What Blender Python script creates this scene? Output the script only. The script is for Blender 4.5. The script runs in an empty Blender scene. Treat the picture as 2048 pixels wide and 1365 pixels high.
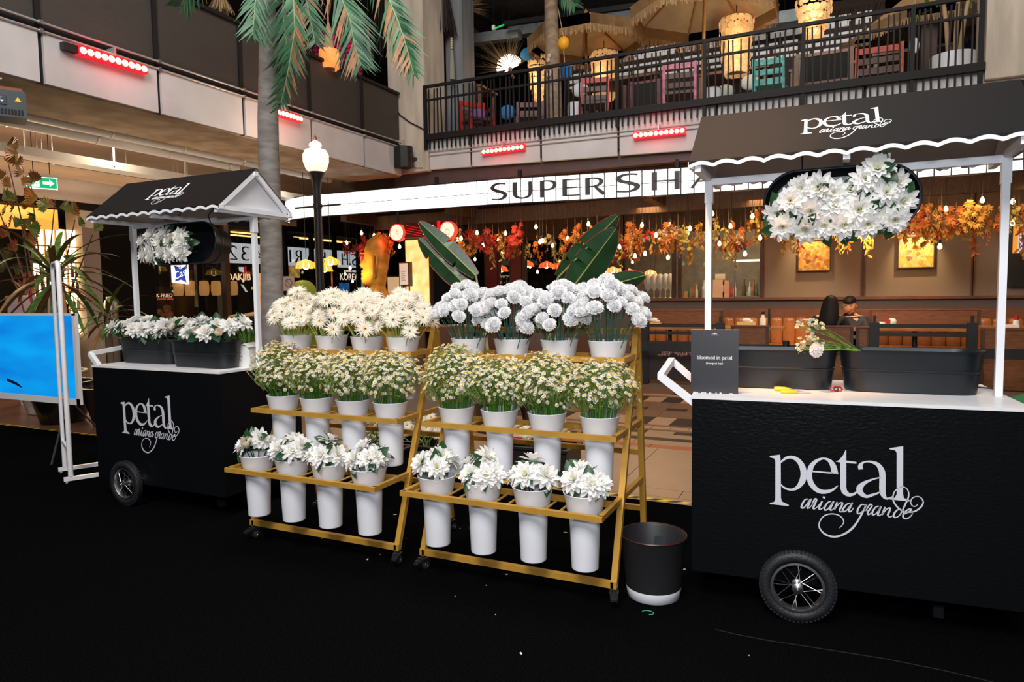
import bpy, math, random
from mathutils import Vector, Matrix, Euler
random.seed(7)
sc = bpy.context.scene
COL = sc.collection
R = math.radians
U = random.uniform

# ------------------------------------------------------------------ camera
CAM_H = 1.5
YAW, PITCH, ROLL, FPX = R(25.2148), R(4.0783), R(-0.8202), 1370.7
def cam_axes():
    cy, sy, cp, sp = math.cos(YAW), math.sin(YAW), math.cos(PITCH), math.sin(PITCH)
    f = Vector((-sy * cp, cy * cp, -sp)); r = Vector((cy, sy, 0)); u = r.cross(f)
    cr, sr = math.cos(ROLL), math.sin(ROLL)
    return r * cr + u * sr, u * cr - r * sr, f
CR, CU, CF = cam_axes()
cam_data = bpy.data.cameras.new('camera')
cam_data.sensor_width = 36.0
cam_data.lens = FPX * 36.0 / 2048.0
cam_data.clip_end = 200
cam = bpy.data.objects.new('camera', cam_data)
m = Matrix((CR, CU, -CF)).transposed().to_4x4()
m.translation = Vector((0, 0, CAM_H))
cam.matrix_world = m
COL.objects.link(cam)
sc.camera = cam

def at(px, py, ax, v):
    """the point of the plane x, y or z = v that the photograph shows at pixel (px, py)"""
    d = CF + CR * ((px - 1024) / FPX) - CU * ((py - 682.5) / FPX)
    i = 'xyz'.index(ax)
    t = (v - (0, 0, CAM_H)[i]) / d[i]
    return Vector((0, 0, CAM_H)) + d * t

# ------------------------------------------------------------------ world, lights, exposure
sc.view_settings.view_transform = 'Standard'
sc.view_settings.look = 'None'
sc.view_settings.exposure = 0.0
sc.view_settings.gamma = 1.0
sc.view_settings.use_curve_mapping = False
world = bpy.data.worlds.new('world'); sc.world = world
world.use_nodes = True
bg = world.node_tree.nodes['Background']
bg.inputs[0].default_value = (0.30, 0.26, 0.24, 1)
bg.inputs[1].default_value = 0.015

def light(name, kind, loc, energy, col, size=1.0, aim=None, size_y=None, spot=None, blend=.5):
    d = bpy.data.lights.new(name, kind)
    d.energy = energy; d.color = col
    if kind == 'AREA':
        d.size = size
        if size_y: d.shape = 'RECTANGLE'; d.size_y = size_y
    elif kind == 'SPOT':
        d.spot_size = R(spot); d.spot_blend = blend; d.shadow_soft_size = size
    else:
        d.shadow_soft_size = size
    o = bpy.data.objects.new(name, d); COL.objects.link(o)
    o.location = loc
    if aim is not None:
        o.rotation_euler = (Vector(aim) - Vector(loc)).to_track_quat('-Z', 'Y').to_euler()
    return o
# photographer's flash with a small softbox above the camera
light('flash', 'AREA', (0.25, -0.35, 2.15), 72, (.95, .98, 1.05), .45, (-1.9, 4.0, 1.0))
# the mall's atrium lamps high above
light('atrium_lamp_bank', 'AREA', (-2.0, 4.5, 9.5), 520, (1.0, .92, .84), 5.0, (-2.5, 8.5, 0))
light('atrium_lamp_bank_rear', 'AREA', (-1.0, -3.0, 8.5), 1050, (1.0, .96, .93), 4.0, (-3.0, 9.0, 3.6))

light('atrium_spot', 'SPOT', (-1.7, 1.6, 8.0), 4200, (1.0, .46, .16), .10, (-.46, 3.52, 2.25), spot=10.5, blend=1)

# ------------------------------------------------------------------ materials (all procedural)
def mat(name, col, rough=.55, metal=0.0, emit=0.0, ecol=None, var=0.0, vs=6.0, bump=0.0, bs=60.0, trans=0.0, spec=.5,
        stretch=(1, 1, 1), col2=None, detail=4, sub=0.0, coat=0.0):
    m_ = bpy.data.materials.new(name); m_.use_nodes = True
    nt = m_.node_tree; b = nt.nodes['Principled BSDF']
    b.inputs['Base Color'].default_value = (*col, 1)
    b.inputs['Roughness'].default_value = rough
    b.inputs['Metallic'].default_value = metal
    b.inputs['Specular IOR Level'].default_value = spec
    if trans: b.inputs['Transmission Weight'].default_value = trans
    if coat: b.inputs['Coat Weight'].default_value = coat
    if emit:
        b.inputs['Emission Color'].default_value = (*(ecol or col), 1)
        b.inputs['Emission Strength'].default_value = emit
    if var or bump or col2:
        tc = nt.nodes.new('ShaderNodeTexCoord'); mp = nt.nodes.new('ShaderNodeMapping')
        mp.inputs['Scale'].default_value = stretch
        nt.links.new(tc.outputs['Object'], mp.inputs[0])
        if var or col2:
            n = nt.nodes.new('ShaderNodeTexNoise'); n.inputs['Scale'].default_value = vs; n.inputs['Detail'].default_value = detail
            nt.links.new(mp.outputs[0], n.inputs['Vector'])
            rp = nt.nodes.new('ShaderNodeValToRGB')
            c2 = col2 or tuple(c * (1 - var) for c in col)
            c1 = col if col2 else tuple(min(1, c * (1 + var)) for c in col)
            rp.color_ramp.elements[0].position = .35; rp.color_ramp.elements[1].position = .65
            rp.color_ramp.elements[0].color = (*c2, 1); rp.color_ramp.elements[1].color = (*c1, 1)
            nt.links.new(n.outputs[0], rp.inputs[0]); nt.links.new(rp.outputs[0], b.inputs['Base Color'])
            if emit and not ecol: nt.links.new(rp.outputs[0], b.inputs['Emission Color'])
        if bump:
            n2 = nt.nodes.new('ShaderNodeTexNoise'); n2.inputs['Scale'].default_value = bs; n2.inputs['Detail'].default_value = 3
            nt.links.new(mp.outputs[0], n2.inputs['Vector'])
            bp = nt.nodes.new('ShaderNodeBump'); bp.inputs['Strength'].default_value = bump; bp.inputs['Distance'].default_value = .01
            nt.links.new(n2.outputs[0], bp.inputs['Height']); nt.links.new(bp.outputs[0], b.inputs['Normal'])
    return m_

def petal_mat(name, col, t=.38, rough=.6):
    m_ = bpy.data.materials.new(name); m_.use_nodes = True; nt = m_.node_tree; b = nt.nodes['Principled BSDF']; o = nt.nodes['Material Output']
    b.inputs['Base Color'].default_value = (*col, 1); b.inputs['Roughness'].default_value = rough; b.inputs['Specular IOR Level'].default_value = .25
    tr = nt.nodes.new('ShaderNodeBsdfTranslucent'); tr.inputs[0].default_value = (*col, 1); mx = nt.nodes.new('ShaderNodeMixShader'); mx.inputs[0].default_value = t
    nt.links.new(b.outputs[0], mx.inputs[1]); nt.links.new(tr.outputs[0], mx.inputs[2]); nt.links.new(mx.outputs[0], o.inputs[0])
    return m_

# ------------------------------------------------------------------ mesh building
class MB:
    def __init__(s): s.v = []; s.f = []; s.m = []; s.k = 0
    def add(s, vs, fs):
        n = len(s.v); s.v += [tuple(v) for v in vs]; s.f += [tuple(i + n for i in f) for f in fs]; s.m += [s.k] * len(fs); return s
    def box(s, x0, x1, y0, y1, z0, z1, T=None):
        vs = [Vector((x, y, z)) for z in (z0, z1) for y in (y0, y1) for x in (x0, x1)]
        if T: vs = [T @ v for v in vs]
        return s.add(vs, [(0, 2, 3, 1), (4, 5, 7, 6), (0, 1, 5, 4), (2, 6, 7, 3), (0, 4, 6, 2), (1, 3, 7, 5)])
    def bar(s, a, b, w, h=None, up=(0, 0, 1)):
        a, b = Vector(a), Vector(b); h = h or w
        d = (b - a).normalized(); u = Vector(up)
        if abs(d.dot(u)) > .98: u = Vector((0, 1, 0))
        x = d.cross(u).normalized(); y = x.cross(d)
        vs = [p + x * (i * w / 2) + y * (j * h / 2) for p in (a, b) for i, j in ((-1, -1), (1, -1), (1, 1), (-1, 1))]
        return s.add(vs, [(3, 2, 1, 0), (4, 5, 6, 7), (0, 1, 5, 4), (1, 2, 6, 5), (2, 3, 7, 6), (3, 0, 4, 7)])
    def tube(s, pts, r, n=8, cap=True, flat=1.0):
        pts = [Vector(p) for p in pts]; rs = r if isinstance(r, (list, tuple)) else [r] * len(pts)
        vs = []; ref = None
        for i, p in enumerate(pts):
            d = (pts[min(i + 1, len(pts) - 1)] - pts[max(i - 1, 0)]).normalized()
            if ref is None: ref = Vector((0, 0, 1)) if abs(d.z) < .9 else Vector((1, 0, 0))
            x = d.cross(ref).normalized(); y = x.cross(d).normalized(); ref = y
            for k in range(n):
                a = 2 * math.pi * k / n
                vs.append(p + x * (rs[i] * math.cos(a)) + y * (rs[i] * flat * math.sin(a)))
        fs = []
        for i in range(len(pts) - 1):
            for k in range(n):
                a, b = i * n + k, i * n + (k + 1) % n
                fs.append((a, b, b + n, a + n))
        if cap: fs += [tuple(range(n - 1, -1, -1)), tuple(range((len(pts) - 1) * n, len(pts) * n))]
        return s.add(vs, fs)
    def lathe(s, prof, n=24, c=(0, 0, 0), T=None, sx=1.0, sy=1.0):
        vs = [Vector((r_ * math.cos(2 * math.pi * k / n) * sx + c[0], r_ * math.sin(2 * math.pi * k / n) * sy + c[1], z + c[2])) for r_, z in prof for k in range(n)]
        if T: vs = [T @ v for v in vs]
        fs = [(i * n + k, i * n + (k + 1) % n, (i + 1) * n + (k + 1) % n, (i + 1) * n + k) for i in range(len(prof) - 1) for k in range(n)]
        return s.add(vs, fs)
    def ball(s, c, r_, n=10, mm=6, sc_=(1, 1, 1), T=None):
        pr = [(max(1e-4, math.sin(math.pi * i / mm)), -math.cos(math.pi * i / mm)) for i in range(mm + 1)]
        vs = [Vector((a * math.cos(2 * math.pi * k / n) * r_ * sc_[0] + c[0], a * math.sin(2 * math.pi * k / n) * r_ * sc_[1] + c[1], z * r_ * sc_[2] + c[2])) for a, z in pr for k in range(n)]
        if T: vs = [T @ v for v in vs]
        return s.add(vs, [(i * n + k, i * n + (k + 1) % n, (i + 1) * n + (k + 1) % n, (i + 1) * n + k) for i in range(mm) for k in range(n)])
    def prism(s, poly, f, h0, h1):
        """polygon in 2D mapped through f(x, y, h)"""
        n = len(poly)
        vs = [f(x, y, h0) for x, y in poly] + [f(x, y, h1) for x, y in poly]
        return s.add(vs, [tuple(range(n - 1, -1, -1)), tuple(range(n, 2 * n))] + [(i, (i + 1) % n, n + (i + 1) % n, n + i) for i in range(n)])
    def stroke(s, pts, f, h0, h1, sub=4, cap=True):
        """a pen stroke: (x, y, width) points smoothed and laid as a raised ribbon through f(x, y, h)"""
        P = []
        n = len(pts)
        if n == 2 or sub == 1: P = list(pts)
        else:
            for i in range(n - 1):
                p0, p1, p2, p3 = pts[max(i - 1, 0)], pts[i], pts[i + 1], pts[min(i + 2, n - 1)]
                for k in range(sub):
                    t = k / sub
                    P.append(tuple(.5 * ((2 * b) + (-a + c) * t + (2 * a - 5 * b + 4 * c - d) * t * t + (-a + 3 * b - 3 * c + d) * t ** 3) for a, b, c, d in zip(p0, p1, p2, p3)))
            P.append(tuple(pts[-1]))
        L, Rr = [], []
        for i, (x, y, w) in enumerate(P):
            a, b = P[max(i - 1, 0)], P[min(i + 1, len(P) - 1)]
            dx, dy = b[0] - a[0], b[1] - a[1]; l = math.hypot(dx, dy) or 1
            nx, ny = -dy / l * w / 2, dx / l * w / 2
            L.append((x + nx, y + ny)); Rr.append((x - nx, y - ny))
        k = len(P)
        vs = [f(x, y, h1) for x, y in L] + [f(x, y, h1) for x, y in Rr] + [f(x, y, h0) for x, y in L] + [f(x, y, h0) for x, y in Rr]
        fs = []
        for i in range(k - 1):
            fs += [(i, k + i, k + i + 1, i + 1), (i + 1, 2 * k + i + 1, 2 * k + i, i), (k + i, 3 * k + i, 3 * k + i + 1, k + i + 1)]
        fs += [(0, 2 * k, 3 * k, k), (k - 1, 2 * k - 1, 4 * k - 1, 3 * k - 1)]
        return s.add(vs, fs)
    def mesh(s, name, mats, smooth=None):
        me = bpy.data.meshes.new(name); me.from_pydata(s.v, [], s.f)
        for q in (mats if isinstance(mats, (list, tuple)) else [mats]): me.materials.append(q)
        if any(s.m): me.polygons.foreach_set('material_index', s.m)
        if smooth:
            me.polygons.foreach_set('use_smooth', [True] * len(me.polygons))
            if smooth < 179: me.set_sharp_from_angle(angle=R(smooth))
        me.update()
        return me
    def obj(s, name, mats, parent=None, loc=(0, 0, 0), rot=(0, 0, 0), smooth=None, kind=None):
        return put(name, s.mesh(name, mats, smooth), parent, loc, rot, kind)

def put(name, me, parent=None, loc=(0, 0, 0), rot=(0, 0, 0), kind=None, scale=None):
    o = bpy.data.objects.new(name, me); COL.objects.link(o)
    o.location = loc; o.rotation_euler = rot
    if scale: o.scale = scale if isinstance(scale, (tuple, list)) else (scale,) * 3
    if parent: o.parent = parent
    if kind: o['kind'] = kind
    return o
def tag(o, label, cat, group=None, kind=None):
    o['label'] = label; o['category'] = cat
    if group: o['group'] = group
    if kind: o['kind'] = kind
    return o
def thing(name, label, cat, loc=(0, 0, 0), rz=0.0, group=None, rot=None):
    o = bpy.data.objects.new(name, None); COL.objects.link(o)
    o.location = loc; o.rotation_euler = rot or (0, 0, rz); o.empty_display_size = .05
    return tag(o, label, cat, group)
def struct(o): o['kind'] = 'structure'; return o
def copy_tree(o, loc=None, rot=None, label=None, group=None, scale=None, parent=None):
    c = o.copy(); COL.objects.link(c)
    if parent: c.parent = parent
    if loc is not None: c.location = loc
    if rot is not None: c.rotation_euler = rot
    if scale is not None: c.scale = (scale,) * 3
    if label: c['label'] = label
    if group: c['group'] = group
    for ch in o.children: copy_tree(ch, parent=c)
    return c
def text_mesh(body, size, name='lettering', extrude=.001, mats=None, align='CENTER', shear=0, sx=1.0):
    cu = bpy.data.curves.new(name, 'FONT'); cu.body = body; cu.size = size; cu.extrude = extrude; cu.align_x = align; cu.align_y = 'CENTER'; cu.shear = shear
    cu.resolution_u = 3
    o = bpy.data.objects.new(name, cu); COL.objects.link(o)
    bpy.context.view_layer.update()
    me = bpy.data.meshes.new_from_object(o.evaluated_get(bpy.context.evaluated_depsgraph_get()))
    bpy.data.objects.remove(o); bpy.data.curves.remove(cu)
    me.materials.clear(); me.materials.append(mats)
    if sx != 1: me.transform(Matrix.Diagonal((sx, 1, 1, 1)))
    return me
XZ = lambda x, y, h: Vector((x, -h, y))          # front-facing sheet: x across, y up, h towards the viewer
def aim_rot(d, spin=0.0):
    """rotation that turns +Z onto d"""
    q = Vector(d).to_track_quat('Z', 'Y')
    return (q.to_matrix() @ Matrix.Rotation(spin, 3, 'Z')).to_euler()
LOGO_P='-323,135 -279,144 -276,109 -273,-57 -268,-73 -240,-85 -240,-91 -320,-89 -321,-85 -302,-78 -297,-64 -299,113 -304,125 -323,129|-11,184 -8,184 -7,137 33,134 33,126 -7,127 -5,19 -2,4 8,-8 22,-7 37,4 39,-3 29,-15 12,-23 -5,-22 -22,-10 -29,13 -31,127 -49,129 -36,137 -20,160|161,204 212,216 216,8 220,-10 243,-18 242,-23 166,-21 166,-17 184,-13 192,3 188,185 182,196 161,200'
LOGO_S='-277,109,7.1 -254,130,11.3 -230,136,14 -205,125,19.5 -186,98,24.9 -179,62,25.9 -185,29,25 -205,-2,15.3 -231,-14,9.1 -258,-8,8.5 -276,8,5.7|-146,78,6.2 -91,77,6.1 -38,77,6.7|-52,75,26.2 -55,94,25.6 -61,113,22.9 -73,130,16.9 -90,139,8.8 -107,138,8.9 -129,125,14.4 -147,103,19.9 -154,77,22.7 -156,56,22.7 -148,23,23.4 -125,-4,21.2 -96,-12,17.7 -62,-1,10.8 -38,22,2.7|51,102,18.4 49,117,18.4 54,128,11.2 67,137,6.6 88,139,9.1 116,129,16.8 132,104,23.2 136,75,23.9 137,16,23.9 143,-7,18.7 156,-19,8.4 179,-7,5.1|130,73,4.5 99,62,6.5 67,43,14.4 48,19,24.4 52,-2,23 73,-16,14.4 94,-10,11.1 130,8,5.2|-158,-51,4.2 -171,-54,5.6 -183,-76,7.7 -186,-92,7.7 -176,-92,5.2 -161,-70,4.8 -147,-48,6.9 -157,-78,8.3 -162,-92,6.9 -152,-89,3.5 -140,-72,2.8|-143,-74,2.8 -132,-49,6.9 -124,-50,6.2 -133,-75,8.3 -137,-92,6.9 -126,-89,3.4 -111,-68,2.7|-101,-55,6.8 -112,-81,8.2 -112,-93,5.5 -98,-86,3.4 -87,-69,2.7|-95,-41,10.2 -92,-33,10.2|-65,-52,4.1 -78,-59,5.4 -90,-81,7.5 -90,-94,6.8 -78,-89,4.8 -65,-69,4.7 -54,-49,6.1 -65,-77,8.1 -68,-91,6.8 -58,-89,3.4 -46,-71,2.7|-40,-53,6.1 -51,-87,6.8 -43,-75,3.4 -31,-58,4.7 -19,-54,6 -22,-69,7.4 -30,-87,7.4 -25,-96,4.7 -12,-87,2.7|11,-53,4 -2,-60,5.3 -15,-80,7.4 -17,-93,6.7 -5,-90,4 9,-70,4.7 21,-49,6 10,-75,8 7,-91,6.7 17,-88,4 26,-72,2.7|69,-55,3.9 56,-56,5.3 43,-78,7.3 42,-95,6.6 53,-94,4 68,-74,4.6 77,-52,6.6 61,-91,7.3 44,-130,7.3 21,-167,8.7 -12,-197,8.1 -49,-212,8.1 -86,-205,8.2 -109,-180,6.2 -111,-154,4.8 -94,-123,4.8 -64,-109,4.8 -33,-112,4.7 -15,-129,4.7 -14,-148,3.4 -29,-170,2|74,-82,2.6 89,-52,5.9 99,-55,4.6 91,-70,6.5 82,-87,7.2 85,-98,4.6 99,-84,2.6|125,-55,3.9 112,-62,5.2 101,-82,7.2 101,-95,6.5 112,-92,3.9 125,-74,4.6 134,-54,5.8 125,-79,7.8 122,-96,6.5 132,-94,3.2 143,-79,2.6|149,-57,5.8 138,-92,6.5 146,-80,3.2 156,-65,4.5 169,-59,5.8 166,-74,7.1 160,-91,7.1 168,-99,4.5 181,-91,2.6|209,-58,3.8 196,-65,5.1 184,-83,7.1 184,-98,6.4 197,-96,3.8 211,-77,4.5 224,-42,6.3 236,-8,5.7 237,17,4.4 226,35,3.8 207,37,3.8 185,17,4.5 178,-10,5.1 182,-31,6.4 196,-52,6.4 218,-69,6.4 238,-71,5.1 263,-64,5.7 284,-44,6.3 293,-21,5 283,-2,4.4 268,1,3.8 252,-7,3.8 246,-26,3.8 253,-41,3.8 265,-42,3.1 272,-32,2.5|219,-83,3.8 241,-68,5.1 250,-58,5.1 240,-57,4.4 222,-76,7 219,-94,7 229,-100,5.7 244,-92,3.8 255,-74,2.5'
# ------------------------------------------------------------------ foreground materials
WHITE = mat('white_paint', (.80, .80, .82), .35, var=.03, vs=20)
WPLASTIC = mat('white_plastic', (.78, .79, .83), .38, var=.02, vs=5)
VINYL = mat('black_vinyl', (.0045, .005, .006), .30, bump=.22, bs=38, stretch=(1, 1, 2.2), spec=.17)
CANVAS = mat('black_canvas', (.0115, .0108, .0108), .6, bump=.15, bs=400, spec=.12)
LINING = mat('canvas_lining', (.42, .39, .37), .8)
LETTER = mat('silver_lettering', (.62, .64, .70), .5)
TRIM = mat('white_trim', (.86, .88, .92), .4)
GOLD = mat('gold_paint', (.56, .30, .045), .40, .25, var=.10, vs=9)
RUBBER = mat('black_rubber', (.013, .014, .017), .55, bump=.3, bs=120)
CHROME = mat('chrome', (.60, .60, .62), .36, 1.0)
BLACKM = mat('black_metal', (.012, .012, .013), .45, var=.2)
BLACKP = mat('black_plastic', (.014, .015, .017), .42, var=.1)
ZINC = mat('black_zinc', (.008, .011, .014), .38, bump=.03, bs=30)
CARPET = mat('black_carpet', (.0030, .0031, .0034), .95, var=.35, vs=120, bump=.4, bs=900, spec=0)
STEM = mat('green_stem', (.16, .30, .04), .5, var=.25, vs=30)
STEMP = mat('pale_green_stem', (.36, .48, .10), .5, var=.25, vs=30)
STEMD = mat('blue_green_stem', (.055, .15, .095), .5, var=.3, vs=40, col2=(.03, .09, .06))
LEAFD = mat('dark_leaf', (.012, .055, .016), .45, var=.3, vs=20)
SEPAL = mat('sepal_green', (.14, .34, .05), .5, var=.2, vs=40)
PETG = petal_mat('ivory_petal', (.95, .90, .80))
PETC = petal_mat('white_carnation_petal', (.97, .97, .975), .42)
PETD = petal_mat('white_silk_petal', (.96, .955, .93), .38)
PETY = petal_mat('pale_yellow_centre', (.94, .93, .66), .4)
PETB = petal_mat('cream_bud_petal', (.93, .84, .70), .3)
DISK = mat('dark_disc', (.035, .012, .006), .7)
DISKR = mat('tan_disc_ring', (.62, .42, .16), .6)
YEL = mat('chamomile_yellow', (.78, .46, .03), .6)
PETW = petal_mat('chamomile_petal', (.95, .94, .88), .3)
SPRAY = mat('spray_green', (.20, .30, .05), .55, var=.4, vs=30)
GRASS = mat('stem_green', (.045, .15, .012), .5, var=.4, vs=30)

# ------------------------------------------------------------------ carpet
b = MB(); b.box(-16, 7, -3, 4.75, -.012, 0.0)
tag(b.obj('carpet', CARPET), 'black event carpet spread under the flower carts and racks', 'carpet')
b = MB(); b.tube([at(1448 + x / 3.413, 1030 + y / 3.413, 'z', .001) for x, y in ((-60, 785), (100, 822), (300, 860), (560, 900), (830, 942), (1100, 985), (1500, 1065), (1900, 1160))], .0022, 4)
tag(b.obj('carpet_seam', mat('seam', (.002, .002, .002), .9)), 'thin seam across the black carpet in front of the wheel', 'seam')

# ------------------------------------------------------------------ lettering of the carts
def pts3(t): return [tuple(float(q) for q in p.split(',')) for p in t.split()]
def logo(mb, f, h0, h1, sx=1.0, sy=1.0):
    for i, t in enumerate(LOGO_P.split('|')):
        mb.prism([(x * .001 * sx, y * .001 * sy) for x, y in pts3(t)], f, h0, h1)
    for t in LOGO_S.split('|'):
        mb.stroke([(x * .001 * sx, y * .001 * sy, w * .001 * (sx + sy) / 2) for x, y, w in pts3(t)], f, h0, h1, 4)

# ------------------------------------------------------------------ flower carts
def make_wheel(parent, loc):
    tire = MB()
    for k in range(36):
        pass
    prof = []
    for i in range(13):
        a = 2 * math.pi * i / 12
        prof.append((.136 + .026 * math.cos(a), .024 * math.sin(a)))
    T = Matrix.Rotation(R(90), 4, 'X')
    tire.lathe(prof, 40, T=T)
    for k in range(56):                                              # tread knobs
        a = 2 * math.pi * k / 56
        for s in (-1, 1):
            Tm = Matrix.Rotation(a + s * .03, 4, 'Y') @ Matrix.Translation((.1585, s * .009, 0))
            tire.box(-.004, .004, -.006, .006, -.006, .006, Tm)
    w = tire.obj('wheel', RUBBER, parent, loc, smooth=50)
    rim = MB(); rim.lathe([(.112, -.018), (.114, -.02), (.104, -.021), (.100, -.012), (.100, .012), (.104, .021), (.114, .02), (.112, .018)], 40, T=T)
    rim.obj('rim', CHROME, w, smooth=50)
    hub = MB(); hub.lathe([(.001, -.05), (.008, -.05), (.008, -.034), (.014, -.032), (.024, -.028), (.024, -.023), (.015, -.02), (.015, .02), (.024, .023), (.024, .028), (.008, .034), (.001, .05)], 16, T=T)
    hub.obj('hub', CHROME, w, smooth=40)
    for k in range(16):
        a = 2 * math.pi * (k + .5 * (k % 2)) / 16; s = 1 if k % 2 else -1; off = .55 * (1 if (k // 2) % 2 else -1)
        sp = MB(); sp.tube([(.022 * math.cos(a + off), s * .024, .022 * math.sin(a + off)), (.103 * math.cos(a), s * .004, .103 * math.sin(a))], .0013, 5)
        sp.obj('spoke', CHROME, w)
    va = MB(); va.tube([(-.01, 0, -.100), (-.008, 0, -.07)], [.005, .003], 6); va.obj('valve', RUBBER, w)
    return w

def make_cart(cx, cy, body_yaw, wheel_x, label, logo_x):
    W, D, H0, H1 = 1.34, .74, .15, .985
    t = thing('flower_cart', label, 'cart', (cx, cy, 0))
    rot = (0, 0, body_yaw)
    b = MB(); b.box(-W / 2, W / 2, -D / 2, D / 2, H0, H1)
    body = b.obj('body', VINYL, t, rot=rot)
    b = MB(); b.box(-W / 2 - .004, W / 2 + .004, -D / 2 - .004, D / 2 + .004, H1 + .0005, H1 + .016); b.obj('countertop', WHITE, t, rot=rot)
    b = MB(); logo(b, lambda x, y, h: Vector((x + logo_x, -D / 2 - h, y + .60)), .0003, .002); b.obj('lettering', LETTER, t, rot=rot)
    wp = Matrix.Rotation(body_yaw, 4, 'Z') @ Vector((wheel_x, -D / 2 - .058, .162))
    w = make_wheel(t, wp); w.rotation_euler = rot
    wp = Matrix.Rotation(body_yaw, 4, 'Z') @ Vector((wheel_x, D / 2 + .058, .162))
    w2 = copy_tree(w, loc=wp)
    b = MB(); T = Matrix.Rotation(R(90), 4, 'X') @ Matrix.Translation((wheel_x, .162, 0)); b.lathe([(.007, -D / 2 - .02), (.007, D / 2 + .02)], 10, T=T); b.obj('axle', CHROME, t, rot=rot)
    for s in (-1, 1):
        b = MB(); b.box(W / 2 - .29, W / 2 - .25, s * (D / 2 - .20) - .02, s * (D / 2 - .20) + .02, 0, H0); b.obj('leg', BLACKM, t, rot=rot)
    for s in (-1, 1):                                               # roof posts with sleeves
        p = MB(); p.box(s * .635 - .015, s * .635 + .015, -.015, .015, H1 + .017, 1.95); po = p.obj('post', TRIM, t)
        p = MB(); p.box(s * .635 - .019, s * .635 + .019, -.019, .019, 1.945, 2.06); p.obj('sleeve', TRIM, po)
    b = MB(); b.bar((-.62, 0, 2.052), (.62, 0, 2.052), .03, .034); b.obj('roof_beam', TRIM, t)
    hd, ze, zr, L = .335, 2.100, 2.385, .675
    for x in (-.635, 0, .635):
        b = MB(); b.bar((x, -hd + .01, ze - .028), (x, hd - .01, ze - .028), .028, .03); b.obj('roof_arm', TRIM, t)
    b = MB(); b.bar((-L + .01, 0, zr - .04), (L - .01, 0, zr - .04), .025); b.obj('ridge_bar', TRIM, t)
    for s in (-1, 1):                                               # gable frames and gable boards
        x = s * (L - .012)
        g = MB()
        g.bar((x, -hd + .012, ze - .012), (x, 0, zr - .030), .030, .022, up=(1, 0, 0)); g.bar((x, hd - .012, ze - .012), (x, 0, zr - .030), .030, .022, up=(1, 0, 0))
        g.bar((x, -hd + .012, ze - .012), (x, hd - .012, ze - .012), .022, .030)
        go = g.obj('gable_frame', TRIM, t)
        g = MB(); xi = s * (L - .035)
        g.prism([(-hd + .03, ze - .01), (hd - .03, ze - .01), (0, zr - .045)], lambda y, z, h: Vector((xi + h, y, z)), -.002, .002); g.obj('gable_board', WPLASTIC, go)
        for yy, zz in ((-hd + .02, ze - .008), (hd - .02, ze - .008), (0, zr - .035)):
            g = MB(); g.box(s * L - .004, s * L + .004, yy - .018, yy + .018, zz - .014, zz + .014)
            g.obj('corner_bracket', TRIM, go)
    for s in (-1, 1):                                               # canopy slopes, scalloped valances, trims
        c = MB(); n = 52
        nrm = Vector((0, s * (zr - ze), hd)).normalized() * .004
        def P(x, q): return Vector((x, s * hd * q, zr + (ze - zr) * q))
        c.k = 0; c.add([P(-L, 0) + nrm, P(L, 0) + nrm, P(L, 1) + nrm, P(-L, 1) + nrm], [(0, 1, 2, 3) if s > 0 else (3, 2, 1, 0)])
        c.k = 1; c.add([P(-L, 0), P(L, 0), P(L, 1), P(-L, 1)], [(3, 2, 1, 0) if s > 0 else (0, 1, 2, 3)])
        c.k = 0; c.add([P(-L, 0), P(-L, 0) + nrm, P(-L, 1) + nrm, P(-L, 1)], [(0, 1, 2, 3)]); c.add([P(L, 0), P(L, 0) + nrm, P(L, 1) + nrm, P(L, 1)], [(3, 2, 1, 0)])
        co = c.obj('canopy', [CANVAS, LINING], t)
        v = MB(); tr = MB()
        def wv(i): return .012 * math.cos(2 * math.pi * 12 * i / (n * 2)) + .006 * math.cos(2 * math.pi * 12 * i / n)
        N2 = n * 2
        for i in range(N2):
            x0, x1 = -L + 2 * L * i / N2, -L + 2 * L * (i + 1) / N2
            q0, q1 = abs(math.sin(math.pi * 12 * i / N2)), abs(math.sin(math.pi * 12 * (i + 1) / N2))
            z0, z1 = ze + .004 + .016 * q0, ze + .004 + .016 * q1
            y = s * (hd + .003)
            z0 -= .02; z1 -= .02
            v.add([(x0, y, ze + .006), (x1, y, ze + .006), (x1, y, z1), (x0, y, z0), (x0, y - s * .004, ze + .006), (x1, y - s * .004, ze + .006), (x1, y - s * .004, z1), (x0, y - s * .004, z0)], [(3, 2, 1, 0), (4, 5, 6, 7), (0, 1, 5, 4), (2, 3, 7, 6)])
            tr.add([(x0, y + s * .003, z0 + .004), (x1, y + s * .003, z1 + .004), (x1, y + s * .003, z1 - .013), (x0, y + s * .003, z0 - .013), (x0, y - s * .006, z0 + .004), (x1, y - s * .006, z1 + .004), (x1, y - s * .006, z1 - .013), (x0, y - s * .006, z0 - .013)], [(3, 2, 1, 0), (4, 5, 6, 7), (2, 3, 7, 6), (0, 1, 5, 4)])
        v.obj('valance', [CANVAS], co); tr.obj('scalloped_trim', TRIM, co)
        if s < 0:
            lt = MB(); sl = math.hypot(hd, zr - ze); ex = Vector((0, -hd, ze - zr)).normalized()
            def fl(x, y, h):
                p = Vector((x, 0, zr)) + ex * (sl * .53 - y) + nrm.normalized() * (.0045 + h); return p
            logo(lt, fl, 0, .0015, .60, .58); lt.obj('roof_lettering', TRIM, co)
    b = MB()                                                        # push handle of square tube
    c4 = [Vector(p) for p in ((-W / 2 + .01, -.30, .95), (-W / 2 - .16, -.28, 1.075), (-W / 2 - .16, .12, 1.115), (-W / 2 + .01, .12, .965))]
    for p, q in ((0, 1), (1, 2), (2, 3)): b.bar(c4[p], c4[q], .032)
    b.obj('handle', TRIM, t, rot=rot)
    return t
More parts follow.
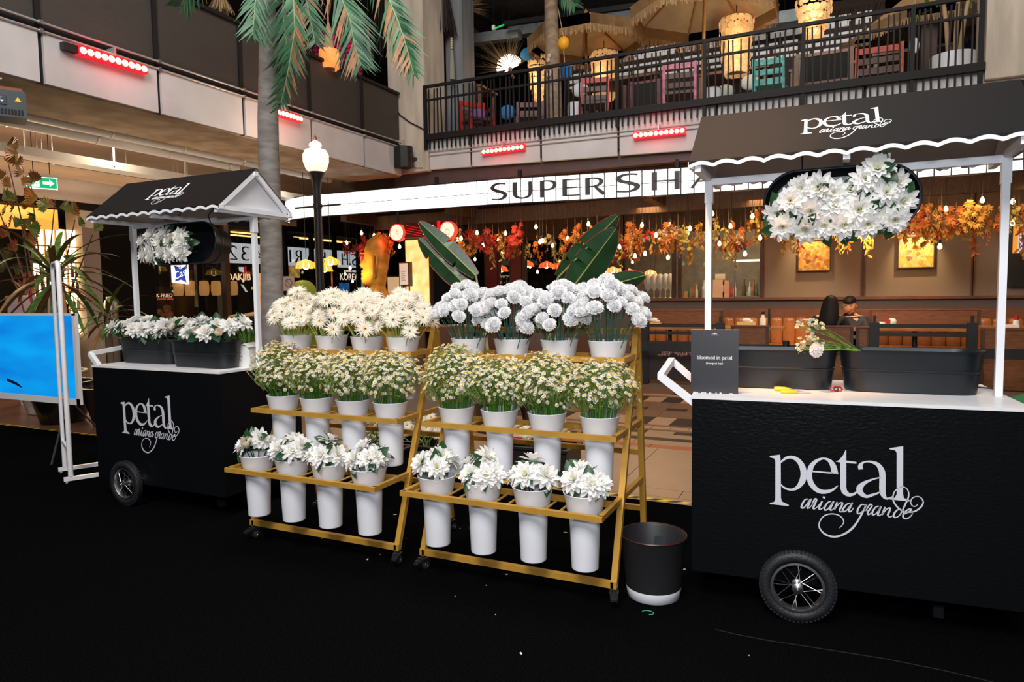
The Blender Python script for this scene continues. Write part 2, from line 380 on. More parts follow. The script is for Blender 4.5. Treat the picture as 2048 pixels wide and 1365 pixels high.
cart_b = make_cart(.037, 3.69, R(4.5), -.20, 'black flower cart whose counter holds the small black sign and two empty troughs', 0.0)
cart_a = make_cart(-4.345, 3.64, R(-1.0), -.265, 'black flower cart with white gable end beside the palm, its troughs full of white blooms', -.04)

# ------------------------------------------------------------------ gold flower racks
def make_caster(parent, loc, yaw):
    c = MB(); c.box(-.022, .022, -.022, .022, .064, .07); c.box(-.017, -.013, -.03, .012, .02, .065); c.box(.013, .017, -.03, .012, .02, .065); c.lathe([(.012, .07), (.012, .085)], 10)
    o = c.obj('caster', BLACKP, parent, loc, (0, 0, yaw))
    T = Matrix.Translation((0, -.012, .026)) @ Matrix.Rotation(R(90), 4, 'Y')
    w = MB(); w.lathe([(.009, -.011), (.022, -.012), (.026, -.008), (.026, .008), (.022, .012), (.009, .011)], 18, T=T); w.obj('caster_wheel', BLACKP, o, smooth=40)
    w = MB()
    for s in (-1, 1): w.lathe([(.001, s * .0125), (.006, s * .0185), (.010, s * .0178), (.018, s * .0175), (.020, s * .012)], 14, T=T)
    w.obj('wheel_cap', CHROME, o, smooth=40)
    bb = MB(); bb.box(-.018, .018, .012, .045, .052, .062); bb.box(-.014, .014, .04, .06, .045, .055); bb.obj('brake', BLACKP, o)
SHELVES = ((.478, -.185), (.798, .035), (1.158, .185))
BUCKET_Z = (.194, .520, .882)
def make_rack(cx, label):
    t = thing('flower_rack', label, 'rack', (cx, 3.07, 0))
    hw = .535
    b = MB(); b.bar((-hw + .0, 0, .102), (hw - .0, 0, .102), .028, .03); b.obj('base_bar', GOLD, t)
    for s in (-1, 1):
        b = MB(); b.bar((s * hw, 0, .09), (s * .525, .455, 1.30), .028, .03, up=(1, 0, 0)); b.box(s * hw - .014, s * hw + .014, -.014, .016, .085, .12); b.obj('front_leg', GOLD, t)
        b = MB(); b.bar((s * .53, .60, .085), (s * .525, .475, 1.275), .028, .03, up=(1, 0, 0)); b.obj('rear_leg', GOLD, t)
        make_caster(t, (s * hw, 0, 0), R(15 * s + 180)); make_caster(t, (s * .53, .60, 0), R(170))
        for z, y in ((1.285, .46),):
            pass
    b = MB(); b.bar((-.525, .462, 1.285), (.525, .462, 1.285), .03, .032); b.obj('top_rail', GOLD, t)
    for z in (.30, .62, 1.02):
        b = MB(); y = .60 - .125 * (z - .085) / 1.19 + .012; b.bar((-.52, y, z), (.52, y, z), .024, .028); b.obj('rear_rail', GOLD, t)
    for z, yf in SHELVES:
        s0 = MB(); s0.bar((-.54, yf, z), (.54, yf, z), .024, .026); sh = s0.obj('shelf_front_bar', GOLD, t)
        yr = .60 - .125 * (z - .085) / 1.19 - .02
        for s in (-1, 1):
            b = MB(); b.bar((s * .527, yf, z), (s * .527, yr, z), .024, .026); b.obj('shelf_side_bar', GOLD, sh)
            leg_y = .455 * (z - .09) / 1.21
            b = MB(); b.tube([(s * .50, leg_y, z - .03), (s * .545, leg_y, z - .03)], .006, 8); b.obj('bolt', GOLD, sh)
            b = MB(); b.box(s * .527 - .012, s * .527 + .014, leg_y - .035, leg_y - .008, z - .042, z - .014); b.obj('shelf_bracket', GOLD, sh)
        b = MB(); b.bar((-.52, yf + .225, z), (.52, yf + .225, z), .024, .026); b.obj('shelf_rear_bar', GOLD, sh)
        for k in range(4):
            xc = -.395 + .27 * k
            for s in (-1, 1):
                b = MB(); b.tube([(xc + s * .098, yf, z - .004), (xc + s * .098, yf + .225, z - .004)], .006, 6); b.obj('divider_rod', GOLD, sh)
    return t
rack_a = make_rack(-2.70, 'gold wheeled flower rack with spider daisies on its top shelf')
rack_b = make_rack(-1.462, 'gold wheeled flower rack with carnations on its top shelf')

# ------------------------------------------------------------------ buckets
BK = MB()
BK.lathe([(.001, .004), (.058, .004), (.060, 0), (.0635, .004), (.0735, .272), (.0815, .276), (.0845, .284), (.099, .360), (.1015, .3645), (.0985, .3665), (.096, .36), (.080, .285), (.070, .28), (.062, .03), (.001, .028)], 40)
bk_mesh = BK.mesh('flower_bucket', WPLASTIC, 35)
ROWN = ('bottom', 'middle', 'top'); ORDN = ('first', 'second', 'third', 'fourth')
FL = (('white silk dahlias', 'chamomile', 'spider daisies'), ('white silk dahlias', 'chamomile', 'white carnations'))
BUCKETS = {}
for ri, rk in enumerate((rack_a, rack_b)):
    for si, (z, yf) in enumerate(SHELVES):
        for k in range(4):
            p = Vector((rk.location.x - .395 + .27 * k + U(-.008, .008), 3.07 + yf + .112 + U(-.006, .006), BUCKET_Z[si]))
            o = put('flower_bucket', bk_mesh, loc=p, rot=(0, 0, U(0, 6)))
            where = ('nearest the cart beside the palm', 'second from the palm side', 'third from the palm side', 'at the far end from the palm')[k]
            tag(o, 'white bucket of %s, %s shelf of the %s rack, %s' % (FL[ri][si].replace('white silk ', ''), ROWN[si], ('spider daisy', 'carnation')[ri], ('first from the palm', 'second from the palm', 'third from the palm', 'last from the palm')[k]), 'bucket', 'white buckets in the gold racks')
            BUCKETS[ri, si, k] = p
# ------------------------------------------------------------------ blooms
def petal(mb, phi, L, W, e0, e1, r0=0.0, z0=0.0, shape=(.4, .9, 1, .75, .1), fold=.18, wob=0.0):
    n = len(shape) - 1; r_, z = r0, z0; vs = []
    for i in range(n + 1):
        e = e0 + (e1 - e0) * i / n
        w = W * shape[i] * .5
        ph = phi + wob * i / n
        c, s = math.cos(ph), math.sin(ph)
        lift = fold * w * 2
        for k in (-1, 0, 1):
            zz = z + (lift if k else 0) * math.cos(e); rr = r_ - (lift if k else 0) * math.sin(e)
            vs.append((rr * c - k * w * s, rr * s + k * w * c, zz))
        r_ += math.cos(e) * L / n; z += math.sin(e) * L / n
    fs = []
    for i in range(n):
        for k in (0, 1):
            a = i * 3 + k; fs.append((a, a + 1, a + 4, a + 3))
    mb.add(vs, fs)
def gerbera_mesh():
    b = MB()
    for n, L, W, e0, e1 in ((26, .060, .0065, .10, -.25), (26, .054, .006, .25, .0), (22, .044, .0055, .45, .15), (20, .032, .0045, .65, .45), (16, .020, .0035, .85, .8)):
        for k in range(n):
            petal(b, 2 * math.pi * (k + U(-.3, .3)) / n, L * U(.86, 1.08), W, e0 + U(-.15, .15), e1 + U(-.3, .3), .006, .002, (.6, 1, .8, .05), .12, U(-.12, .12))
    return b.mesh('gerbera_bloom', PETG)
GERB = [gerbera_mesh() for _ in range(3)]
b = MB(); b.k = 0; b.lathe([(.0001, .014), (.004, .0135), (.007, .011)], 12); b.k = 1; b.lathe([(.007, .011), (.010, .012), (.0125, .008), (.012, .003)], 12)
GDISC = b.mesh('disc', [DISK, DISKR], 179)
def carnation_mesh():
    b = MB()
    for k in range(44):
        t = (k + .5) / 44; e = 1.5 - 1.75 * t ** .85 + U(-.1, .1); ph = k * 2.39996 + U(-.2, .2)
        c, s = math.cos(ph), math.sin(ph)
        rad = Vector((math.cos(e) * c, math.cos(e) * s, math.sin(e))); tan = Vector((-s, c, 0)); upv = rad.cross(tan)
        R0 = .026 + .010 * t; W = .040 * U(.85, 1.15); Hh = .026 * U(.85, 1.15); fr = U(0, 6); vs = []; nu, nv = 7, 3
        for j in range(nv + 1):
            q = j / nv
            for i in range(nu + 1):
                u_ = i / nu - .5
                fl = (.55 + .45 * q ** 1.2) * R0 + .007 * q * q - .014 * u_ * u_ * 2
                ruff = math.sin(i * 2.4 + fr) * .0042 * q * q
                p = rad * (fl + ruff) + tan * (W * u_ * (.45 + .6 * q)) + upv * (Hh * (q - .35) + math.sin(i * 2.9 + fr) * .003 * (j == nv))
                vs.append(Vector((p.x * 1.08, p.y * 1.08, p.z * .86 + .008)))
        b.add(vs, [(j * (nu + 1) + i, j * (nu + 1) + i + 1, (j + 1) * (nu + 1) + i + 1, (j + 1) * (nu + 1) + i) for j in range(nv) for i in range(nu)])
    b.ball((0, 0, .006), .027, 12, 8, (1.05, 1.05, .85))  # inner ball added so the deep gaps between petals turn bright
    return b.mesh('carnation_bloom', PETC, 179)
CARN = [carnation_mesh() for _ in range(3)]
b = MB(); b.lathe([(.001, -.026), (.006, -.024), (.0085, -.012), (.010, .0), (.0135, .010), (.017, .014)], 10)
for k in range(5): petal(b, k * 1.257, .016, .012, 1.2, .6, .009, -.002, (1, .8, .1))
CALYX = b.mesh('calyx', SEPAL, 60)
def dahlia_mesh():
    b = MB(); sh = (.40, .80, 1.0, .90, .22)
    for n, L, W, e0, e1, z in ((10, .072, .028, .05, -.30, 0), (10, .066, .029, .40, .02, .003), (9, .058, .027, .75, .40, .006), (8, .047, .023, 1.05, .9, .008), (7, .034, .017, 1.25, 1.3, .01)):
        o = U(0, 1)
        for k in range(n): petal(b, 2 * math.pi * (k + o + U(-.15, .15)) / n, L * U(.88, 1.1), W * U(.9, 1.1), e0 + U(-.15, .15), e1 + U(-.25, .25), .006, z, sh, .16, U(-.15, .15))
    return b.mesh('dahlia_bloom', PETD, 179)
DAHL = [dahlia_mesh() for _ in range(4)]
b = MB()
for k in range(12): petal(b, k * 2.4, .030 * U(.8, 1.1), .011, 1.1 + U(-.3, .2), 1.3, .003, .012, (.6, 1, .2), .1)
DCEN = b.mesh('bloom_centre', PETY, 179)
b = MB()
for n, L, e0, e1 in ((6, .064, .0, 2.5), (6, .060, .25, 2.6), (5, .052, .5, 2.7)):
    o = U(0, 1)
    for k in range(n): petal(b, 2 * math.pi * (k + o) / n, L, .040, e0, e1, .003, 0, (.5, 1, 1.05, .9, .5), -.06)
BUDM = b.mesh('bud_petals', PETB, 179)
b = MB(); petal(b, 0, .075, .042, .35, -.35, 0, 0, (.15, .8, 1, .7, .03), .15); LEAFM = b.mesh('leaf', LEAFD, 179)
def daisy(b, T, s=1.0):
    n = 9; r0, r1 = .0035 * s, .0115 * s
    b.k = 0
    for k in range(n):
        a = 2 * math.pi * k / n; w = .28
        b.add([T @ Vector((r0 * math.cos(a), r0 * math.sin(a), .001)), T @ Vector((r1 * .8 * math.cos(a - w), r1 * .8 * math.sin(a - w), 0)), T @ Vector((r1 * math.cos(a), r1 * math.sin(a), -.001)), T @ Vector((r1 * .8 * math.cos(a + w), r1 * .8 * math.sin(a + w), 0))], [(0, 1, 2, 3)])
    b.k = 1
    b.lathe([(.0046 * s, .0008), (.0036 * s, .0034 * s), (.0002, .0046 * s)], 7, T=T)
    b.k = 0

def stem_mesh(name, base, top, r, m_, bow=.02, n=5):
    b = MB(); base, top = Vector(base), Vector(top); mid = (base + top) / 2; h = Vector((top.x - base.x, top.y - base.y, 0))
    mid -= h * .18
    pts = [base.lerp(mid, .0), base.lerp(mid, .5) - h * .05, mid, mid.lerp(top, .5) - h * .03, top]
    b.tube(pts, r, n, cap=False)
    return b.mesh(name, m_, 179)
def single_out(fs, where):
    """label each flower of a bunch by its place: front or back half, then order from the palm side"""
    fs = sorted(fs, key=lambda o: (o.location - CAMV).length); h = len(fs) // 2
    for nm, part in (('front', fs[:h]), ('back', fs[h:])):
        part = sorted(part, key=lambda o: (o.location - CAMV).dot(CR) / (o.location - CAMV).dot(CF))
        for k, o in enumerate(part): o['label'] = '%s, %s half of %s, %s from palm side' % (o['label'], nm, where, '%d%s' % (k + 1, 'th' if 10 < k + 1 < 14 else {1: 'st', 2: 'nd', 3: 'rd'}.get((k + 1) % 10, 'th')))
CAMV = Vector((0, 0, CAM_H))
def flower(kind, base, top, face, label, group):
    """one cut flower: stem from base to top, bloom turned towards face; its parts are children of an Empty"""
    top = Vector(top)
    if kind == 'gerbera':
        t = thing('spider_daisy', label, 'flower', top, group=group)
        put('stem', stem_mesh('stem', Vector(base) - top, (0, 0, 0), .0028, STEMP), t)
        bl = put('bloom', random.choice(GERB), t, rot=aim_rot(face, U(0, 6)), scale=U(.80, 1.05)); put('disc', GDISC, bl, scale=U(.6, .95))
    elif kind == 'carnation':
        t = thing('carnation', label, 'flower', top, group=group)
        put('stem', stem_mesh('stem', Vector(base) - top, -Vector(face).normalized() * .022, .0025, STEMD), t)
        r_ = aim_rot(face, U(0, 6)); s = U(.76, .98)
        bl = put('bloom', random.choice(CARN), t, rot=r_, scale=s); put('calyx', CALYX, t, rot=r_, scale=s)
    else:
        bud = kind == 'bud'
        t = thing('peony_bud' if bud else 'silk_dahlia', label, 'flower', top, group=group)
        put('stem', stem_mesh('stem', Vector(base) - top, (0, 0, 0), .003, LEAFD), t)
        if bud: put('bloom', BUDM, t, rot=aim_rot(face, U(0, 6)), scale=U(.75, .95))
        else:
            bl = put('bloom', random.choice(DAHL), t, rot=aim_rot(face, U(0, 6)), scale=U(.85, 1.05)); put('bloom_centre', DCEN, bl)
        for k in range(3):
            f = Vector(face).normalized()
            put('leaf', LEAFM, t, loc=-f * .02, rot=aim_rot((f + Vector((U(-1, 1), U(-1, .6), U(-.6, .2)))).normalized(), U(0, 6)), scale=U(1.0, 1.5))
    return t
def spiral(n, Rr):
    for k in range(n):
        q = math.sqrt((k + .5) / n); a = k * 2.39996 + U(-.2, .2)
        yield q, a, Rr * q
WHO = ('first bucket from the palm', 'second bucket from the palm', 'third bucket from the palm', 'last bucket from the palm')
for ri, kind, n, Rr, z1, z0, lab, grp in ((0, 'gerbera', 32, .178, .250, .092, 'ivory spider daisy', 'spider daisies in the %s'),
                                          (1, 'carnation', 40, .192, .268, .118, 'white carnation', 'carnations in the %s')):
    for k in range(4):
        p = BUCKETS[ri, 2, k]; zr = p.z + .3645; fs = []
        for q, a, r_ in spiral(n, Rr):
            zz = zr + z1 - (z1 - z0) * q ** 2.2 + U(-.03, .03) + (.03 if ri and k == 3 else 0)
            top = Vector((p.x + r_ * math.cos(a) * 1.06, p.y + r_ * math.sin(a) * .85, zz))
            if top.y < p.y: top.z -= .03 * q
            base = Vector((p.x + .38 * r_ * math.cos(a), p.y + .38 * r_ * math.sin(a), zr - .10))
            face = Vector((math.cos(a) * q, math.sin(a) * q * .6, .75)) + (CAMV - top).normalized() * .55 + Vector((U(-.35, .35), U(-.3, .3), U(-.25, .25)))
            fs.append(flower(kind, base, top, face, lab, grp % WHO[k]))
        single_out(fs, ('first', 'second', 'third', 'last')[k] + ' bucket')
for ri in (0, 1):
    for k in range(4):
        p = BUCKETS[ri, 0, k]; zr = p.z + .3645; rk = ('daisy', 'carnation')[ri]
        n = (5, 6, 5, 6, 5, 6, 5, 6)[ri * 4 + k]; fs = []
        for j in range(n):
            a = 2 * math.pi * (j + .3 * U(-1, 1)) / n + k; rr = .068 if j else .02
            top = Vector((p.x + rr * 1.15 * math.cos(a), p.y + rr * math.sin(a), zr + (.055 if j else .09) + U(-.015, .025)))
            face = Vector((math.cos(a), math.sin(a), .9)) * (1 if j else .6) + (CAMV - top).normalized() * .5
            kd = 'bud' if (ri == 0 and j == n - 1 and k != 1) else 'dahlia'
            fs.append(flower(kd, (p.x + .3 * rr * math.cos(a), p.y + .3 * rr * math.sin(a), zr - .10), top, face,
                   'cream peony bud' if kd == 'bud' else 'white silk dahlia', 'dahlias in the %s, bottom shelf, %s rack' % (WHO[k], rk)))
        single_out(fs, '%s bottom bucket, %s rack' % (('first', 'second', 'third', 'last')[k], rk))

# chamomile: each bucket one bunch; the blooms that face the viewer are parts, the rest one mass
dm = MB(); daisy(dm, Matrix.Identity(4), 1.0); DAISY = dm.mesh('bloom', [PETW, YEL])
def chamomile(p, zr, label, n=720, Rr=.200, H=.29, parts=36, name='chamomile_bunch', group='chamomile bunches in the middle row'):
    t = thing(name, label, 'flowers', (p.x, p.y, zr), group=group)
    st = MB(); gr = MB(); bl = MB(); single = []
    for k in range(110):
        a = U(0, 6.28); q = math.sqrt(U(0, 1)); r0, r1 = .078 * q, .150 * q
        st.tube([(r0 * math.cos(a), r0 * math.sin(a), -.06), ((r0 * .7 + r1 * .3) * math.cos(a), (r0 * .7 + r1 * .3) * math.sin(a), .05), (r1 * math.cos(a), r1 * math.sin(a), .12 + U(0, .04))], .0016, 3, cap=False)
    for k in range(n):
        q = math.sqrt(U(.02, 1)); a = U(0, 6.28); dep = U(0, 1) ** 2.2
        el = math.acos(min(1, q)) if q < 1 else 0
        rad = Vector((math.cos(a) * math.cos(el), math.sin(a) * math.cos(el), math.sin(el)))
        c = Vector((0, 0, .11)); pos = c + Vector((rad.x * Rr * 1.08, rad.y * Rr * .9, rad.z * (H - .11) * 1.0)) * (1 - .35 * dep)
        if U(0, 1) < .24: pos = Vector((pos.x * .93, pos.y * .93, U(.055, .15)))
        pos += Vector((U(-.012, .012), U(-.012, .012), U(-.012, .02)))
        inner = Vector((pos.x * .72, pos.y * .72, max(.03, pos.z - .075)))
        gr.tube([inner, inner.lerp(pos, .6) + Vector((U(-.008, .008), U(-.008, .008), 0)), pos], .0009, 3, cap=False)
        if k % 2 == 0:
            for _ in range(3):
                o = inner.lerp(pos, U(.1, .8)); d = Vector((U(-1, 1), U(-1, 1), U(0, 1))).normalized()
                e = o + d * U(.02, .035); w = d.cross(Vector((U(-1, 1), U(-1, 1), U(-1, 1)))).normalized() * .0022
                gr.add([o - w, o + w, e], [(0, 1, 2)])
        nrm = (Vector((pos.x, pos.y, (pos.z - .06) * 1.1)).normalized() + Vector((U(-.4, .4), U(-.4, .4), U(-.1, .5)))).normalized()
        s = U(.8, 1.18) if U(0, 1) > .12 else .42
        wp = Vector((p.x, p.y, zr)) + pos
        if len(single) < parts and dep < .12 and nrm.dot((CAMV - wp).normalized()) > .45 and s > .7: single.append((pos, nrm, s))
        else: daisy(bl, Matrix.Translation(pos) @ aim_rot(nrm, U(0, 6)).to_matrix().to_4x4(), s)
    st.obj('stems', GRASS, t, kind='stuff'); gr.obj('sprigs', SPRAY, t, kind='stuff'); bl.obj('small_blooms', [PETW, YEL], t, kind='stuff')
    for pos, nrm, s in single: put('bloom', DAISY, t, pos, aim_rot(nrm, U(0, 6)), scale=s * 1.05)
    return t
for ri in (0, 1):
    for k in range(4):
        p = BUCKETS[ri, 1, k]
        chamomile(p, p.z + .3645, 'chamomile bunch in the %s, middle shelf of the %s rack' % (WHO[k], ('daisy', 'carnation')[ri]), H=(.325, .285, .285, .29, .335, .285, .305, .28)[ri * 4 + k])

# ------------------------------------------------------------------ troughs
def trough(L, W, H, label, loc, rot, base=.88, group=None, name='zinc_trough'):
    t = thing(name, label, 'planter', loc, group=group, rot=rot)
    N = 14
    def ring(l, w, z):
        r_ = w / 2; a = l / 2 - r_
        return [Vector((a + r_ * math.cos(-math.pi / 2 + math.pi * k / N), r_ * math.sin(-math.pi / 2 + math.pi * k / N), z)) for k in range(N + 1)] + \
               [Vector((-a + r_ * math.cos(math.pi / 2 + math.pi * k / N), r_ * math.sin(math.pi / 2 + math.pi * k / N), z)) for k in range(N + 1)]
    def loft(levels):
        b = MB(); vs = []
        for l, w, z in levels: vs += ring(l, w, z)
        n = 2 * (N + 1)
        b.add(vs, [(i * n + k, i * n + (k + 1) % n, (i + 1) * n + (k + 1) % n, (i + 1) * n + k) for i in range(len(levels) - 1) for k in range(n)])
        return b, n
    Lb, Wb = L - .05, W - .05
    f = lambda q, o=0: (Lb + (L - Lb) * q + o, Wb + (W - Wb) * q + o, H * q)
    lv = [f(0, -.012), (Lb, Wb, .006), f(.5), f(.515, .008), f(.55, .009), f(.565), f(.97), f(1.0, .004), f(1.0, -.004), f(.95, -.008), f(.56, -.006), f(.06, -.01)]
    b, n = loft(lv); last = (len(lv) - 1) * n
    b.f.append(tuple(range(n))[::-1]); b.m.append(0); b.f.append(tuple(range(last, last + n))); b.m.append(0)
    b.obj('body', ZINC, t, smooth=22)
    b, n = loft([f(.965, .001), f(.965, .012), f(1.0, .013), f(1.012, .006), f(1.0, -.003)])
    b.obj('rim', ZINC, t, smooth=50)
    return t
trough(.585, .23, .195, 'empty black zinc trough on the counter behind the small black sign', (-.275, 3.70, 1.0012), (0, 0, R(3)))
trough(.60, .23, .20, 'empty black zinc trough next to the post, beside the lying posy', (.325, 3.735, 1.0012), (0, 0, R(2)))
tA = trough(.60, .23, .19, 'black trough of white blooms at the push handle end of its cart', (-4.72, 3.565, 1.0012), (0, 0, R(-1)))
tB = trough(.60, .23, .19, 'black trough of white blooms beside the white pouch', (-4.045, 3.475, 1.0012), (0, 0, R(-2)))
def fill(c, L, W, z, n, label, group, buds=2):
    k = 0; fs = []
    rows = 3
    for r_ in range(rows):
        m_ = n // rows + (r_ == 0)
        for j in range(m_):
            x = c[0] + L * ((j + .5 + .25 * U(-1, 1)) / m_ - .5) * 1.12; y = c[1] + W * (r_ - 1) * .42 + U(-.015, .015)
            top = Vector((x, y - .02, z + .075 + .03 * (r_ == 1) + .02 * (r_ == 2) + U(-.02, .025)))
            face = Vector(((x - c[0]) / L * 1.3, (y - c[1]) * 4 - .1, .8)) + (CAMV - top).normalized() * .45 + Vector((U(-.2, .2), 0, 0))
            kd = 'bud' if k in buds else 'dahlia'; k += 1
            fs.append(flower(kd, (c[0] + (x - c[0]) * .8, c[1] + (y - c[1]) * .6, z - .08), top, face, 'cream peony bud' if kd == 'bud' else 'white silk dahlia', group))
    single_out(fs, label)
fill((-4.72, 3.565), .60, .23, 1.19, 16, 'handle end trough', 'dahlias in the handle end trough', (14,))
fill((-4.045, 3.475), .60, .23, 1.19, 16, 'trough beside the pouch', 'dahlias in the trough beside the pouch', (1, 3, 5))
def hanging(c, label, spots, flabel, fgroup, tilt, yaw=0):
    t = trough(.64, .29, .17, label, c, (R(90) + tilt, 0, yaw), name='hanging_trough')
    M_ = Matrix.Translation(c) @ Euler((R(90) + tilt, 0, yaw)).to_matrix().to_4x4()
    fs = []
    for s in (-.16, .16):
        b = MB(); p = Vector((s, .145, .10))
        top = (M_.inverted() @ (M_ @ p + Vector((0, .06, .13))))
        b.tube([(s, -.148, .10), (s, -.15, .0), (s, .15, -.01), (s, .155, .08), (M_.inverted() @ Vector((M_ @ p + Vector((0, 0, .06))))), top], .004, 6); b.obj('hook', BLACKM, t)
    for x, y, kd in spots:
        top = M_ @ Vector((x, y, .185 + U(-.01, .025)))
        face = (M_.to_3x3() @ Vector((x * 1.2, y * 3, 1))) + Vector((U(-.25, .25), 0, U(-.2, .2)))
        fs.append(flower(kd, M_ @ Vector((x * .8, y * .5, .06)), top, face, 'cream peony bud' if kd == 'bud' else 'white silk dahlia', fgroup))
    single_out(fs, flabel)
sp = [(-.265, -.02, 'd'), (-.235, -.085, 'd'), (-.20, .03, 'd'), (-.155, .085, 'd'), (-.135, -.10, 'd'), (-.11, -.02, 'd'), (-.075, .08, 'd'), (-.05, -.09, 'd'), (-.01, .0, 'd'), (.03, -.09, 'd'), (.055, .06, 'd'), (.09, -.03, 'd'), (.115, .105, 'd'), (.13, -.09, 'd'), (.165, .145, 'd'), (.185, -.06, 'd'), (.20, .04, 'd'), (.245, .08, 'd'), (.265, .0, 'd'), (.24, -.08, 'd'), (-.02, .05, 'd')]
hanging((.012, 3.64, 1.905), 'black trough of white blooms hanging under the canopy above the empty troughs', [(x * .96 - .01, y * .98 - .02, 'dahlia') for x, y, k in sp], 'hanging trough over the sign', 'dahlias in the trough above the sign', R(4))
sp2 = [(-.28, .05, 0), (-.27, -.06, 0), (-.20, .0, 0), (-.19, .10, 0), (-.15, -.08, 0), (-.10, .04, 0), (-.05, .11, 0), (-.05, -.05, 0), (.0, .04, 0), (.04, -.08, 0), (.08, .07, 1), (.10, -.02, 0), (.14, .08, 0), (.17, -.06, 0), (.18, .02, 0)]
hanging((-4.20, 3.62, 1.855), 'black trough of white blooms hanging from the cart beside the palm', [(x * .95 - .12, y * .85 - .02, 'bud' if k else 'dahlia') for x, y, k in sp2], 'hanging trough by the palm', 'dahlias in the trough by the palm', R(-8))

# ------------------------------------------------------------------ things on the counters
GL = {
 'b': (10.5, ['2,0,2.2 2,15,2.2', '0,14.6,.8 2,15,1', '2,8,1 4.5,9.7,1.3 7.5,8.3,2 8.3,5,2.4 7.5,1.8,2 5,.3,1.2 2,1.5,.9']),
 'l': (5, ['2.5,0,2.2 2.5,15,2.2', '.5,14.6,.8 2.5,15,1', '.3,.4,.8 4.7,.4,.8']),
 'o': (10, ['5,9.7,1.1 2,8,2 1.3,5,2.3 2,2,2 5,.3,1.1 8,2,2 8.7,5,2.3 8,8,2 5,9.7,1.1']),
 'm': (17, ['2,0,2.2 2,10,2.2', '0,9.6,.8 2,10,1', '.2,.4,.8 4,.4,.8', '2,7.5,1 5,9.5,1.5 7.4,8.5,2 8,6,2.2 8,0,2.2', '6.2,.4,.8 10,.4,.8', '8,7.5,1 11,9.5,1.5 13.4,8.5,2 14,6,2.2 14,0,2.2', '12.2,.4,.8 16,.4,.8']),
 'e': (9.5, ['1.5,5.6,.9 8.2,5.6,.9', '8,5.8,2 7.4,8.3,1.8 5,9.7,1.1 2,8,1.9 1.3,5,2.3 2.3,1.8,2.1 5.2,.3,1.4 8.4,2,.7']),
 'd': (10.5, ['8,0,2.2 8,15,2.2', '6,14.6,.8 8,15,1', '8,.4,.8 10,.4,.8', '8,8.5,1 5.5,9.7,1.3 2.4,8.3,2 1.6,5,2.4 2.4,1.8,2 5,.3,1.2 8,1.5,.9']),
 'i': (5, ['2.5,0,2.2 2.5,10,2.2', '.5,9.6,.8 2.5,10,1', '.3,.4,.8 4.7,.4,.8', '2.5,12.6,2.4 2.5,15,2.4']),
 'n': (11, ['2,0,2.2 2,10,2.2', '0,9.6,.8 2,10,1', '.2,.4,.8 4,.4,.8', '2,7.5,1 5,9.5,1.5 7.6,8.5,2 8.3,6,2.2 8.3,0,2.2', '6.3,.4,.8 10.4,.4,.8']),
 'p': (10.5, ['2,-4.5,2.2 2,10,2.2', '0,9.6,.8 2,10,1', '0,-4.2,.8 4.2,-4.2,.8', '2,8,1 4.5,9.7,1.3 7.5,8.3,2 8.3,5,2.4 7.5,1.8,2 5,.3,1.2 2,1.5,.9']),
 't': (6.5, ['3,13,1 3,2,2.2 4,.5,1.5 6.2,1.2,.7', '.6,9.6,.9 6.2,9.6,.9']),
 'a': (9.5, ['1.8,7.6,2 3.2,9.4,1.2 5.5,9.6,1.4 7,8,2.2 7,2,2.2 7.8,.6,1.3 9.2,.7,.7', '7,5.8,.8 3.5,4.8,1.3 1.8,2.6,2.1 3.4,.5,1.5 7,1.8,.9']),
 'u': (11, ['2,10,2.2 2,3,2.2 3.4,.6,1.6 5.5,.4,1.2 8,2,1', '0,9.6,.8 2,9.6,.8', '8,10,2.2 8,0,2.2', '8,.4,.8 10,.4,.8']),
 'q': (10.5, ['8,-4.5,2.2 8,10,2.2', '6,-4.2,.8 10,-4.2,.8', '8,8.5,1 5.5,9.7,1.3 2.4,8.3,2 1.6,5,2.4 2.4,1.8,2 5,.3,1.2 8,1.5,.9']),
 'r': (7.4, ['2,0,2.2 2,10,2.2', '0,9.6,.8 2,10,1', '.2,.4,.8 4.4,.4,.8', '2,6.5,1 4.2,9.3,1.4 6.4,9,2.2']),
 '(': (5, ['4,15,.8 1.8,11,1.3 1.3,6,1.6 1.8,1,1.3 4,-3,.8']), ')': (5, ['1,15,.8 3.2,11,1.3 3.7,6,1.6 3.2,1,1.3 1,-3,.8']), ' ': (5, [])}
def serif(mb, body, size, f, h0, h1):
    w = sum(GL[c][0] for c in body); x = -w / 2; k = size / 15.0
    for c in body:
        for t in GL[c][1]: mb.stroke([((x + a) * k, b_ * k, w_ * k) for a, b_, w_ in pts3(t)], f, h0, h1, 3)
        x += GL[c][0]
SLATE = mat('printed_black_board', (.020, .021, .026), .45, bump=.05, bs=300)
PRINT = mat('white_print', (.80, .80, .80), .6)
t = thing('counter_sign', 'small black sign reading bloomed in petal, standing on the counter edge', 'sign', (-.515, 3.362, 1.0015), rot=(R(-1.5), 0, R(6)))
b = MB(); b.box(-.109, .109, 0, .006, 0, .305); b.obj('board', SLATE, t)
b = MB(); b.box(-.109, .109, -.0004, .0064, .3045, .306)
for k in range(12):
    x = U(-.105, .10); b.box(x, x + U(.004, .018), -.0008, .001, -.0002, U(.002, .005))
b.obj('worn_edge', PRINT, t, kind='stuff')
b = MB()
f = lambda x, y, h: Vector((x, -h, y + .164)); serif(b, 'bloomed in petal', .0175, f, .0004, .0009)
f2 = lambda x, y, h: Vector((x, -h, y + .140)); serif(b, '(bouquet bar)', .0105, f2, .0004, .0009)
b.obj('lettering', PRINT, t)
b = MB()
b.box(-.017, .017, -.0008, -.0003, .2795, .2812)
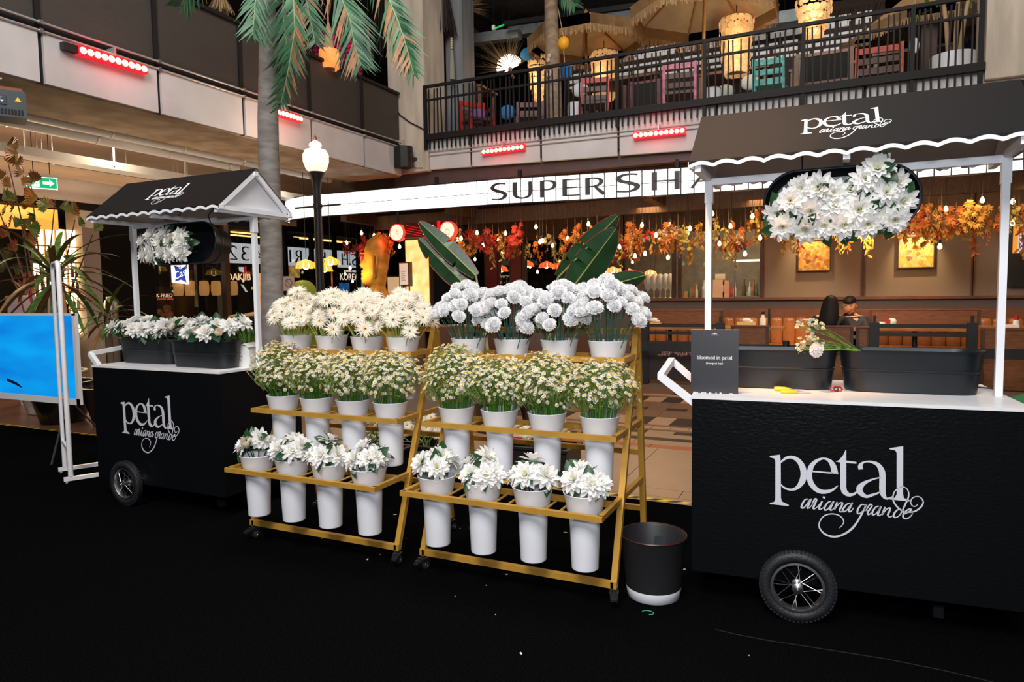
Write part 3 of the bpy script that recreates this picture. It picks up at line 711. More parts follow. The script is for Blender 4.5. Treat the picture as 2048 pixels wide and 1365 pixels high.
for x in (-.010, -.005, .0, .005, .010): b.lathe([(.0001, 0), (.0022, 0)], 8, T=Matrix.Translation((x - .0005, -.0007, .2865 + .001 * math.cos(x * 300))) @ Matrix.Rotation(R(90), 4, 'X') @ Matrix.Diagonal((1, .6, 1, 1)))
b.lathe([(.0001, 0), (.0032, 0)], 10, T=Matrix.Translation((0, -.0008, .287)) @ Matrix.Rotation(R(90), 4, 'X'))
b.obj('emblem', PRINT, t)

ORANGE = mat('yellow_handle_plastic', (.90, .50, .02), .4)
def snips(loc, rz, label):
    t = thing('flower_snips', label, 'scissors', loc, rz, 'flower snips on the counter')
    for s in (-1, 1):
        h = MB(); h.tube([(-.075, s * .014, .009), (-.06, s * .018, .009), (-.03, s * .015, .009), (-.005, s * .006, .008)], [.007, .0085, .008, .006], 10); ho = h.obj('handle', ORANGE, t, smooth=60)
        bl = MB(); bl.prism([(-.005, s * .006), (.0, -s * .002), (.055, -s * .001), (.060, s * .001), (.03, s * .006)], lambda x, y, h_: Vector((x, y, h_)), .005 + .002 * s, .007 + .002 * s); bl.obj('blade', CHROME, ho)
    b = MB(); b.lathe([(.0001, .012), (.004, .012), (.004, .003)], 10); b.obj('pivot', CHROME, t)
snips((-.185, 3.565, 1.0015), R(4), 'yellow handled snips lying farther back on the counter')
snips((-.150, 3.485, 1.0015), R(10), 'yellow handled snips lying nearer the counter edge')
REDP = mat('red_clear_plastic', (.45, .01, .008), .15, trans=.3)
t = thing('tape_cutter', 'small red plastic tape cutter lying on the counter between the troughs', 'tape cutter', (.014, 3.612, 1.0015), R(5))
b = MB(); b.tube([(-.028, 0, .012), (-.02, 0, .022), (.018, 0, .022), (.028, 0, .010), (.02, 0, .004), (-.02, 0, .004), (-.028, 0, .012)], .005, 8); b.obj('body', REDP, t, smooth=60)
b = MB(); b.lathe([(.007, -.012), (.0105, -.012), (.0105, .012), (.007, .012), (.007, -.012)], 14, T=Matrix.Translation((0, 0, .013)) @ Matrix.Rotation(R(90), 4, 'X')); b.obj('roll', BLACKP, t)
b = MB(); b.tube([(.60, 3.96, 1.008), (.66, 3.93, 1.008), (.70, 3.915, 1.008), (.725, 3.92, 1.006)], .004, 6); b.tube([(.70, 3.915, 1.008), (.735, 3.90, 1.009)], .007, 8)
tag(b.obj('cable', BLACKP), 'short black cable end lying behind the trough by the post', 'cable')
# lying posy
t = thing('posy', 'small posy of chamomile and one carnation lying across the two empty troughs', 'flowers', (-.03, 3.60, 1.205))
st = MB(); bl = MB(); sg = []
for k in range(22):
    e = Vector((-.075 + U(-.045, .055), U(-.05, .05), .05 + U(-.055, .075))); o = Vector((.125 + U(-.01, .02), U(-.012, .012), -.002 + U(-.004, .004)))
    st.tube([o, o.lerp(e, .5) + Vector((0, 0, U(.0, .012))), e], .0010, 4, cap=False)
    for j in range(5):
        p = e + Vector((U(-.02, .012), U(-.02, .02), U(-.018, .022)))
        st.tube([e.lerp(o, .15), p], .0008, 3, cap=False)
        nr = (Vector((-.5, -.5, .6)) + Vector((U(-.7, .7), U(-.5, .5), U(-.7, .6)))).normalized()
        if j == 0: sg.append((p, nr, U(.7, .95)))
        else: daisy(bl, Matrix.Translation(p) @ aim_rot(nr).to_matrix().to_4x4(), U(.6, .9))
st.obj('stems', STEM, t, kind='stuff'); bl.obj('small_blooms', [PETW, YEL], t, kind='stuff')
for p, nr, s in sg: put('bloom', DAISY, t, p, aim_rot(nr, U(0, 6)), scale=s)
r_ = aim_rot((-.6, -.8, .15)); ca = put('carnation_bloom', CARN[0], t, (-.035, -.06, .0), r_, scale=.8); put('calyx', CALYX, ca)
b = MB(); b.tube([(-.02, -.045, -.002), (.06, -.01, .005), (.13, .0, -.004)], .0028, 6); b.obj('carnation_stem', STEM, t)
for k in range(4): put('leaf', LEAFM, t, (.0 + .02 * k, U(-.02, .02), .01), aim_rot((U(-1, 1), U(-1, 0), U(0, 1))), scale=.45)
# white pouch
POUCH = mat('white_leather', (.74, .73, .70), .5, bump=.15, bs=40)
t = thing('white_pouch', 'white leather pouch with a scribbled mark, propped on the counter by the post', 'bag', (-3.80, 3.60, 1.0015), R(22))
b = MB(); pr = [(-.055, 0), (.05, 0), (.062, .05), (.055, .115), (.035, .145), (.0, .15), (-.03, .135), (-.05, .09), (-.06, .04)]
b.prism(pr, lambda x, y, h: Vector((x, h, y)), -.06, .09); b.obj('pouch_body', POUCH, t, smooth=50)
b = MB(); b.prism([(-.064, .03), (-.058, .03), (-.045, .10), (-.02, .142), (.02, .158), (.055, .135), (.06, .14), (.025, .166), (-.025, .15), (-.052, .105)], lambda x, y, h: Vector((x, h, y)), -.064, .094); b.obj('flap', POUCH, t, smooth=50)
b = MB(); INK = mat('black_ink', (.01, .01, .01), .6)
fi = lambda x, y, h: Vector((x, -.0605 - h, y))
for s_ in ('-.03,.10,.003 -.02,.09,.003 -.012,.10,.003 -.02,.11,.003', '-.02,.088,.003 -.025,.05,.003 -.01,.055,.003', '-.024,.068,.003 -.002,.075,.003 .004,.06,.003', '-.012,.04,.002 -.002,.045,.002'):
    b.stroke(pts3(s_), fi, .0, .0006, 3)
b.obj('scribble', INK, t)

# ------------------------------------------------------------------ waste bin, litter
t = thing('waste_bin', 'black waste bin with a pale grey foot, between the gold rack and a cart', 'bin', (-.785, 3.265, 0))
b = MB(); b.lathe([(.134, .052), (.158, .300), (.161, .305), (.158, .308), (.153, .30), (.130, .05)], 40); b.obj('body', mat('bin_black', (.016, .016, .018), .5), t, smooth=50)
b = MB(); b.lathe([(.001, .0), (.122, .0), (.128, .004), (.1345, .052), (.1335, .056), (.125, .02), (.001, .015)], 40); b.obj('foot', WPLASTIC, t, smooth=50)
b = MB(); b.lathe([(.1605, .303), (.1625, .306), (.160, .3105), (.156, .308), (.157, .303)], 40); b.obj('rim', mat('bin_rim', (.05, .012, .014), .35), t, smooth=60)
b = MB(); b.prism([(-.03, .10), (.03, .10), (.03, .235), (.022, .245), (-.022, .245), (-.03, .235)], lambda x, y, h: Vector((x + .0, .135 + (y - .1) * .10 - h, y)), 0, .006); b.obj('inner_tab', mat('bin_tab', (.03, .034, .04), .4), t)
b = MB(); g = Vector(at(1296, 1226, 'z', .004)); b.tube([g + Vector((.027 * math.cos(a), .02 * math.sin(a), 0)) for a in [R(-70 + 24 * k) for k in range(12)]], .0016, 5)
tag(b.obj('twist_tie', mat('teal_plastic', (.06, .45, .34), .4)), 'curled teal twist tie on the carpet in front of the waste bin', 'twist tie')
DB = mat('petal_litter', (.65, .62, .42), .7)
for px, py, kind_ in ((644, 1078, 0), (735, 1120, 1), (804, 1063, 1), (812, 1078, 0), (760, 1110, 0), (1042, 1308, 1), (1013, 1150, 2), (973, 1172, 0), (1131, 1066, 1), (910, 1194, 0), (991, 1231, 0), (1369, 1140, 1), (1498, 1312, 0), (570, 1019, 1), (790, 1030, 1), (920, 1058, 0)):
    p = at(px, py, 'z', .001)
    if kind_ == 2:
        o = put('fallen_daisy', DAISY, loc=p + Vector((0, 0, .002)), scale=.8); tag(o, 'fallen chamomile head on the carpet under the carnation rack', 'flower')
    else:
        b = MB(); n = 6; rr = .006 if kind_ else .0032
        b.prism([(rr * U(.5, 1.2) * math.cos(a) * (2.2 if kind_ else 1), rr * U(.5, 1.1) * math.sin(a)) for a in [k * 6.283 / n for k in range(n)]], lambda x, y, h: Vector((x, y, h)), 0, .0025)
        tag(b.obj('petal_scrap', DB, loc=p, rot=(0, 0, U(0, 6))), 'stray petal scrap on the carpet, number %d of those listed from the screen side' % 0 if False else 'stray pale petal scrap lying on the black carpet', 'petal', 'petal scraps on the carpet')

# ------------------------------------------------------------------ mirror and screen beside the palm-side cart
mA, mB = Vector((-5.625, 3.445, 0)), Vector((-6.0, 3.63, 0))
ang = math.atan2(mA.y - mB.y, mA.x - mB.x)
t = thing('standing_mirror', 'tall white framed mirror on feet, turned nearly edge on beside the cart', 'mirror', (mA + mB) / 2, ang)
w = (mA - mB).length / 2; HM = 1.79
b = MB(); b.tube([(-w, 0, .05), (-w, 0, HM - .06), (-w + .02, 0, HM - .018), (-w + .06, 0, HM), (w - .06, 0, HM), (w - .02, 0, HM - .018), (w, 0, HM - .06), (w, 0, .05)], .019, 8); b.bar((-w, 0, .27), (w, 0, .27), .03); b.obj('frame', WHITE, t, smooth=50)
b = MB(); b.box(-w + .012, w - .012, -.004, .004, .285, HM - .012); b.obj('mirror_glass', mat('mirror_glass', (.85, .86, .88), .03, 1.0), t)
for s in (-1, 1):
    b = MB(); b.bar((s * w, -.05, .03), (s * w, .36, .03), .034, .03); ft = b.obj('foot', WHITE, t)
    for y in (-.03, .33):
        b = MB(); b.lathe([(.001, 0), (.010, 0), (.010, .016)], 10, c=(s * w, y, 0)); b.obj('glide', WHITE, ft)
t = thing('display_screen', 'large white framed screen glowing blue beside the standing mirror', 'screen', (-7.08, 4.02, 0))
sx0, sx1, sz0, sz1 = -.80, .72, .505, 1.36
b = MB(); b.box(sx0, sx1, 0, .03, sz0, sz1); b.obj('housing', WPLASTIC, t)
b = MB()
for q in ((sx0, sx1, sz0, sz0 + .055), (sx0, sx1, sz1 - .018, sz1), (sx0, sx0 + .02, sz0, sz1), (sx1 - .035, sx1, sz0, sz1)): b.box(q[0] - .002, q[1] + .002, -.008, 0, q[2] - .002, q[3] + .002)
b.obj('bezel', WHITE, t)
BLUE = bpy.data.materials.new('screen_picture'); BLUE.use_nodes = True
nt = BLUE.node_tree; pb = nt.nodes['Principled BSDF']; pb.inputs['Base Color'].default_value = (.01, .02, .04, 1); pb.inputs['Roughness'].default_value = .25
tc = nt.nodes.new('ShaderNodeTexCoord'); mp = nt.nodes.new('ShaderNodeMapping'); mp.inputs['Scale'].default_value = (.5, 1, 2.2); nz = nt.nodes.new('ShaderNodeTexNoise'); nz.inputs['Scale'].default_value = 1.6; nz.inputs['Detail'].default_value = 2
rp = nt.nodes.new('ShaderNodeValToRGB'); rp.color_ramp.elements[0].color = (.0, .20, .74, 1); rp.color_ramp.elements[1].color = (.0, .40, .93, 1); rp.color_ramp.elements[0].position = .36; rp.color_ramp.elements[1].position = .66
for a_, b_ in ((tc.outputs['Object'], mp.inputs[0]), (mp.outputs[0], nz.inputs['Vector']), (nz.outputs[0], rp.inputs[0]), (rp.outputs[0], pb.inputs['Emission Color'])): nt.links.new(a_, b_)
pb.inputs['Emission Strength'].default_value = .95
b = MB(); b.box(sx0 + .02, sx1 - .035, -.003, -.0005, sz0 + .055, sz1 - .018); b.obj('picture', BLUE, t)
b = MB(); b.stroke([(-.55, .66, .03), (-.38, .62, .028), (-.31, .59, .012)], lambda x, y, h: Vector((x + .14, -.0032 - h, y + .04)), 0, .0008, 2); b.obj('dark_streak', mat('screen_dark', (.005, .012, .04), .4), t)
for x0, x1, y1 in ((.50, .70, -.30), (.55, .82, .30), (-.6, -.8, -.2)):
    b = MB(); b.tube([(x0, .02, sz0 + .02), (x1, y1 + .02, .0)], .010, 6); b.obj('stand_leg', BLACKM, t)
# ================================================================== the mall: structure
CONC = mat('fair_faced_concrete', (.40, .35, .31), .8, var=.10, vs=1.6, bump=.08, bs=30, detail=8)
CONCP = mat('concrete_fascia', (.50, .485, .485), .8, var=.10, vs=1.3, bump=.05, bs=30, detail=8)
CONCS = mat('stained_soffit', (.40, .33, .27), .85, var=0, vs=2.6, col2=(.24, .17, .115), detail=9, bump=.05, bs=20)
COLM = mat('column_concrete', (.50, .43, .345), .8, var=.16, vs=2.0, stretch=(3, 3, .5), bump=.06, bs=40, detail=9)
GREYC = mat('grey_column', (.17, .18, .19), .6, var=.2, vs=2.5, stretch=(4, 4, .25))
DARKST = mat('dark_steel', (.012, .011, .012), .55, spec=.25)
MESH = mat('perforated_screen', (.040, .034, .029), .55, var=.22, vs=60, stretch=(.15, .15, 8), bump=.3, bs=180)
PIPE = mat('white_pipe', (.52, .55, .58), .4)
CONDUIT = mat('galvanised_conduit', (.55, .53, .52), .35, .6)
OXB = mat('oxblood_beam', (.075, .040, .038), .6, var=.1)
DARKW = mat('dark_interior', (.012, .009, .008), .8)
BRZ = mat('bronze_mullion', (.10, .055, .028), .45, .3)
WOODB = mat('brown_timber', (.17, .070, .026), .5, var=.25, vs=6, stretch=(1, 6, 6))
TILET = mat('tan_floor_tile', (.35, .215, .125), .35, var=.05, vs=3)
TILEB = mat('brown_floor_tile', (.19, .095, .05), .35, var=.08, vs=3)
TILED = mat('dark_floor_tile', (.030, .020, .016), .35)
TILEO = mat('terracotta_tile', (.36, .10, .03), .4)
TILEP = mat('pale_floor_tile', (.42, .245, .135), .35, var=.04)
TILER = mat('red_brown_tile', (.21, .10, .065), .30, var=.10, vs=2)
GROUT = mat('grout', (.12, .085, .06), .85)
def thin_glass(name, tint=.93, gloss=.10):
    g = bpy.data.materials.new(name); g.use_nodes = True; nt = g.node_tree
    for n in list(nt.nodes): nt.nodes.remove(n)
    o = nt.nodes.new('ShaderNodeOutputMaterial'); mx = nt.nodes.new('ShaderNodeMixShader'); tr = nt.nodes.new('ShaderNodeBsdfTransparent'); gl = nt.nodes.new('ShaderNodeBsdfGlossy'); fr = nt.nodes.new('ShaderNodeLayerWeight'); mp_ = nt.nodes.new('ShaderNodeMath'); mp_.operation = 'MULTIPLY_ADD'; mp_.inputs[1].default_value = gloss; mp_.inputs[2].default_value = .015
    fr.inputs[0].default_value = .35; nt.links.new(fr.outputs['Facing'], mp_.inputs[0]); tr.inputs[0].default_value = (tint, tint, tint, 1); gl.inputs['Roughness'].default_value = .02; gl.inputs[0].default_value = (.8, .8, .8, 1)
    nt.links.new(mp_.outputs[0], mx.inputs[0]); nt.links.new(tr.outputs[0], mx.inputs[1]); nt.links.new(gl.outputs[0], mx.inputs[2]); nt.links.new(mx.outputs[0], o.inputs[0])
    return g
GLASS = thin_glass('window_glass')
def glow(name, col, s, var=0, vs=8, col2=None, stretch=(1, 1, 1)): return mat(name, col, .5, emit=s, var=var, vs=vs, col2=col2, stretch=stretch)

YB, XL = 11.5, -7.70
b = MB(); b.box(-26, 14, -6, 34, -.30, -.021); fl = struct(b.obj('floor', GROUT))
def tile_row(y0, y1, x0, x1, w, mats, off=0, gap=.006, z=-.0205, nm='tile'):
    k = 0; x = x0 + off
    b = MB(); b.box(0, w - gap, 0, y1 - y0 - gap, 0, .0085)
    ms = [b.mesh(nm, q) for q in mats]
    while x < x1:
        put(nm, ms[k % len(ms)], fl, (x, y0, z)); x += w; k += 1
tile_row(4.76, 4.92, -4.6, 3.4, .80, [TILET])
tile_row(4.92, 5.12, -4.6, 3.4, .60, [TILET])
tile_row(5.12, 6.46, -4.6, 3.4, 1.2, [TILET], -.5)
tile_row(6.46, 6.60, -4.6, 2.6, .60, [TILEO])
tile_row(6.60, 6.80, -4.2, .6, .60, [TILET])
tile_row(6.80, 6.93, -4.2, .2, .60, [TILED])
tile_row(6.93, 7.12, -4.2, .2, .60, [TILET])
tile_row(7.12, 7.27, -4.2, 0, .30, [TILET, TILED])
tile_row(7.27, 7.36, -4.2, 0, .60, [TILEB])
tile_row(7.36, 7.50, -4.2, 0, .20, [TILEP])
tile_row(7.50, 7.58, -4.2, 0, .60, [TILEB])
tile_row(7.58, 8.06, -4.4, 0, .25, [TILEP, TILED])
tile_row(8.06, 8.54, -4.4, 0, .50, [TILEB])
tile_row(8.54, 8.72, -4.4, 0, .25, [TILED, TILEB])
tile_row(8.72, 9.16, -4.4, -.2, .50, [TILEB])
tile_row(9.16, 9.60, -4.6, -.2, .25, [TILED, TILEP])
tile_row(9.60, 9.70, -4.6, -.2, .60, [TILEB])
tile_row(9.70, 9.86, -4.6, -.2, .22, [TILEP])
tile_row(9.86, 10.05, -4.6, -.2, .50, [TILEB, TILED])
tile_row(10.05, 10.6, -4.6, -.2, .50, [TILEB])
for j in range(4): tile_row(4.76 + .62 * j, 5.38 + .62 * j, -11.4, -4.7, .62, [TILER])
# hazard tape along the carpet's far edge
YT = mat('yellow_tape', (.85, .56, .02), .45); BT = mat('black_tape', (.012, .012, .012), .45)
def hazard(x0, x1, y, label):
    t = thing('hazard_tape', label, 'tape', ((x0 + x1) / 2, y, -.0115))
    L = (x1 - x0) / 2; n = int((x1 - x0) / .14); w = (x1 - x0) / n
    for c, m_, nm in ((0, YT, 'yellow_stripe'), (1, BT, 'black_stripe')):
        b = MB(); h = w / 2
        b.prism([(0, 0), (h, 0), (h + .05, .05), (.05, .05)], lambda x, y_, q: Vector((x, y_, q)), 0, .0006); me = b.mesh(nm, m_)
        for k in range(n): put(nm, me, t, (-L + k * w + c * h, -.025, 0))
hazard(-4.4, 3.4, 4.835, 'yellow and black hazard tape on the tan tiles behind the gold racks')
hazard(-9.2, -4.5, 4.80, 'yellow and black hazard tape on the red brown tiles under the blue screen')

# ------------------------------------------------------------------ the balcony beside the palm
seam = [-1.0, .43, 1.85, 3.27, 4.677, 6.094, 7.455, 8.87, 10.25, 11.42]
b = MB(); b.box(-9.05, XL - .06, -1, 11.5, 3.82, 4.40); b.k = 0
sl = struct(b.obj('slab_left', CONCS))
bal = thing('screen_balcony', 'long balcony with concrete fascia panels and dark perforated screens, beside the palm', 'balcony', (XL, 5, 4.4))
def loc_(o): return (-XL + 0 * o, -5, -4.4)
off = Vector((-XL, -5, -4.4))
for k in range(3, len(seam) - 1):
    y0, y1 = seam[k], seam[k + 1]
    b = MB(); b.box(XL - .055, XL, y0 + .028, y1 - .028, 3.805, 4.335); b.obj('fascia_panel', CONCP, bal, off)
    b = MB(); b.box(XL - .07, XL - .05, y0, y1, 4.46, 5.35); b.obj('mesh_screen', MESH, bal, off)
    b = MB(); b.box(XL - .08, XL - .02, y0 - .03, y0 + .03, 4.40, 5.37); b.obj('post', DARKST, bal, off)
    b = MB(); b.box(XL - .06, XL - .035, y0 - .03, y0 + .03, 3.80, 4.34); b.obj('dark_joint', DARKST, bal, off)
    b = MB()
    for z in (4.345, 4.435): b.box(XL - .005, XL + .035, y0 - .02, y0 + .02, z - .022, z + .022)
    b.obj('conduit_clamp', CHROME, bal, off, kind='stuff')
b = MB(); b.box(XL - .10, XL - .01, 3.0, 11.42, 5.35, 5.40); b.obj('top_rail', DARKST, bal, off)
b = MB(); b.box(XL - .09, XL - .04, 3.0, 11.42, 4.335, 4.46); b.obj('kick_plate', DARKST, bal, off)
for z in (4.345, 4.435):
    b = MB(); b.tube([(XL + .012, 3.0, z), (XL + .012, 11.40, z)], .014, 8); b.obj('conduit', CONDUIT, bal, off, smooth=60)
b = MB(); b.box(-9.05, XL - .062, -1, 11.45, 3.79, 3.82); struct(b.obj('beam_left', CONCS))
# red wash light bars
LENS = glow('red_lens', (1.0, .50, .30), 3.2)
HALO = mat('red_lit_housing', (.35, .004, .008), .4, emit=.9, ecol=(1, .01, .03))
def led_bar(p0, p1, n, out, label, dark_end=0):
    p0, p1 = Vector(p0), Vector(p1); d = (p1 - p0); L = d.length; d.normalize(); mid = (p0 + p1) / 2
    t = thing('led_wash_bar', label, 'light', mid, group='red LED bars on the fascias')
    e = d * (L / n * .62)
    b = MB(); b.bar(p0 - e - mid - out * .05, p1 + e - mid - out * .05, .085, .10); b.obj('housing', HALO, t)
    if dark_end:
        b = MB(); b.bar(p0 - e - d * .16 - mid - out * .05, p0 - e - mid - out * .05, .07, .08); b.obj('end_cap', BLACKM, t)
    b = MB(); b.bar(Vector((0, 0, .05)) - out * .06, Vector((0, 0, .14)) - out * .06, .14, .02, up=d); b.obj('bracket', CONDUIT, t)
    R3 = out.to_track_quat('Z', 'Y').to_matrix().to_4x4()
    b = MB(); b.lathe([(.001, .018), (.022, .015), (.036, .005), (.038, -.004), (.03, -.012)], 16); me = b.mesh('lens', LENS, 179)
    for k in range(n):
        put('lens', me, t, p0 + d * (L * k / (n - 1)) - mid, out.to_track_quat('Z', 'Y').to_euler())
    light('led_bar_glow', 'POINT', mid + out * .22, 4.5, (1, .02, .04), .15)
OX, OY = Vector((1, 0, 0)), Vector((0, -1, 0))
led_bar(at(167, 101, 'x', XL + .10), at(289, 138, 'x', XL + .10), 10, OX, 'red LED bar high on the balcony fascia, farthest from the palm, showing all ten lamps', 1)
led_bar(at(538, 218, 'x', XL + .10), at(602, 238, 'x', XL + .10), 10, OX, 'red LED bar half hidden by the palm trunk')
led_bar(at(967, 304, 'y', YB - .12), at(1043, 294, 'y', YB - .12), 10, OY, 'red LED bar under the railing nearest the loudspeaker')
led_bar(at(1271, 271, 'y', YB - .12), at(1364, 261, 'y', YB - .12), 10, OY, 'red LED bar under the railing next to the big canopy')

# under the balcony: ceiling, pipes, hangers, lintel, exit sign
CEIL = mat('warm_concrete_ceiling', (.58, .44, .34), .85, var=.12, vs=1.1, detail=8)
b = MB(); b.box(-19, -9.05, -1, 24, 4.10, 4.35); struct(b.obj('ceiling_left', CEIL))
for k, (x, z, r_, y1) in enumerate(((-9.40, 3.86, .085, 11.3), (-9.72, 3.80, .075, 9.2), (-10.75, 3.56, .03, 12), (-11.0, 3.62, .02, 12), (-11.12, 3.70, .02, 12))):
    b = MB(); b.tube([(x, 2.5, z), (x, y1, z)], r_, 12)
    t = thing('pipe', ('thick white pipe running under the balcony beam', 'second white pipe running below the thick one', 'dark conduit nearest the exit sign', 'upper dark conduit over the exit sign', 'topmost thin conduit over the exit sign')[k], 'pipe', (0, 0, 0))
    b.obj('pipe_run', PIPE if k < 2 else DARKST, t, smooth=60)
    for y in (4.2, 5.4, 6.6, 7.8, 9.0):
        b = MB(); b.tube([(x, y, z + r_), (x, y, 4.10)], .008, 6); b.lathe([(r_ + .006, -.015), (r_ + .006, .015)], 12, T=Matrix.Translation((x, y, z)) @ Matrix.Rotation(R(90), 4, 'X')); b.obj('hanger', CONDUIT, t)
t = thing('cable_tray', 'grey cable tray hanging under the warm concrete ceiling', 'tray', (0, 0, 0))
b = MB(); b.box(-10.55, -10.2, 2.5, 12, 3.50, 3.515); b.box(-10.21, -10.2, 2.5, 12, 3.515, 3.62); b.box(-10.55, -10.54, 2.5, 12, 3.515, 3.62); b.obj('tray_channel', PIPE, t)
for y in (4.6, 5.9, 7.2, 8.5):
    b = MB(); b.tube([(-10.2, y, 3.55), (-10.2, y, 4.1)], .016, 6); b.obj('hanger', PIPE, t)
for k, (x, y) in enumerate(((-10.3, 5.0), (-12.6, 6.6), (-10.0, 7.1), (-13.2, 9.5), (-9.9, 10.4))):
    t = thing('downlight', 'small ceiling downlight, %s under the balcony' % ('closest to the projector', 'above the red leaved plant', 'beside the pipes', 'over the gable end canopy', 'beyond the palm trunk')[k], 'light', (x, y, 4.05), group='downlights under the balcony')
    b = MB(); b.lathe([(.05, .05), (.05, -.05), (.06, -.055), (.06, .05)], 16); b.obj('can', PIPE, t)
    b = MB(); b.lathe([(.001, -.045), (.048, -.045)], 16); b.obj('lamp', glow('warm_lamp%d' % k, (1, .80, .50), 9), t)
    light('downlight_beam', 'AREA', (x, y, 3.97), 24, (1, .74, .48), .25, (x, y, 0))
light('ceiling_fill_light', 'AREA', (-10.4, 7.0, 2.7), 46, (1, .70, .44), 2.5, (-10.2, 7.4, 6), 6.0)  # unseen upward fill added to brighten the balcony soffit and ceiling
light('ceiling_fill_light', 'AREA', (-14.5, 9.0, 3.2), 70, (1, .68, .40), 3.0, (-14.5, 9.0, 6), 8.0)  # second added fill, brightens the deeper part of the ceiling
b = MB(); b.box(-11.9, -11.4, -1, 12.5, 3.10, 3.46); struct(b.obj('lintel_left', CONC)); b = MB(); b.box(-19.2, -19, -1, 24, 2.9, 4.35); struct(b.obj('wall_left_far', CONC))
t = thing('exit_sign', 'green running man exit sign hanging over the shopfront', 'sign', at(84, 366, 'x', -10.5), R(90 - 28))
GRN = glow('exit_green', (.0, .40, .16), .9); EXW = glow('exit_white', (.9, 1, .93), 1.1)
b = MB(); b.box(-.19, .19, 0, .03, -.085, .085); b.obj('panel', EXW, t)
b = MB(); b.box(-.18, .18, -.003, 0, -.075, .075); b.obj('face', GRN, t)
b = MB(); b.box(-.20, .20, -.01, .05, .085, .125); b.obj('housing', PIPE, t)
fe = lambda x, y, h: Vector((x, -.003 - h, y))
b = MB(); b.box(-.135, -.03, -.0045, -.003, -.06, .06); b.obj('door_mark', EXW, t)
b = MB(); b.prism([(.01, -.02), (.09, -.02), (.09, -.05), (.15, 0), (.09, .05), (.09, .02), (.01, .02)], fe, .0, .0015); b.obj('arrow', EXW, t)
b = MB(); b.lathe([(.0001, 0), (.012, 0)], 10, T=Matrix.Translation((-.075, -.0055, .042)) @ Matrix.Rotation(R(90), 4, 'X'))
for s_ in ('-.08,.03,.014 -.088,-.005,.016', '-.088,-.005,.012 -.062,-.02,.012 -.07,-.05,.010', '-.088,-.005,.012 -.105,-.03,.012 -.13,-.032,.010', '-.08,.022,.009 -.055,.012,.009 -.045,.025,.008', '-.08,.022,.009 -.105,.02,.009 -.115,.0,.008'): b.stroke(pts3(s_), fe, .002, .0030, 1)
b.obj('running_figure', GRN, t)
for x in (-.1, .1):
    b = MB(); b.tube([(x, .02, .12), (x, .02, .75)], .006, 6); b.obj('hanger', DARKST, t)
# stage projector hanging at the frame edge
pp = at(14, 214, 'x', -5.6)
t = thing('stage_projector', 'dark stage projector with yellow warning triangle hanging near the balcony', 'projector', pp, R(62))
PJ = mat('projector_grey', (.045, .055, .062), .5)
b = MB(); b.box(-.24, .115, -.12, .12, -.095, .095); b.obj('body', PJ, t)
b = MB(); b.prism([(-.24, .085), (.115, .085), (.09, .125), (-.24, .125)], lambda x, y, h: Vector((x, h, y)), -.09, .09); b.obj('top_cover', mat('projector_rust', (.20, .06, .03), .5), t)
b = MB(); b.lathe([(.02, -.125), (.035, -.14), (.04, -.12)], 16, T=Matrix.Translation((-.04, 0, .0)) @ Matrix.Rotation(R(0), 4, 'X'));
b = MB(); b.box(-.075, -.005, -.128, -.12, -.01, .055); b.lathe([(.001, 0), (.02, .004), (.024, 0)], 14, T=Matrix.Translation((-.04, -.128, .022)) @ Matrix.Rotation(R(90), 4, 'X')); b.obj('lens_window', mat('projector_lens', (.12, .14, .16), .15, .4), t)
b = MB()
for k in range(16): b.box(-.22 + .02 * k, -.208 + .02 * k, -.126, -.12, -.075, -.04)
b.obj('vent', DARKST, t, kind='stuff')
b = MB(); b.prism([(.045, .02), (.085, .02), (.065, .055)], lambda x, y, h: Vector((x, -.120 - h, y)), 0, .001); b.obj('warning_triangle', YT, t)
b = MB(); b.tube([(.09, 0, .08), (.09, 0, .13), (-.05, 0, .14), (-.24, 0, .14)], .008, 6); b.tube([(-.06, 0, .14), (-.06, 0, .4)], .012, 6); b.obj('yoke', BLACKM, t)
b = MB()
for a in (0, 60, 120): b.tube([(-.06 - .04 * math.cos(R(a)), 0, .20 - .04 * math.sin(R(a))), (-.06 + .04 * math.cos(R(a)), 0, .20 + .04 * math.sin(R(a)))], .007, 6)
b.obj('wing_bolt', CHROME, t)

# ------------------------------------------------------------------ corner column, loudspeaker, rear balcony
def rz(px, py, Y=YB): p = at(px, py, 'y', Y); return p.x, p.z
b = MB(); b.box(-8.02, -7.19, YB - .02, YB + .75, 4.28, 9.0); b.box(-8.02, -7.13, YB - .05, YB + .75, 3.86, 4.28); struct(b.obj('column_left', COLM))
b = MB(); b.box(-7.35, -6.95, 12.6, 13.1, 4.45, 9.0); struct(b.obj('column_rear', GREYC))
b = MB(); b.box(1.80, 4.5, YB - .10, YB + .7, 4.30, 9.0); struct(b.obj('column_right', COLM))
b = MB(); b.box(-8.4, 5.0, YB + .03, 22, 3.98, 4.44); struct(b.obj('slab_rear', CONC))
rb = thing('railing_balcony', 'upper balcony with black bar railing over concrete fascia panels', 'balcony', (-3, YB, 4.4))
off = Vector((3, -YB, -4.4))
sx = [-7.14, -5.90, -5.05, -2.95, -.85, 1.25, 3.4]
xs = [rz(px, 300)[0] for px in (857, 942, 1082, 1237)] + [-1.75, .35, 2.45, 4.2]
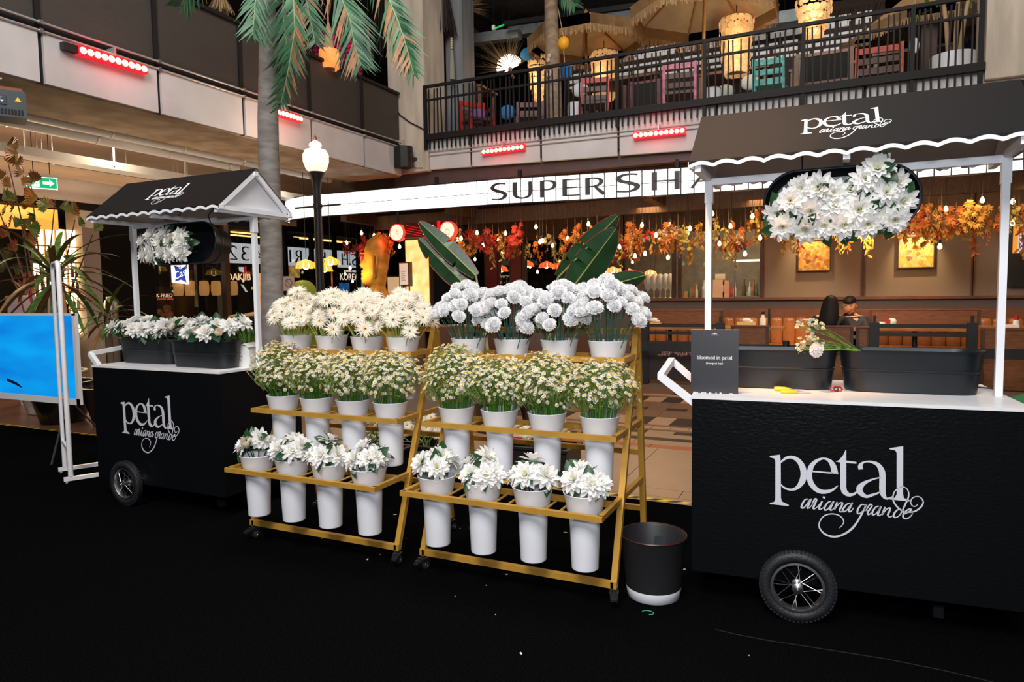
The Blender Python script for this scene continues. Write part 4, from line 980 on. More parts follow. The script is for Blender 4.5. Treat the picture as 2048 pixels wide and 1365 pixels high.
for k in range(len(xs) - 1):
    x0, x1 = xs[k], xs[k + 1]
    z0 = 3.90 - .0243 * (x0 + 7.8); z1 = 3.90 - .0243 * (x1 + 7.8)
    b = MB(); b.add([(x0 + .02, YB, z0), (x1 - .02, YB, z1), (x1 - .02, YB, 4.46), (x0 + .02, YB, 4.46), (x0 + .02, YB + .08, z0), (x1 - .02, YB + .08, z1), (x1 - .02, YB + .08, 4.46), (x0 + .02, YB + .08, 4.46)], [(0, 1, 2, 3), (7, 6, 5, 4), (1, 5, 6, 2), (4, 0, 3, 7), (3, 2, 6, 7), (4, 5, 1, 0)])
    b.obj('fascia_panel', CONCP, rb, off)
b = MB(); b.box(-7.13, 4.2, YB + .02, YB + .09, 3.9, 4.44); b.obj('dark_joint', DARKST, rb, off)
for z in (4.20, 4.13):
    b = MB(); b.tube([(-7.9, YB - .015, z + .02), (1.8, YB - .015, z - .07)], .010, 6); b.obj('conduit', CONDUIT, rb, off)
RAILM = mat('railing_black', (.011, .010, .011), .6, spec=.2)
yr = YB - .07
b = MB(); b.box(-7.13, 1.78, yr - .025, yr + .025, 5.40, 5.45); b.obj('top_rail', RAILM, rb, off)
b = MB(); b.box(-7.13, 1.78, yr - .018, yr + .018, 5.155, 5.19); b.obj('upper_rail', RAILM, rb, off)
b = MB(); b.box(-7.13, 1.80, yr - .05, yr + .05, 4.42, 4.53); b.obj('bottom_rail', RAILM, rb, off)
for px in (855, 1082, 1237, 1410, 1605, 1820, 1955):
    x = rz(px, 250)[0]; b = MB(); b.box(x - .028, x + .028, yr - .03, yr + .03, 4.25, 5.45); b.obj('post', RAILM, rb, off)
n = 94; x = -7.08
def bal_mesh(dx):
    b = MB(); b.bar((0, 0, -.18), (dx * .2, 0, .0), .024); b.bar((dx * .2, 0, .0), (dx, 0, .94), .022); return b.mesh('baluster', RAILM)
BM = [bal_mesh(.0), bal_mesh(.028), bal_mesh(-.028)]
for k in range(n): put('baluster', BM[(0, 1, 0, 2)[k % 4]], rb, Vector((-7.06 + 8.80 * k / (n - 1), yr, 4.43 + (.0 if 1 else 0))) + off)
b = MB(); b.box(-8.0, 5, YB + .10, YB + .35, 3.62, 3.93); struct(b.obj('beam_rear', OXB))
t = thing('loudspeaker', 'black loudspeaker mounted low on the concrete corner column', 'speaker', at(808, 315, 'y', YB - .30), R(-24))
b = MB(); b.prism([(-.13, -.14), (.10, -.14), (.15, -.02), (.15, .06), (.10, .14), (-.13, .14)], lambda x, y, h: Vector((x, y, h)), -.20, .20); b.obj('cabinet', BLACKM, t)
b = MB(); b.box(-.12, .09, -.146, -.140, -.19, .19); b.obj('grille', mat('speaker_grille', (.008, .008, .008), .8, bump=.4, bs=200), t)
b = MB(); b.tube([(.14, .05, .08), (.20, .05, .09), (.22, .05, .0), (.17, .08, -.10), (.20, .1, -.22), (.34, .2, -.23)], .010, 6); b.tube([(0, .14, .0), (0, .3, .0)], .03, 8); b.obj('cable', BLACKM, t)
t = thing('junction_box', 'small grey junction box with a cable, above the loudspeaker', 'box', at(800, 288, 'y', YB - .08))
b = MB(); b.box(-.08, .08, -.03, .02, -.07, .07); b.obj('box', CONC, t)
b = MB(); b.tube([(.02, 0, -.07), (.03, 0, -.14), (.07, 0, -.2)], .01, 6); b.obj('cable', CONDUIT, t)
b = MB(); b.tube([at(x, y, 'y', YB - .04) for x, y in ((782, 205), (800, 230), (820, 245), (840, 255), (852, 262))], .012, 6); tag(b.obj('wall_cable', DARKST), 'thin cable sagging across the corner column', 'cable')

# ------------------------------------------------------------------ illuminated marquee
PANEL = glow('marquee_panel', (1.0, 1.0, 1.0), 1.0)
SIGNB = mat('marquee_letter', (.020, .013, .012), .5)
path = [(3.6, 11.72), (-2.3, 11.60), (-4.0, 11.36), (-5.43, 11.14), (-7.2, 11.07), (-8.3, 11.02), (-9.3, 10.98), (-9.9, 11.02), (-10.35, 11.16), (-10.7, 11.4), (-10.95, 11.75)]
def walk(s):
    for (a, b_) in zip(path, path[1:]):
        l = math.hypot(b_[0] - a[0], b_[1] - a[1])
        if s <= l: return Vector((a[0] + (b_[0] - a[0]) * s / l, a[1] + (b_[1] - a[1]) * s / l, 0))
        s -= l
    return Vector((*path[-1], 0))
TOT = sum(math.hypot(b_[0] - a[0], b_[1] - a[1]) for a, b_ in zip(path, path[1:]))
mq = thing('marquee_sign', 'long curved lightbox sign of white panels with black capitals over the restaurant', 'sign', (0, 0, 0))
PW, zb, zm, zt = .212, 3.085, 3.295, 3.505
N = int(TOT / PW)
for k in range(N):
    a, c = walk(k * PW), walk((k + 1) * PW)
    d = (c - a).normalized(); nrm = Vector((d.y, -d.x, 0)); nrm = nrm if nrm.y < 0 else -nrm
    if k > N - 4: nrm = Vector((-d.y, d.x, 0))
    a2, c2 = a + d * .011, c - d * .011
    for z0, z1 in ((zb, zm - .014), (zm, zt)):
        b = MB(); b.add([a2 + Vector((0, 0, z0)), c2 + Vector((0, 0, z0)), c2 + Vector((0, 0, z1)), a2 + Vector((0, 0, z1)), a2 - nrm * .03 + Vector((0, 0, z0)), c2 - nrm * .03 + Vector((0, 0, z0)), c2 - nrm * .03 + Vector((0, 0, z1)), a2 - nrm * .03 + Vector((0, 0, z1))], [(0, 3, 2, 1), (4, 5, 6, 7), (0, 4, 7, 3), (1, 2, 6, 5), (3, 7, 6, 2), (0, 1, 5, 4)])
        b.obj('panel', PANEL, mq)
b = MB(); pts = [walk(k * PW) + Vector((0, .045, 0)) for k in range(N + 1)]
vs = [p + Vector((0, 0, z)) for p in pts for z in (zb - .012, zt + .012)]
b.add(vs, [(2 * i, 2 * i + 1, 2 * i + 3, 2 * i + 2) for i in range(N)]); b.obj('backing', DARKST, mq)
b = MB()
for z in (zb - .012, zt + .010): b.tube([p + Vector((0, -.03, z)) for p in pts], .014, 4)
b.obj('edge_trim', DARKST, mq)
# pen strokes of the capitals: height 1, contrast like the photographed sign
TK, TH = .20, .075
CAP = {
 'S': (.80, ['.72,.94,.085 .5,.985,.09 .22,.93,.13 .10,.75,.18 .22,.60,.17 .52,.47,.17 .70,.33,.19 .66,.14,.16 .42,.02,.09 .06,.05,.085']),
 'U': (.98, ['.16,1,.20 .16,.35,.20 .24,.12,.15 .5,.03,.085 .76,.12,.13 .84,.35,.16 .84,1,.16']),
 'P': (.82, ['.16,0,.20 .16,1,.20', '.16,.965,.075 .45,.965,.085 .68,.88,.15 .74,.72,.18 .66,.54,.14 .42,.45,.085 .16,.45,.07']),
 'E': (.84, ['.16,0,.20 .16,1,.20', '.16,.965,.075 .80,.965,.075', '.16,.50,.07 .70,.50,.07', '.16,.035,.075 .84,.035,.075']),
 'R': (.92, ['.16,0,.20 .16,1,.20', '.16,.965,.075 .45,.965,.085 .68,.88,.15 .73,.73,.18 .64,.57,.14 .42,.49,.085 .16,.48,.07', '.46,.48,.10 .62,.28,.16 .86,.0,.19']),
 'H': (1.12, ['.16,0,.19 .16,1,.19', '.96,0,.19 .96,1,.19', '.16,.5,.08 .96,.5,.08']),
 'A': (1.05, ['.04,0,.10 .52,1,.10', '.50,1,.16 .98,0,.21', '.22,.34,.075 .82,.34,.075']),
 'K': (1.0, ['.16,0,.19 .16,1,.19', '.22,.48,.09 .86,1,.10', '.36,.58,.15 .92,0,.20']),
 'I': (.34, ['.17,0,.20 .17,1,.20']),
 '4': (.9, ['.66,0,.17 .66,1,.17', '.62,.99,.09 .06,.30,.09', '.06,.28,.09 .88,.28,.09']),
 '3': (.8, ['.10,.93,.09 .40,.98,.10 .66,.86,.16 .62,.62,.14 .34,.53,.09', '.34,.53,.09 .68,.42,.16 .70,.16,.18 .40,.02,.10 .06,.07,.09']),
 '2': (.8, ['.10,.82,.10 .30,.97,.11 .60,.93,.15 .68,.70,.18 .50,.42,.13 .10,.06,.10', '.08,.04,.085 .74,.04,.085'])}
def sfind(px):                                                      # arc length at which the sign passes photo column px
    best = None
    for k in range(0, int(TOT * 50)):
        p = walk(k / 50); q = p + Vector((0, 0, 3.3 - CAM_H)); x = 1024 + FPX * (q.dot(CR)) / q.dot(CF)
        e = abs(x - px)
        if best is None or e < best[0]: best = (e, k / 50)
    return best[1]
def sign_letter(ch, px0, px1, z0, z1, name='letter'):
    s0, s1 = sfind(px0), sfind(px1); w, st = CAP[ch]; H = z1 - z0; kx = abs(s0 - s1) / w
    def f(x, y, h):
        p = walk(s0 - x * kx / H) ; q = walk(s0 - x * kx / H - .02); d = (q - p); d = d.normalized() if d.length > 1e-6 else Vector((1, 0, 0))
        return p + Vector((d.y, -d.x, 0)) * h + Vector((0, 0, z0 + y))
    b = MB()
    for t_ in st: b.stroke([(x * H, y * H, ww * H * (1 if ch in 'SHE' else 1)) for x, y, ww in pts3(t_)], f, .004, .014, 5)
    b.obj(name, SIGNB, mq)
for ch, a, c in (('S', 982, 1015), ('U', 1024, 1066), ('P', 1078, 1114), ('E', 1123, 1160), ('R', 1167, 1212)): sign_letter(ch, a, c, 3.150, 3.440)
for ch, a, c in (('S', 1230, 1280), ('H', 1300, 1364), ('A', 1380, 1450), ('K', 1468, 1540), ('A', 1556, 1634), ('R', 1660, 1735), ('I', 1752, 1784), ('K', 1806, 1894), ('I', 1918, 1945)): sign_letter(ch, a, c, 3.165, 3.462)
sign_letter('4', 2012, 2100, 3.15, 3.44); sign_letter('3', 2120, 2200, 3.15, 3.44)
for px in (872, 1038, 1354, 1560, 1790):                            # brackets between beam and sign
    s = walk(sfind(px)); b = MB(); b.box(s.x - .03, s.x + .03, s.y + .01, s.y + .07, 3.51, 3.66); b.obj('bracket', DARKST, mq)

# ------------------------------------------------------------------ lamp post and the palm
lp = at(640, 560, 'y', 8.0)
t = thing('lamp_post', 'black street lamp post with a milky urn globe, beside the palm trunk', 'lamp', (lp.x, 8.0, 0))
zg0, zg1 = at(632, 345, 'y', 8.0).z, at(632, 278, 'y', 8.0).z
b = MB(); b.lathe([(.16, 0), (.16, .10), (.12, .14), (.10, .5), (.075, .6), (.062, .9), (.055, 3.0), (.060, zg0 - .22), (.075, zg0 - .12), (.115, zg0 - .03), (.125, zg0), (.001, zg0)], 20); b.obj('post', BLACKM, t, smooth=50)
h = zg1 - zg0
GLOBE = mat('milky_glass', (.85, .72, .58), .3, emit=1.15, ecol=(1, .80, .62))
b = MB(); b.lathe([(.105, zg0 + .002), (.15, zg0 + .10 * h), (.185, zg0 + .32 * h), (.185, zg0 + .52 * h), (.15, zg0 + .66 * h), (.085, zg0 + .70 * h), (.075, zg0 + .76 * h), (.09, zg0 + .80 * h), (.085, zg0 + .86 * h), (.05, zg0 + .92 * h), (.001, zg0 + .98 * h)], 24); b.obj('globe', GLOBE, t, smooth=40)
b = MB(); b.lathe([(.02, zg1 - .02), (.028, zg1 + .01), (.012, zg1 + .04), (.001, zg1 + .07)], 12); b.obj('finial', BRZ, t, smooth=60)
zc = at(634, 413, 'y', 8.0).z
b = MB(); b.tube([(-.42, 0, zc), (.42, 0, zc)], .014, 8); b.lathe([(.068, zc - .03), (.068, zc + .03)], 16); b.obj('crossbar', BLACKM, t)
light('lamp_globe_light', 'POINT', (lp.x, 7.75, zg0 + .35), 26, (1, .72, .48), .16)

TRUNK = mat('palm_trunk', (.22, .205, .19), .75, var=.25, vs=5, stretch=(1, 1, 3), bump=.25, bs=14)
PALMG = mat('palm_leaf', (.035, .13, .060), .45, var=.35, vs=4)
PALMB = mat('palm_leaf_brown', (.26, .13, .05), .6, var=.3, vs=6)
RACH = mat('palm_rachis', (.22, .28, .11), .5)
t = thing('palm_tree', 'tall smooth trunked palm rising behind the cart with the gable end', 'palm', at(545, 690, 'y', 6.3) * Vector((1, 1, 0)) if False else (at(545, 690, 'y', 6.3).x, 6.3, 0))
px_ = [(548, 900), (547, 700), (544, 560), (541, 430), (538, 330), (536, 240), (536, 150), (535, 60), (533, -60), (531, -200), (530, -330)]
pw = [24, 22.5, 21.5, 21, 20.5, 20, 18, 16.5, 15, 14, 14]
c0 = Vector(t.location)
pts, rad = [], []
for (x, y), w in zip(px_, pw):
    p = at(x, y, 'y', 6.3); q = at(x + w, y, 'y', 6.3); pts.append(p - c0); rad.append(w * (p - Vector((0, 0, 1.5))).dot(CF) / FPX)
pts = [Vector((pts[0].x, 0, 0))] + pts[1:]
b = MB(); b.tube(pts, rad, 18); b.obj('trunk', TRUNK, t, smooth=60)
def frond(parent, a, bpts, wmax, brown, n=34, nm='frond'):
    """a drooping pinnate frond along 3D points, leaflets hanging on both sides"""
    P = [Vector(p) for p in bpts]
    def ev(s):
        s *= len(P) - 1; i = min(int(s), len(P) - 2); return P[i].lerp(P[i + 1], s - i)
    rb_ = MB(); rb_.tube([ev(k / 10) for k in range(11)], [.014 - .0011 * k for k in range(11)], 5)
    o = rb_.obj(nm, RACH, parent, smooth=60)
    lf = MB(); ax = (P[-1] - P[0]).normalized()
    side = ax.cross((P[0] + Vector(parent.location) - CAMV).normalized()).normalized()
    n = int(n * 1.7)
    for k in range(n):
        s = .04 + .95 * k / (n - 1); base = ev(s); d = (ev(min(1, s + .03)) - ev(max(0, s - .03))).normalized()
        L = wmax * (math.sin(math.pi * min(1, .18 + .74 * s)) ** .7) * U(.85, 1.1)
        for sg in (-1, 1):
            lf.k = 1 if (brown == sg and U(0, 1) < .45) or U(0, 1) < .03 else 0
            tip = base + side * (sg * L * .55) + d * L * .75 + Vector((0, 0, -.22 * L)) + Vector((U(-.02, .02), U(-.10, .10), U(-.02, .02)))
            mid = base.lerp(tip, .5) + Vector((0, 0, .06 * L)); w = d * .024
            lf.add([base - w * .7, base + w * .7, mid + w, tip, mid - w], [(0, 1, 2, 4), (4, 2, 3)])
    lf.obj('leaflets', [PALMG, PALMB], o, kind='stuff')
for k, (pp_, wm, br, n) in enumerate((([(600, -260), (580, -120), (565, 20), (575, 100), (560, 150)], .42, 0, 34), ([(560, -250), (600, -90), (612, 0), (625, 60), (630, 85)], .34, 0, 26),
                            ([(560, -260), (640, -100), (680, -10), (700, 40), (710, 95), (722, 130)], .42, -1, 34), ([(570, -280), (700, -150), (770, -20), (795, 40), (812, 90), (828, 150)], .34, -1, 36),
                            ([(520, -250), (455, -140), (400, -60), (372, -10), (362, 10)], .30, 0, 24), ([(525, -230), (520, -100), (512, -10), (508, 40), (505, 70)], .30, 0, 24), ([(560, -200), (585, -40), (590, 60), (575, 150), (560, 215)], .26, 1, 28))):
    frond(t, 0, [at(x, y, 'y', 6.3 - .06 * i * (1 if k % 2 else -.3) - .1 * k) - c0 for i, (x, y) in enumerate(pp_)], wm, br, n)
# ================================================================== restaurant under the marquee
YW = 14.0
PLASTER = mat('taupe_wall_panel', (.25, .185, .14), .85, var=.04, vs=60, bump=.05, bs=200)
WDARK = mat('dark_timber', (.060, .026, .012), .5, var=.3, vs=8, stretch=(6, 1, 1))
WRED = mat('red_brown_wood', (.17, .058, .018), .42, var=.25, vs=7, stretch=(1, 1, 5))
LEATH = mat('cognac_leather', (.46, .165, .045), .30, var=.15, vs=3)
REDP2 = mat('oxblood_paint', (.16, .010, .008), .45)
BULB = glow('bulb_glow', (1.0, .66, .26), 9)
ORD = lambda n: '%d%s' % (n, 'th' if 10 < n % 100 < 14 else {1: 'st', 2: 'nd', 3: 'rd'}.get(n % 10, 'th'))
def W(px, py, Y=YW): p = at(px, py, 'y', Y); return p.x, p.z
def pbox(px0, py0, px1, py1, Y, dep, mb=None):
    """box whose front face at depth Y spans the given photo corners, averaged to an upright rectangle"""
    a, b_, c, d = W(px0, py0, Y), W(px1, py0, Y), W(px0, py1, Y), W(px1, py1, Y)
    x0, x1 = (a[0] + c[0]) / 2, (b_[0] + d[0]) / 2; z1, z0 = (a[1] + b_[1]) / 2, (c[1] + d[1]) / 2
    mb = mb or MB(); return mb.box(x0, x1, Y, Y + dep, z0, z1), (x0, x1, z0, z1)
# soffit, beams, walls
b = MB(); b.box(-9.5, 6, 11.80, 21, 3.62, 3.9); struct(b.obj('ceiling_restaurant', mat('soffit_brown', (.030, .015, .009), .6, var=.2)))
b = MB(); b.box(-11.4, 6, 21, 21.2, 0, 9); struct(b.obj('wall_rear', DARKW))
for k, px in enumerate((683, 892, 1288)):
    x, z = W(px, 400, 11.9); b = MB(); b.box(x, x + .16, 11.85, 16, 3.06, 3.30)
    tag(b.obj('soffit_beam', WDARK), 'dark timber beam running in under the marquee, %s' % ('beside the lamp post', 'over the round red sign', 'above the carnation rack')[k], 'beam')
b = MB(); b.box(-9.5, 6, 12.9, 13.0, 2.95, 3.25); struct(b.obj('beam_soffit', WDARK))
zL = W(1700, 596)[1]; xw = W(1528, 500)[0]
b = MB(); b.box(-5.4, 6.0, YW, YW + .15, -.02, zL); wl = struct(b.obj('wall_back', mat('wall_dado', (.12, .085, .075), .7)))
b = MB(); b.box(xw, 6.0, YW + .05, YW + .15, zL, 3.7); b.obj('wall_upper', WDARK, wl)
for a, c in ((1530, 1721), (1733, 1943), (1951, 2140)):
    x0, x1 = W(a, 520)[0], W(c, 520)[0]; b = MB(); b.box(x0, x1, YW + .02, YW + .06, zL + .02, 3.5); b.obj('wall_panel', PLASTER, wl)
    for x in (x0 - .02, x1): b = MB(); b.box(x, x + .02, YW, YW + .06, zL + .02, 3.5); b.obj('panel_trim', WRED, wl)
b = MB(); b.box(-5.4, 6.0, YW - .06, YW + .02, zL - .03, zL + .02); struct(b.obj('trim_1', WRED))
b = MB(); b.box(6.0, 6.15, 11.4, 21, 0, 4); struct(b.obj('wall_right', WDARK))
# paintings with picture spots
def painting(c0, label, cols, seed):
    (px0, py0, px1, py1) = c0; mb_, (x0, x1, z0, z1) = pbox(px0, py0, px1, py1, YW - .03, .03)
    t = thing('painting', label, 'painting', ((x0 + x1) / 2, YW - .03, (z0 + z1) / 2)); w, h = (x1 - x0) / 2, (z1 - z0) / 2
    b = MB()
    for q in ((-w, w, -h, -h + .02), (-w, w, h - .02, h), (-w, -w + .02, -h + .02, h - .02), (w - .02, w, -h + .02, h - .02)): b.box(q[0], q[1], -.01, .03, q[2], q[3])
    b.obj('frame', WDARK, t)
    m_ = bpy.data.materials.new('abstract_canvas'); m_.use_nodes = True; nt = m_.node_tree; pb = nt.nodes['Principled BSDF']; pb.inputs['Roughness'].default_value = .7
    tc = nt.nodes.new('ShaderNodeTexCoord'); vo = nt.nodes.new('ShaderNodeTexVoronoi'); vo.inputs['Scale'].default_value = 15; nz = nt.nodes.new('ShaderNodeTexNoise'); nz.inputs['Scale'].default_value = 5 + seed; nz.inputs['Detail'].default_value = 6
    mx = nt.nodes.new('ShaderNodeMix'); mx.data_type = 'RGBA'; mx.inputs[0].default_value = .45
    rp = nt.nodes.new('ShaderNodeValToRGB'); el = rp.color_ramp.elements
    el[0].position = .25; el[0].color = (*cols[0], 1); el[1].position = .75; el[1].color = (*cols[-1], 1)
    for k, c in enumerate(cols[1:-1]): e = el.new(.38 + .13 * k); e.color = (*c, 1)
    nt.links.new(tc.outputs['Object'], vo.inputs['Vector']); nt.links.new(tc.outputs['Object'], nz.inputs['Vector'])
    nt.links.new(vo.outputs['Color'], mx.inputs[6]); nt.links.new(nz.outputs['Color'], mx.inputs[7]); nt.links.new(mx.outputs[2], rp.inputs[0]); nt.links.new(rp.outputs[0], pb.inputs['Base Color'])
    b = MB(); b.box(-w + .02, w - .02, 0, .01, -h + .02, h - .02); b.obj('canvas', m_, t)
    return t, w, h
p1, w1, h1 = painting((1595, 480, 1662, 543), 'square yellow and orange abstract painting nearer the kitchen window', ((.10, .03, .015), (.55, .20, .03), (.75, .50, .12), (.35, .12, .04), (.80, .66, .32)), 2)
p2, w2, h2 = painting((1795, 473, 1870, 537), 'square golden abstract painting nearer the wall television', ((.12, .09, .04), (.62, .36, .05), (.72, .55, .15), (.25, .32, .22), (.80, .62, .20)), 5)
light('picture_spot', 'SPOT', Vector(p1.location) + Vector((-.10, -.36, .85)), 130, (1, .70, .36), .04, Vector(p1.location) + Vector((-.10, .1, .0)), spot=62, blend=.9)
light('picture_spot', 'SPOT', Vector(p2.location) + Vector((.0, -.36, .62)), 120, (1, .70, .36), .04, Vector(p2.location) + Vector((0, .1, -.25)), spot=68, blend=.9)
t = thing('wall_television', 'black wall mounted television showing an orange and red picture', 'television', (W(2040, 500)[0] + .35, YW - .09, (W(2015, 440)[1] + W(2015, 580)[1]) / 2))
h_ = (W(2015, 445)[1] - W(2015, 572)[1]) / 2
b = MB(); b.box(-.52, .60, 0, .07, -h_, h_); b.obj('housing', BLACKM, t)
for i, (x0, x1, c) in enumerate(((-.47, -.40, (.8, .32, .03)), (-.40, -.34, (.55, .62, .8)), (-.34, -.24, (.06, .07, .18)), (-.24, -.12, (.75, .25, .03)), (-.12, .1, (.6, .03, .06)), (.1, .5, (.7, .3, .1)))):
    b = MB(); b.box(x0, x1, -.004, 0, .02, h_ - .03); b.obj('picture_band', glow('tv_band%d' % i, c, .7), t)

# windows to the bar, and storefront bays
def bay(n, px0, px1, py0, py1, mullions=()):
    mb_, (x0, x1, z0, z1) = pbox(px0, py0, px1, py1, YW, .1)
    t = struct(bpy.data.objects.new('window_%d' % n, None)); COL.objects.link(t); t.location = (x0, YW, z0); w, h = x1 - x0, z1 - z0
    for i, q in enumerate(((-.05, w + .05, -.06, 0), (-.05, w + .05, h, h + .06), (-.05, .02, 0, h), (w - .02, w + .05, 0, h))): b = MB(); b.box(q[0], q[1], -.03, .1, q[2], q[3]); b.obj('window_frame', WDARK, t)
    b = MB(); b.box(.02, w - .02, .03, .036, 0, h); b.obj('pane', GLASS, t)
    return x0, x1, z0, z1
bay(1, 1361, 1522, 430, 597); bay(2, 1252, 1346, 430, 598); bay(3, 1150, 1245, 440, 600)
bay(4, 1050, 1140, 470, 700); bay(5, 998, 1022, 470, 700); bay(6, 925, 972, 470, 700)
for k, (a, c) in enumerate(((974, 996), (1024, 1044))):
    x0, x1 = W(a, 520)[0], W(c, 520)[0]; b = MB(); b.box(x0, x1, YW - .05, YW + .1, 0, 2.75); struct(b.obj('column_front_%d' % (k + 1), REDP2))
b = MB(); b.box(-7.6, xw, YW - .02, YW + .12, 2.65, 3.65); struct(b.obj('wall_transom', WDARK))
b = MB(); b.box(W(1142, 520)[0], W(1150, 520)[0], YW, YW + .1, zL, 2.7); struct(b.obj('column_front_3', WDARK))
tx = text_mesh('Open Everyday', .115, mats=mat('pink_vinyl', (.75, .42, .36), .5, emit=.35)); p = at(1001, 553, 'y', YW + .02)
o = put('window_lettering', tx, loc=p, rot=(R(90), 0, 0)); tag(o, 'pale pink window lettering reading Open Everyday', 'lettering')
tx = text_mesh('11:00am - Late', .115, mats=bpy.data.materials['pink_vinyl']); p = at(1001, 565, 'y', YW + .02)
o = put('window_lettering', tx, loc=p, rot=(R(90), 0, 0)); tag(o, 'pale pink window lettering reading 11:00am - Late', 'lettering')
# bar behind the windows
STEEL = mat('bar_steel', (.42, .41, .38), .3, .9)
BARW = mat('bar_back_wall', (.16, .13, .10), .7, var=.2)
b = MB(); b.box(-5.4, xw + .6, 17.0, 17.1, 0, 3.6); struct(b.obj('wall_bar', BARW))
light('bar_lamp', 'AREA', (W(1440, 500)[0], 15.0, 3.2), 90, (1, .78, .50), .8, (W(1440, 560)[0], 15.8, 1))
t = thing('bar_counter', 'steel bar counter seen through the kitchen windows', 'counter', (-2.4, 15.0, 0))
b = MB(); b.box(-2.4, 2.0, 0, .6, 0, 1.28); b.obj('cabinet', WDARK, t); b = MB(); b.box(-2.4, 2.0, -.02, .62, 1.28, 1.32); b.obj('worktop', STEEL, t)
t = thing('glass_display_case', 'lit glass display case on the bar beside the kitchen window edge', 'display case', (W(1495, 560, 15.0)[0], 15.0, 1.325))
for x in (-.28, .26):
    for y in (.05, .5): b = MB(); b.box(x, x + .025, y, y + .025, 0, .78); b.obj('case_post', STEEL, t)
b = MB(); b.box(-.28, .285, .03, .07, .74, .78); b.obj('case_lamp', glow('case_light', (1, .78, .45), 2.2), t)
b = MB(); b.box(-.28, .285, .05, .52, -.002, .02); b.obj('case_shelf', STEEL, t)
BOTC = [mat('bottle%d' % i, c, .2, var=.1) for i, c in enumerate(((.30, .12, .04), (.10, .18, .12), (.40, .05, .03), (.55, .45, .30), (.12, .07, .04), (.5, .5, .48)))]
def bottle_mesh(m_): b = MB(); b.lathe([(.001, 0), (.036, .0), (.038, .01), (.038, .17), (.014, .22), (.013, .29), (.016, .29), (.016, .305), (.001, .305)], 10); return b.mesh('bottle', m_, 40)
BOT = [bottle_mesh(m_) for m_ in BOTC]
n = 0
for px, py, Y in ((1380, 570, 15.2), (1384, 572, 15.3), (1393, 570, 15.2), (1399, 571, 15.3), (1408, 572, 15.2), (1418, 570, 15.2), (1458, 565, 15.5), (1463, 565, 15.5), (1470, 565, 15.5), (1488, 566, 15.3), (1500, 566, 15.3), (1507, 566, 15.3), (1513, 566, 15.3)):
    n += 1; o = put('bottle', BOT[n % 6], loc=(W(px, py, Y)[0], Y, 1.325), scale=U(.9, 1.25)); tag(o, '%s bottle on the bar counted from the kitchen window mullion' % ORD(n), 'bottle', 'bottles on the bar')
GLW = mat('pale_glassware', (.62, .52, .38), .25, emit=.12)  # faint glow put into the glassware material; these are no lamps
for k, px in enumerate((1296, 1308, 1320, 1331, 1341)):
    b = MB(); b.lathe([(.001, 0), (.05, 0), (.012, .02), (.012, .16), (.07, .22), (.095, .34), (.085, .46), (.05, .52), (.001, .54)], 14); o = b.obj('glowing_glass', GLW, loc=(W(px, 590, 15.1)[0], 15.1, 1.325), smooth=60)
    tag(o, '%s pale stemmed glass on the bar, counted from the carnations' % ORD(k + 1), 'glass', 'glasses on the bar')
for k, (px, py, w, h_, c) in enumerate(((1437, 567, .24, .38, (.62, .36, .24)), (1452, 567, .13, .36, (.60, .30, .20)), (1440, 540, .2, .12, (.6, .5, .35)), (1375, 572, .14, .14, (.6, .3, .1)), (1508, 590, .3, .1, (.55, .45, .3)))):
    x, z = W(px, py, 15.35); b = MB(); b.box(-w / 2, w / 2, 0, .15, 0, h_); b.box(-w / 2 + .01, w / 2 - .01, -.003, 0, h_ * .3, h_ * .7)
    tag(b.obj('carton', mat('carton%d' % k, c, .7), loc=(x, 15.35, 1.325 if py > 545 else 1.71)), ('pink carton on the bar', 'narrow salmon carton on the bar', 'small box on top of the pink carton', 'orange box beside the bar bottles', 'low tray on the bar by the display case')[k], 'box')

# banquette, booths, barriers, tables
t = thing('banquette', 'long cognac leather banquette with vertical channels below the wall panels', 'bench', (0, 13.45, 0))
zt_ = W(1530, 636, 13.45)[1]
b = MB(); b.box(-3.6, 5.2, .02, .10, zt_ - .05, W(1530, 618, 13.5)[1]); b.obj('header_board', WRED, t)
b = MB(); b.box(-3.6, 5.2, -.42, .05, .0, .42); b.obj('base', WDARK, t); b = MB(); b.box(-3.6, 5.2, -.45, .02, .42, .50); b.obj('seat', LEATH, t)
b = MB(); b.lathe([(.001, 0), (.08, .006), (.104, .03), (.108, .06), (.108, .44), (.10, .485), (.06, .505), (.001, .51)], 12, sy=.55); CH = b.mesh('channel', LEATH, 60)
for k in range(41): put('channel', CH, t, (-3.5 + .212 * k, -.02, .47), scale=(1, 1, (zt_ - .47) / .5))
def booth(px0, px1, py0, Y, label, top=None, z0=.0):
    x0, x1 = W(px0, py0, Y)[0], W(px1, py0, Y)[0]; z1 = W((px0 + px1) / 2, py0, Y)[1]
    t = thing('booth_partition', label, 'partition', (x0, Y, 0)); b = MB(); b.box(0, x1 - x0, 0, .05, z0, z1); b.obj('board', WRED, t)
    b = MB(); b.box(-.01, x1 - x0 + .01, -.015, .065, z1, z1 + .025); b.obj('cap_rail', WRED, t)
    for x in (0, x1 - x0 - .05): b = MB(); b.box(x, x + .05, -.006, .0, z0, z1); b.obj('stile', WDARK, t)
booth(1462, 1538, 654, 11.8, 'red brown wooden booth partition with the yellow tissue box on its table')
booth(1624, 1707, 655, 11.7, 'red brown wooden booth partition in front of the seated couple')
booth(1712, 1742, 657, 12.0, 'narrow wooden booth end beside the seated man')
booth(1962, 2075, 660, 11.8, 'red brown wooden booth partition under the wall television')
booth(1738, 1962, 621, 13.0, 'long high wooden partition behind the black barrier, beside the man', z0=.86)
booth(1290, 1445, 622, 13.1, 'long high wooden partition behind the lettered barrier', z0=.86)
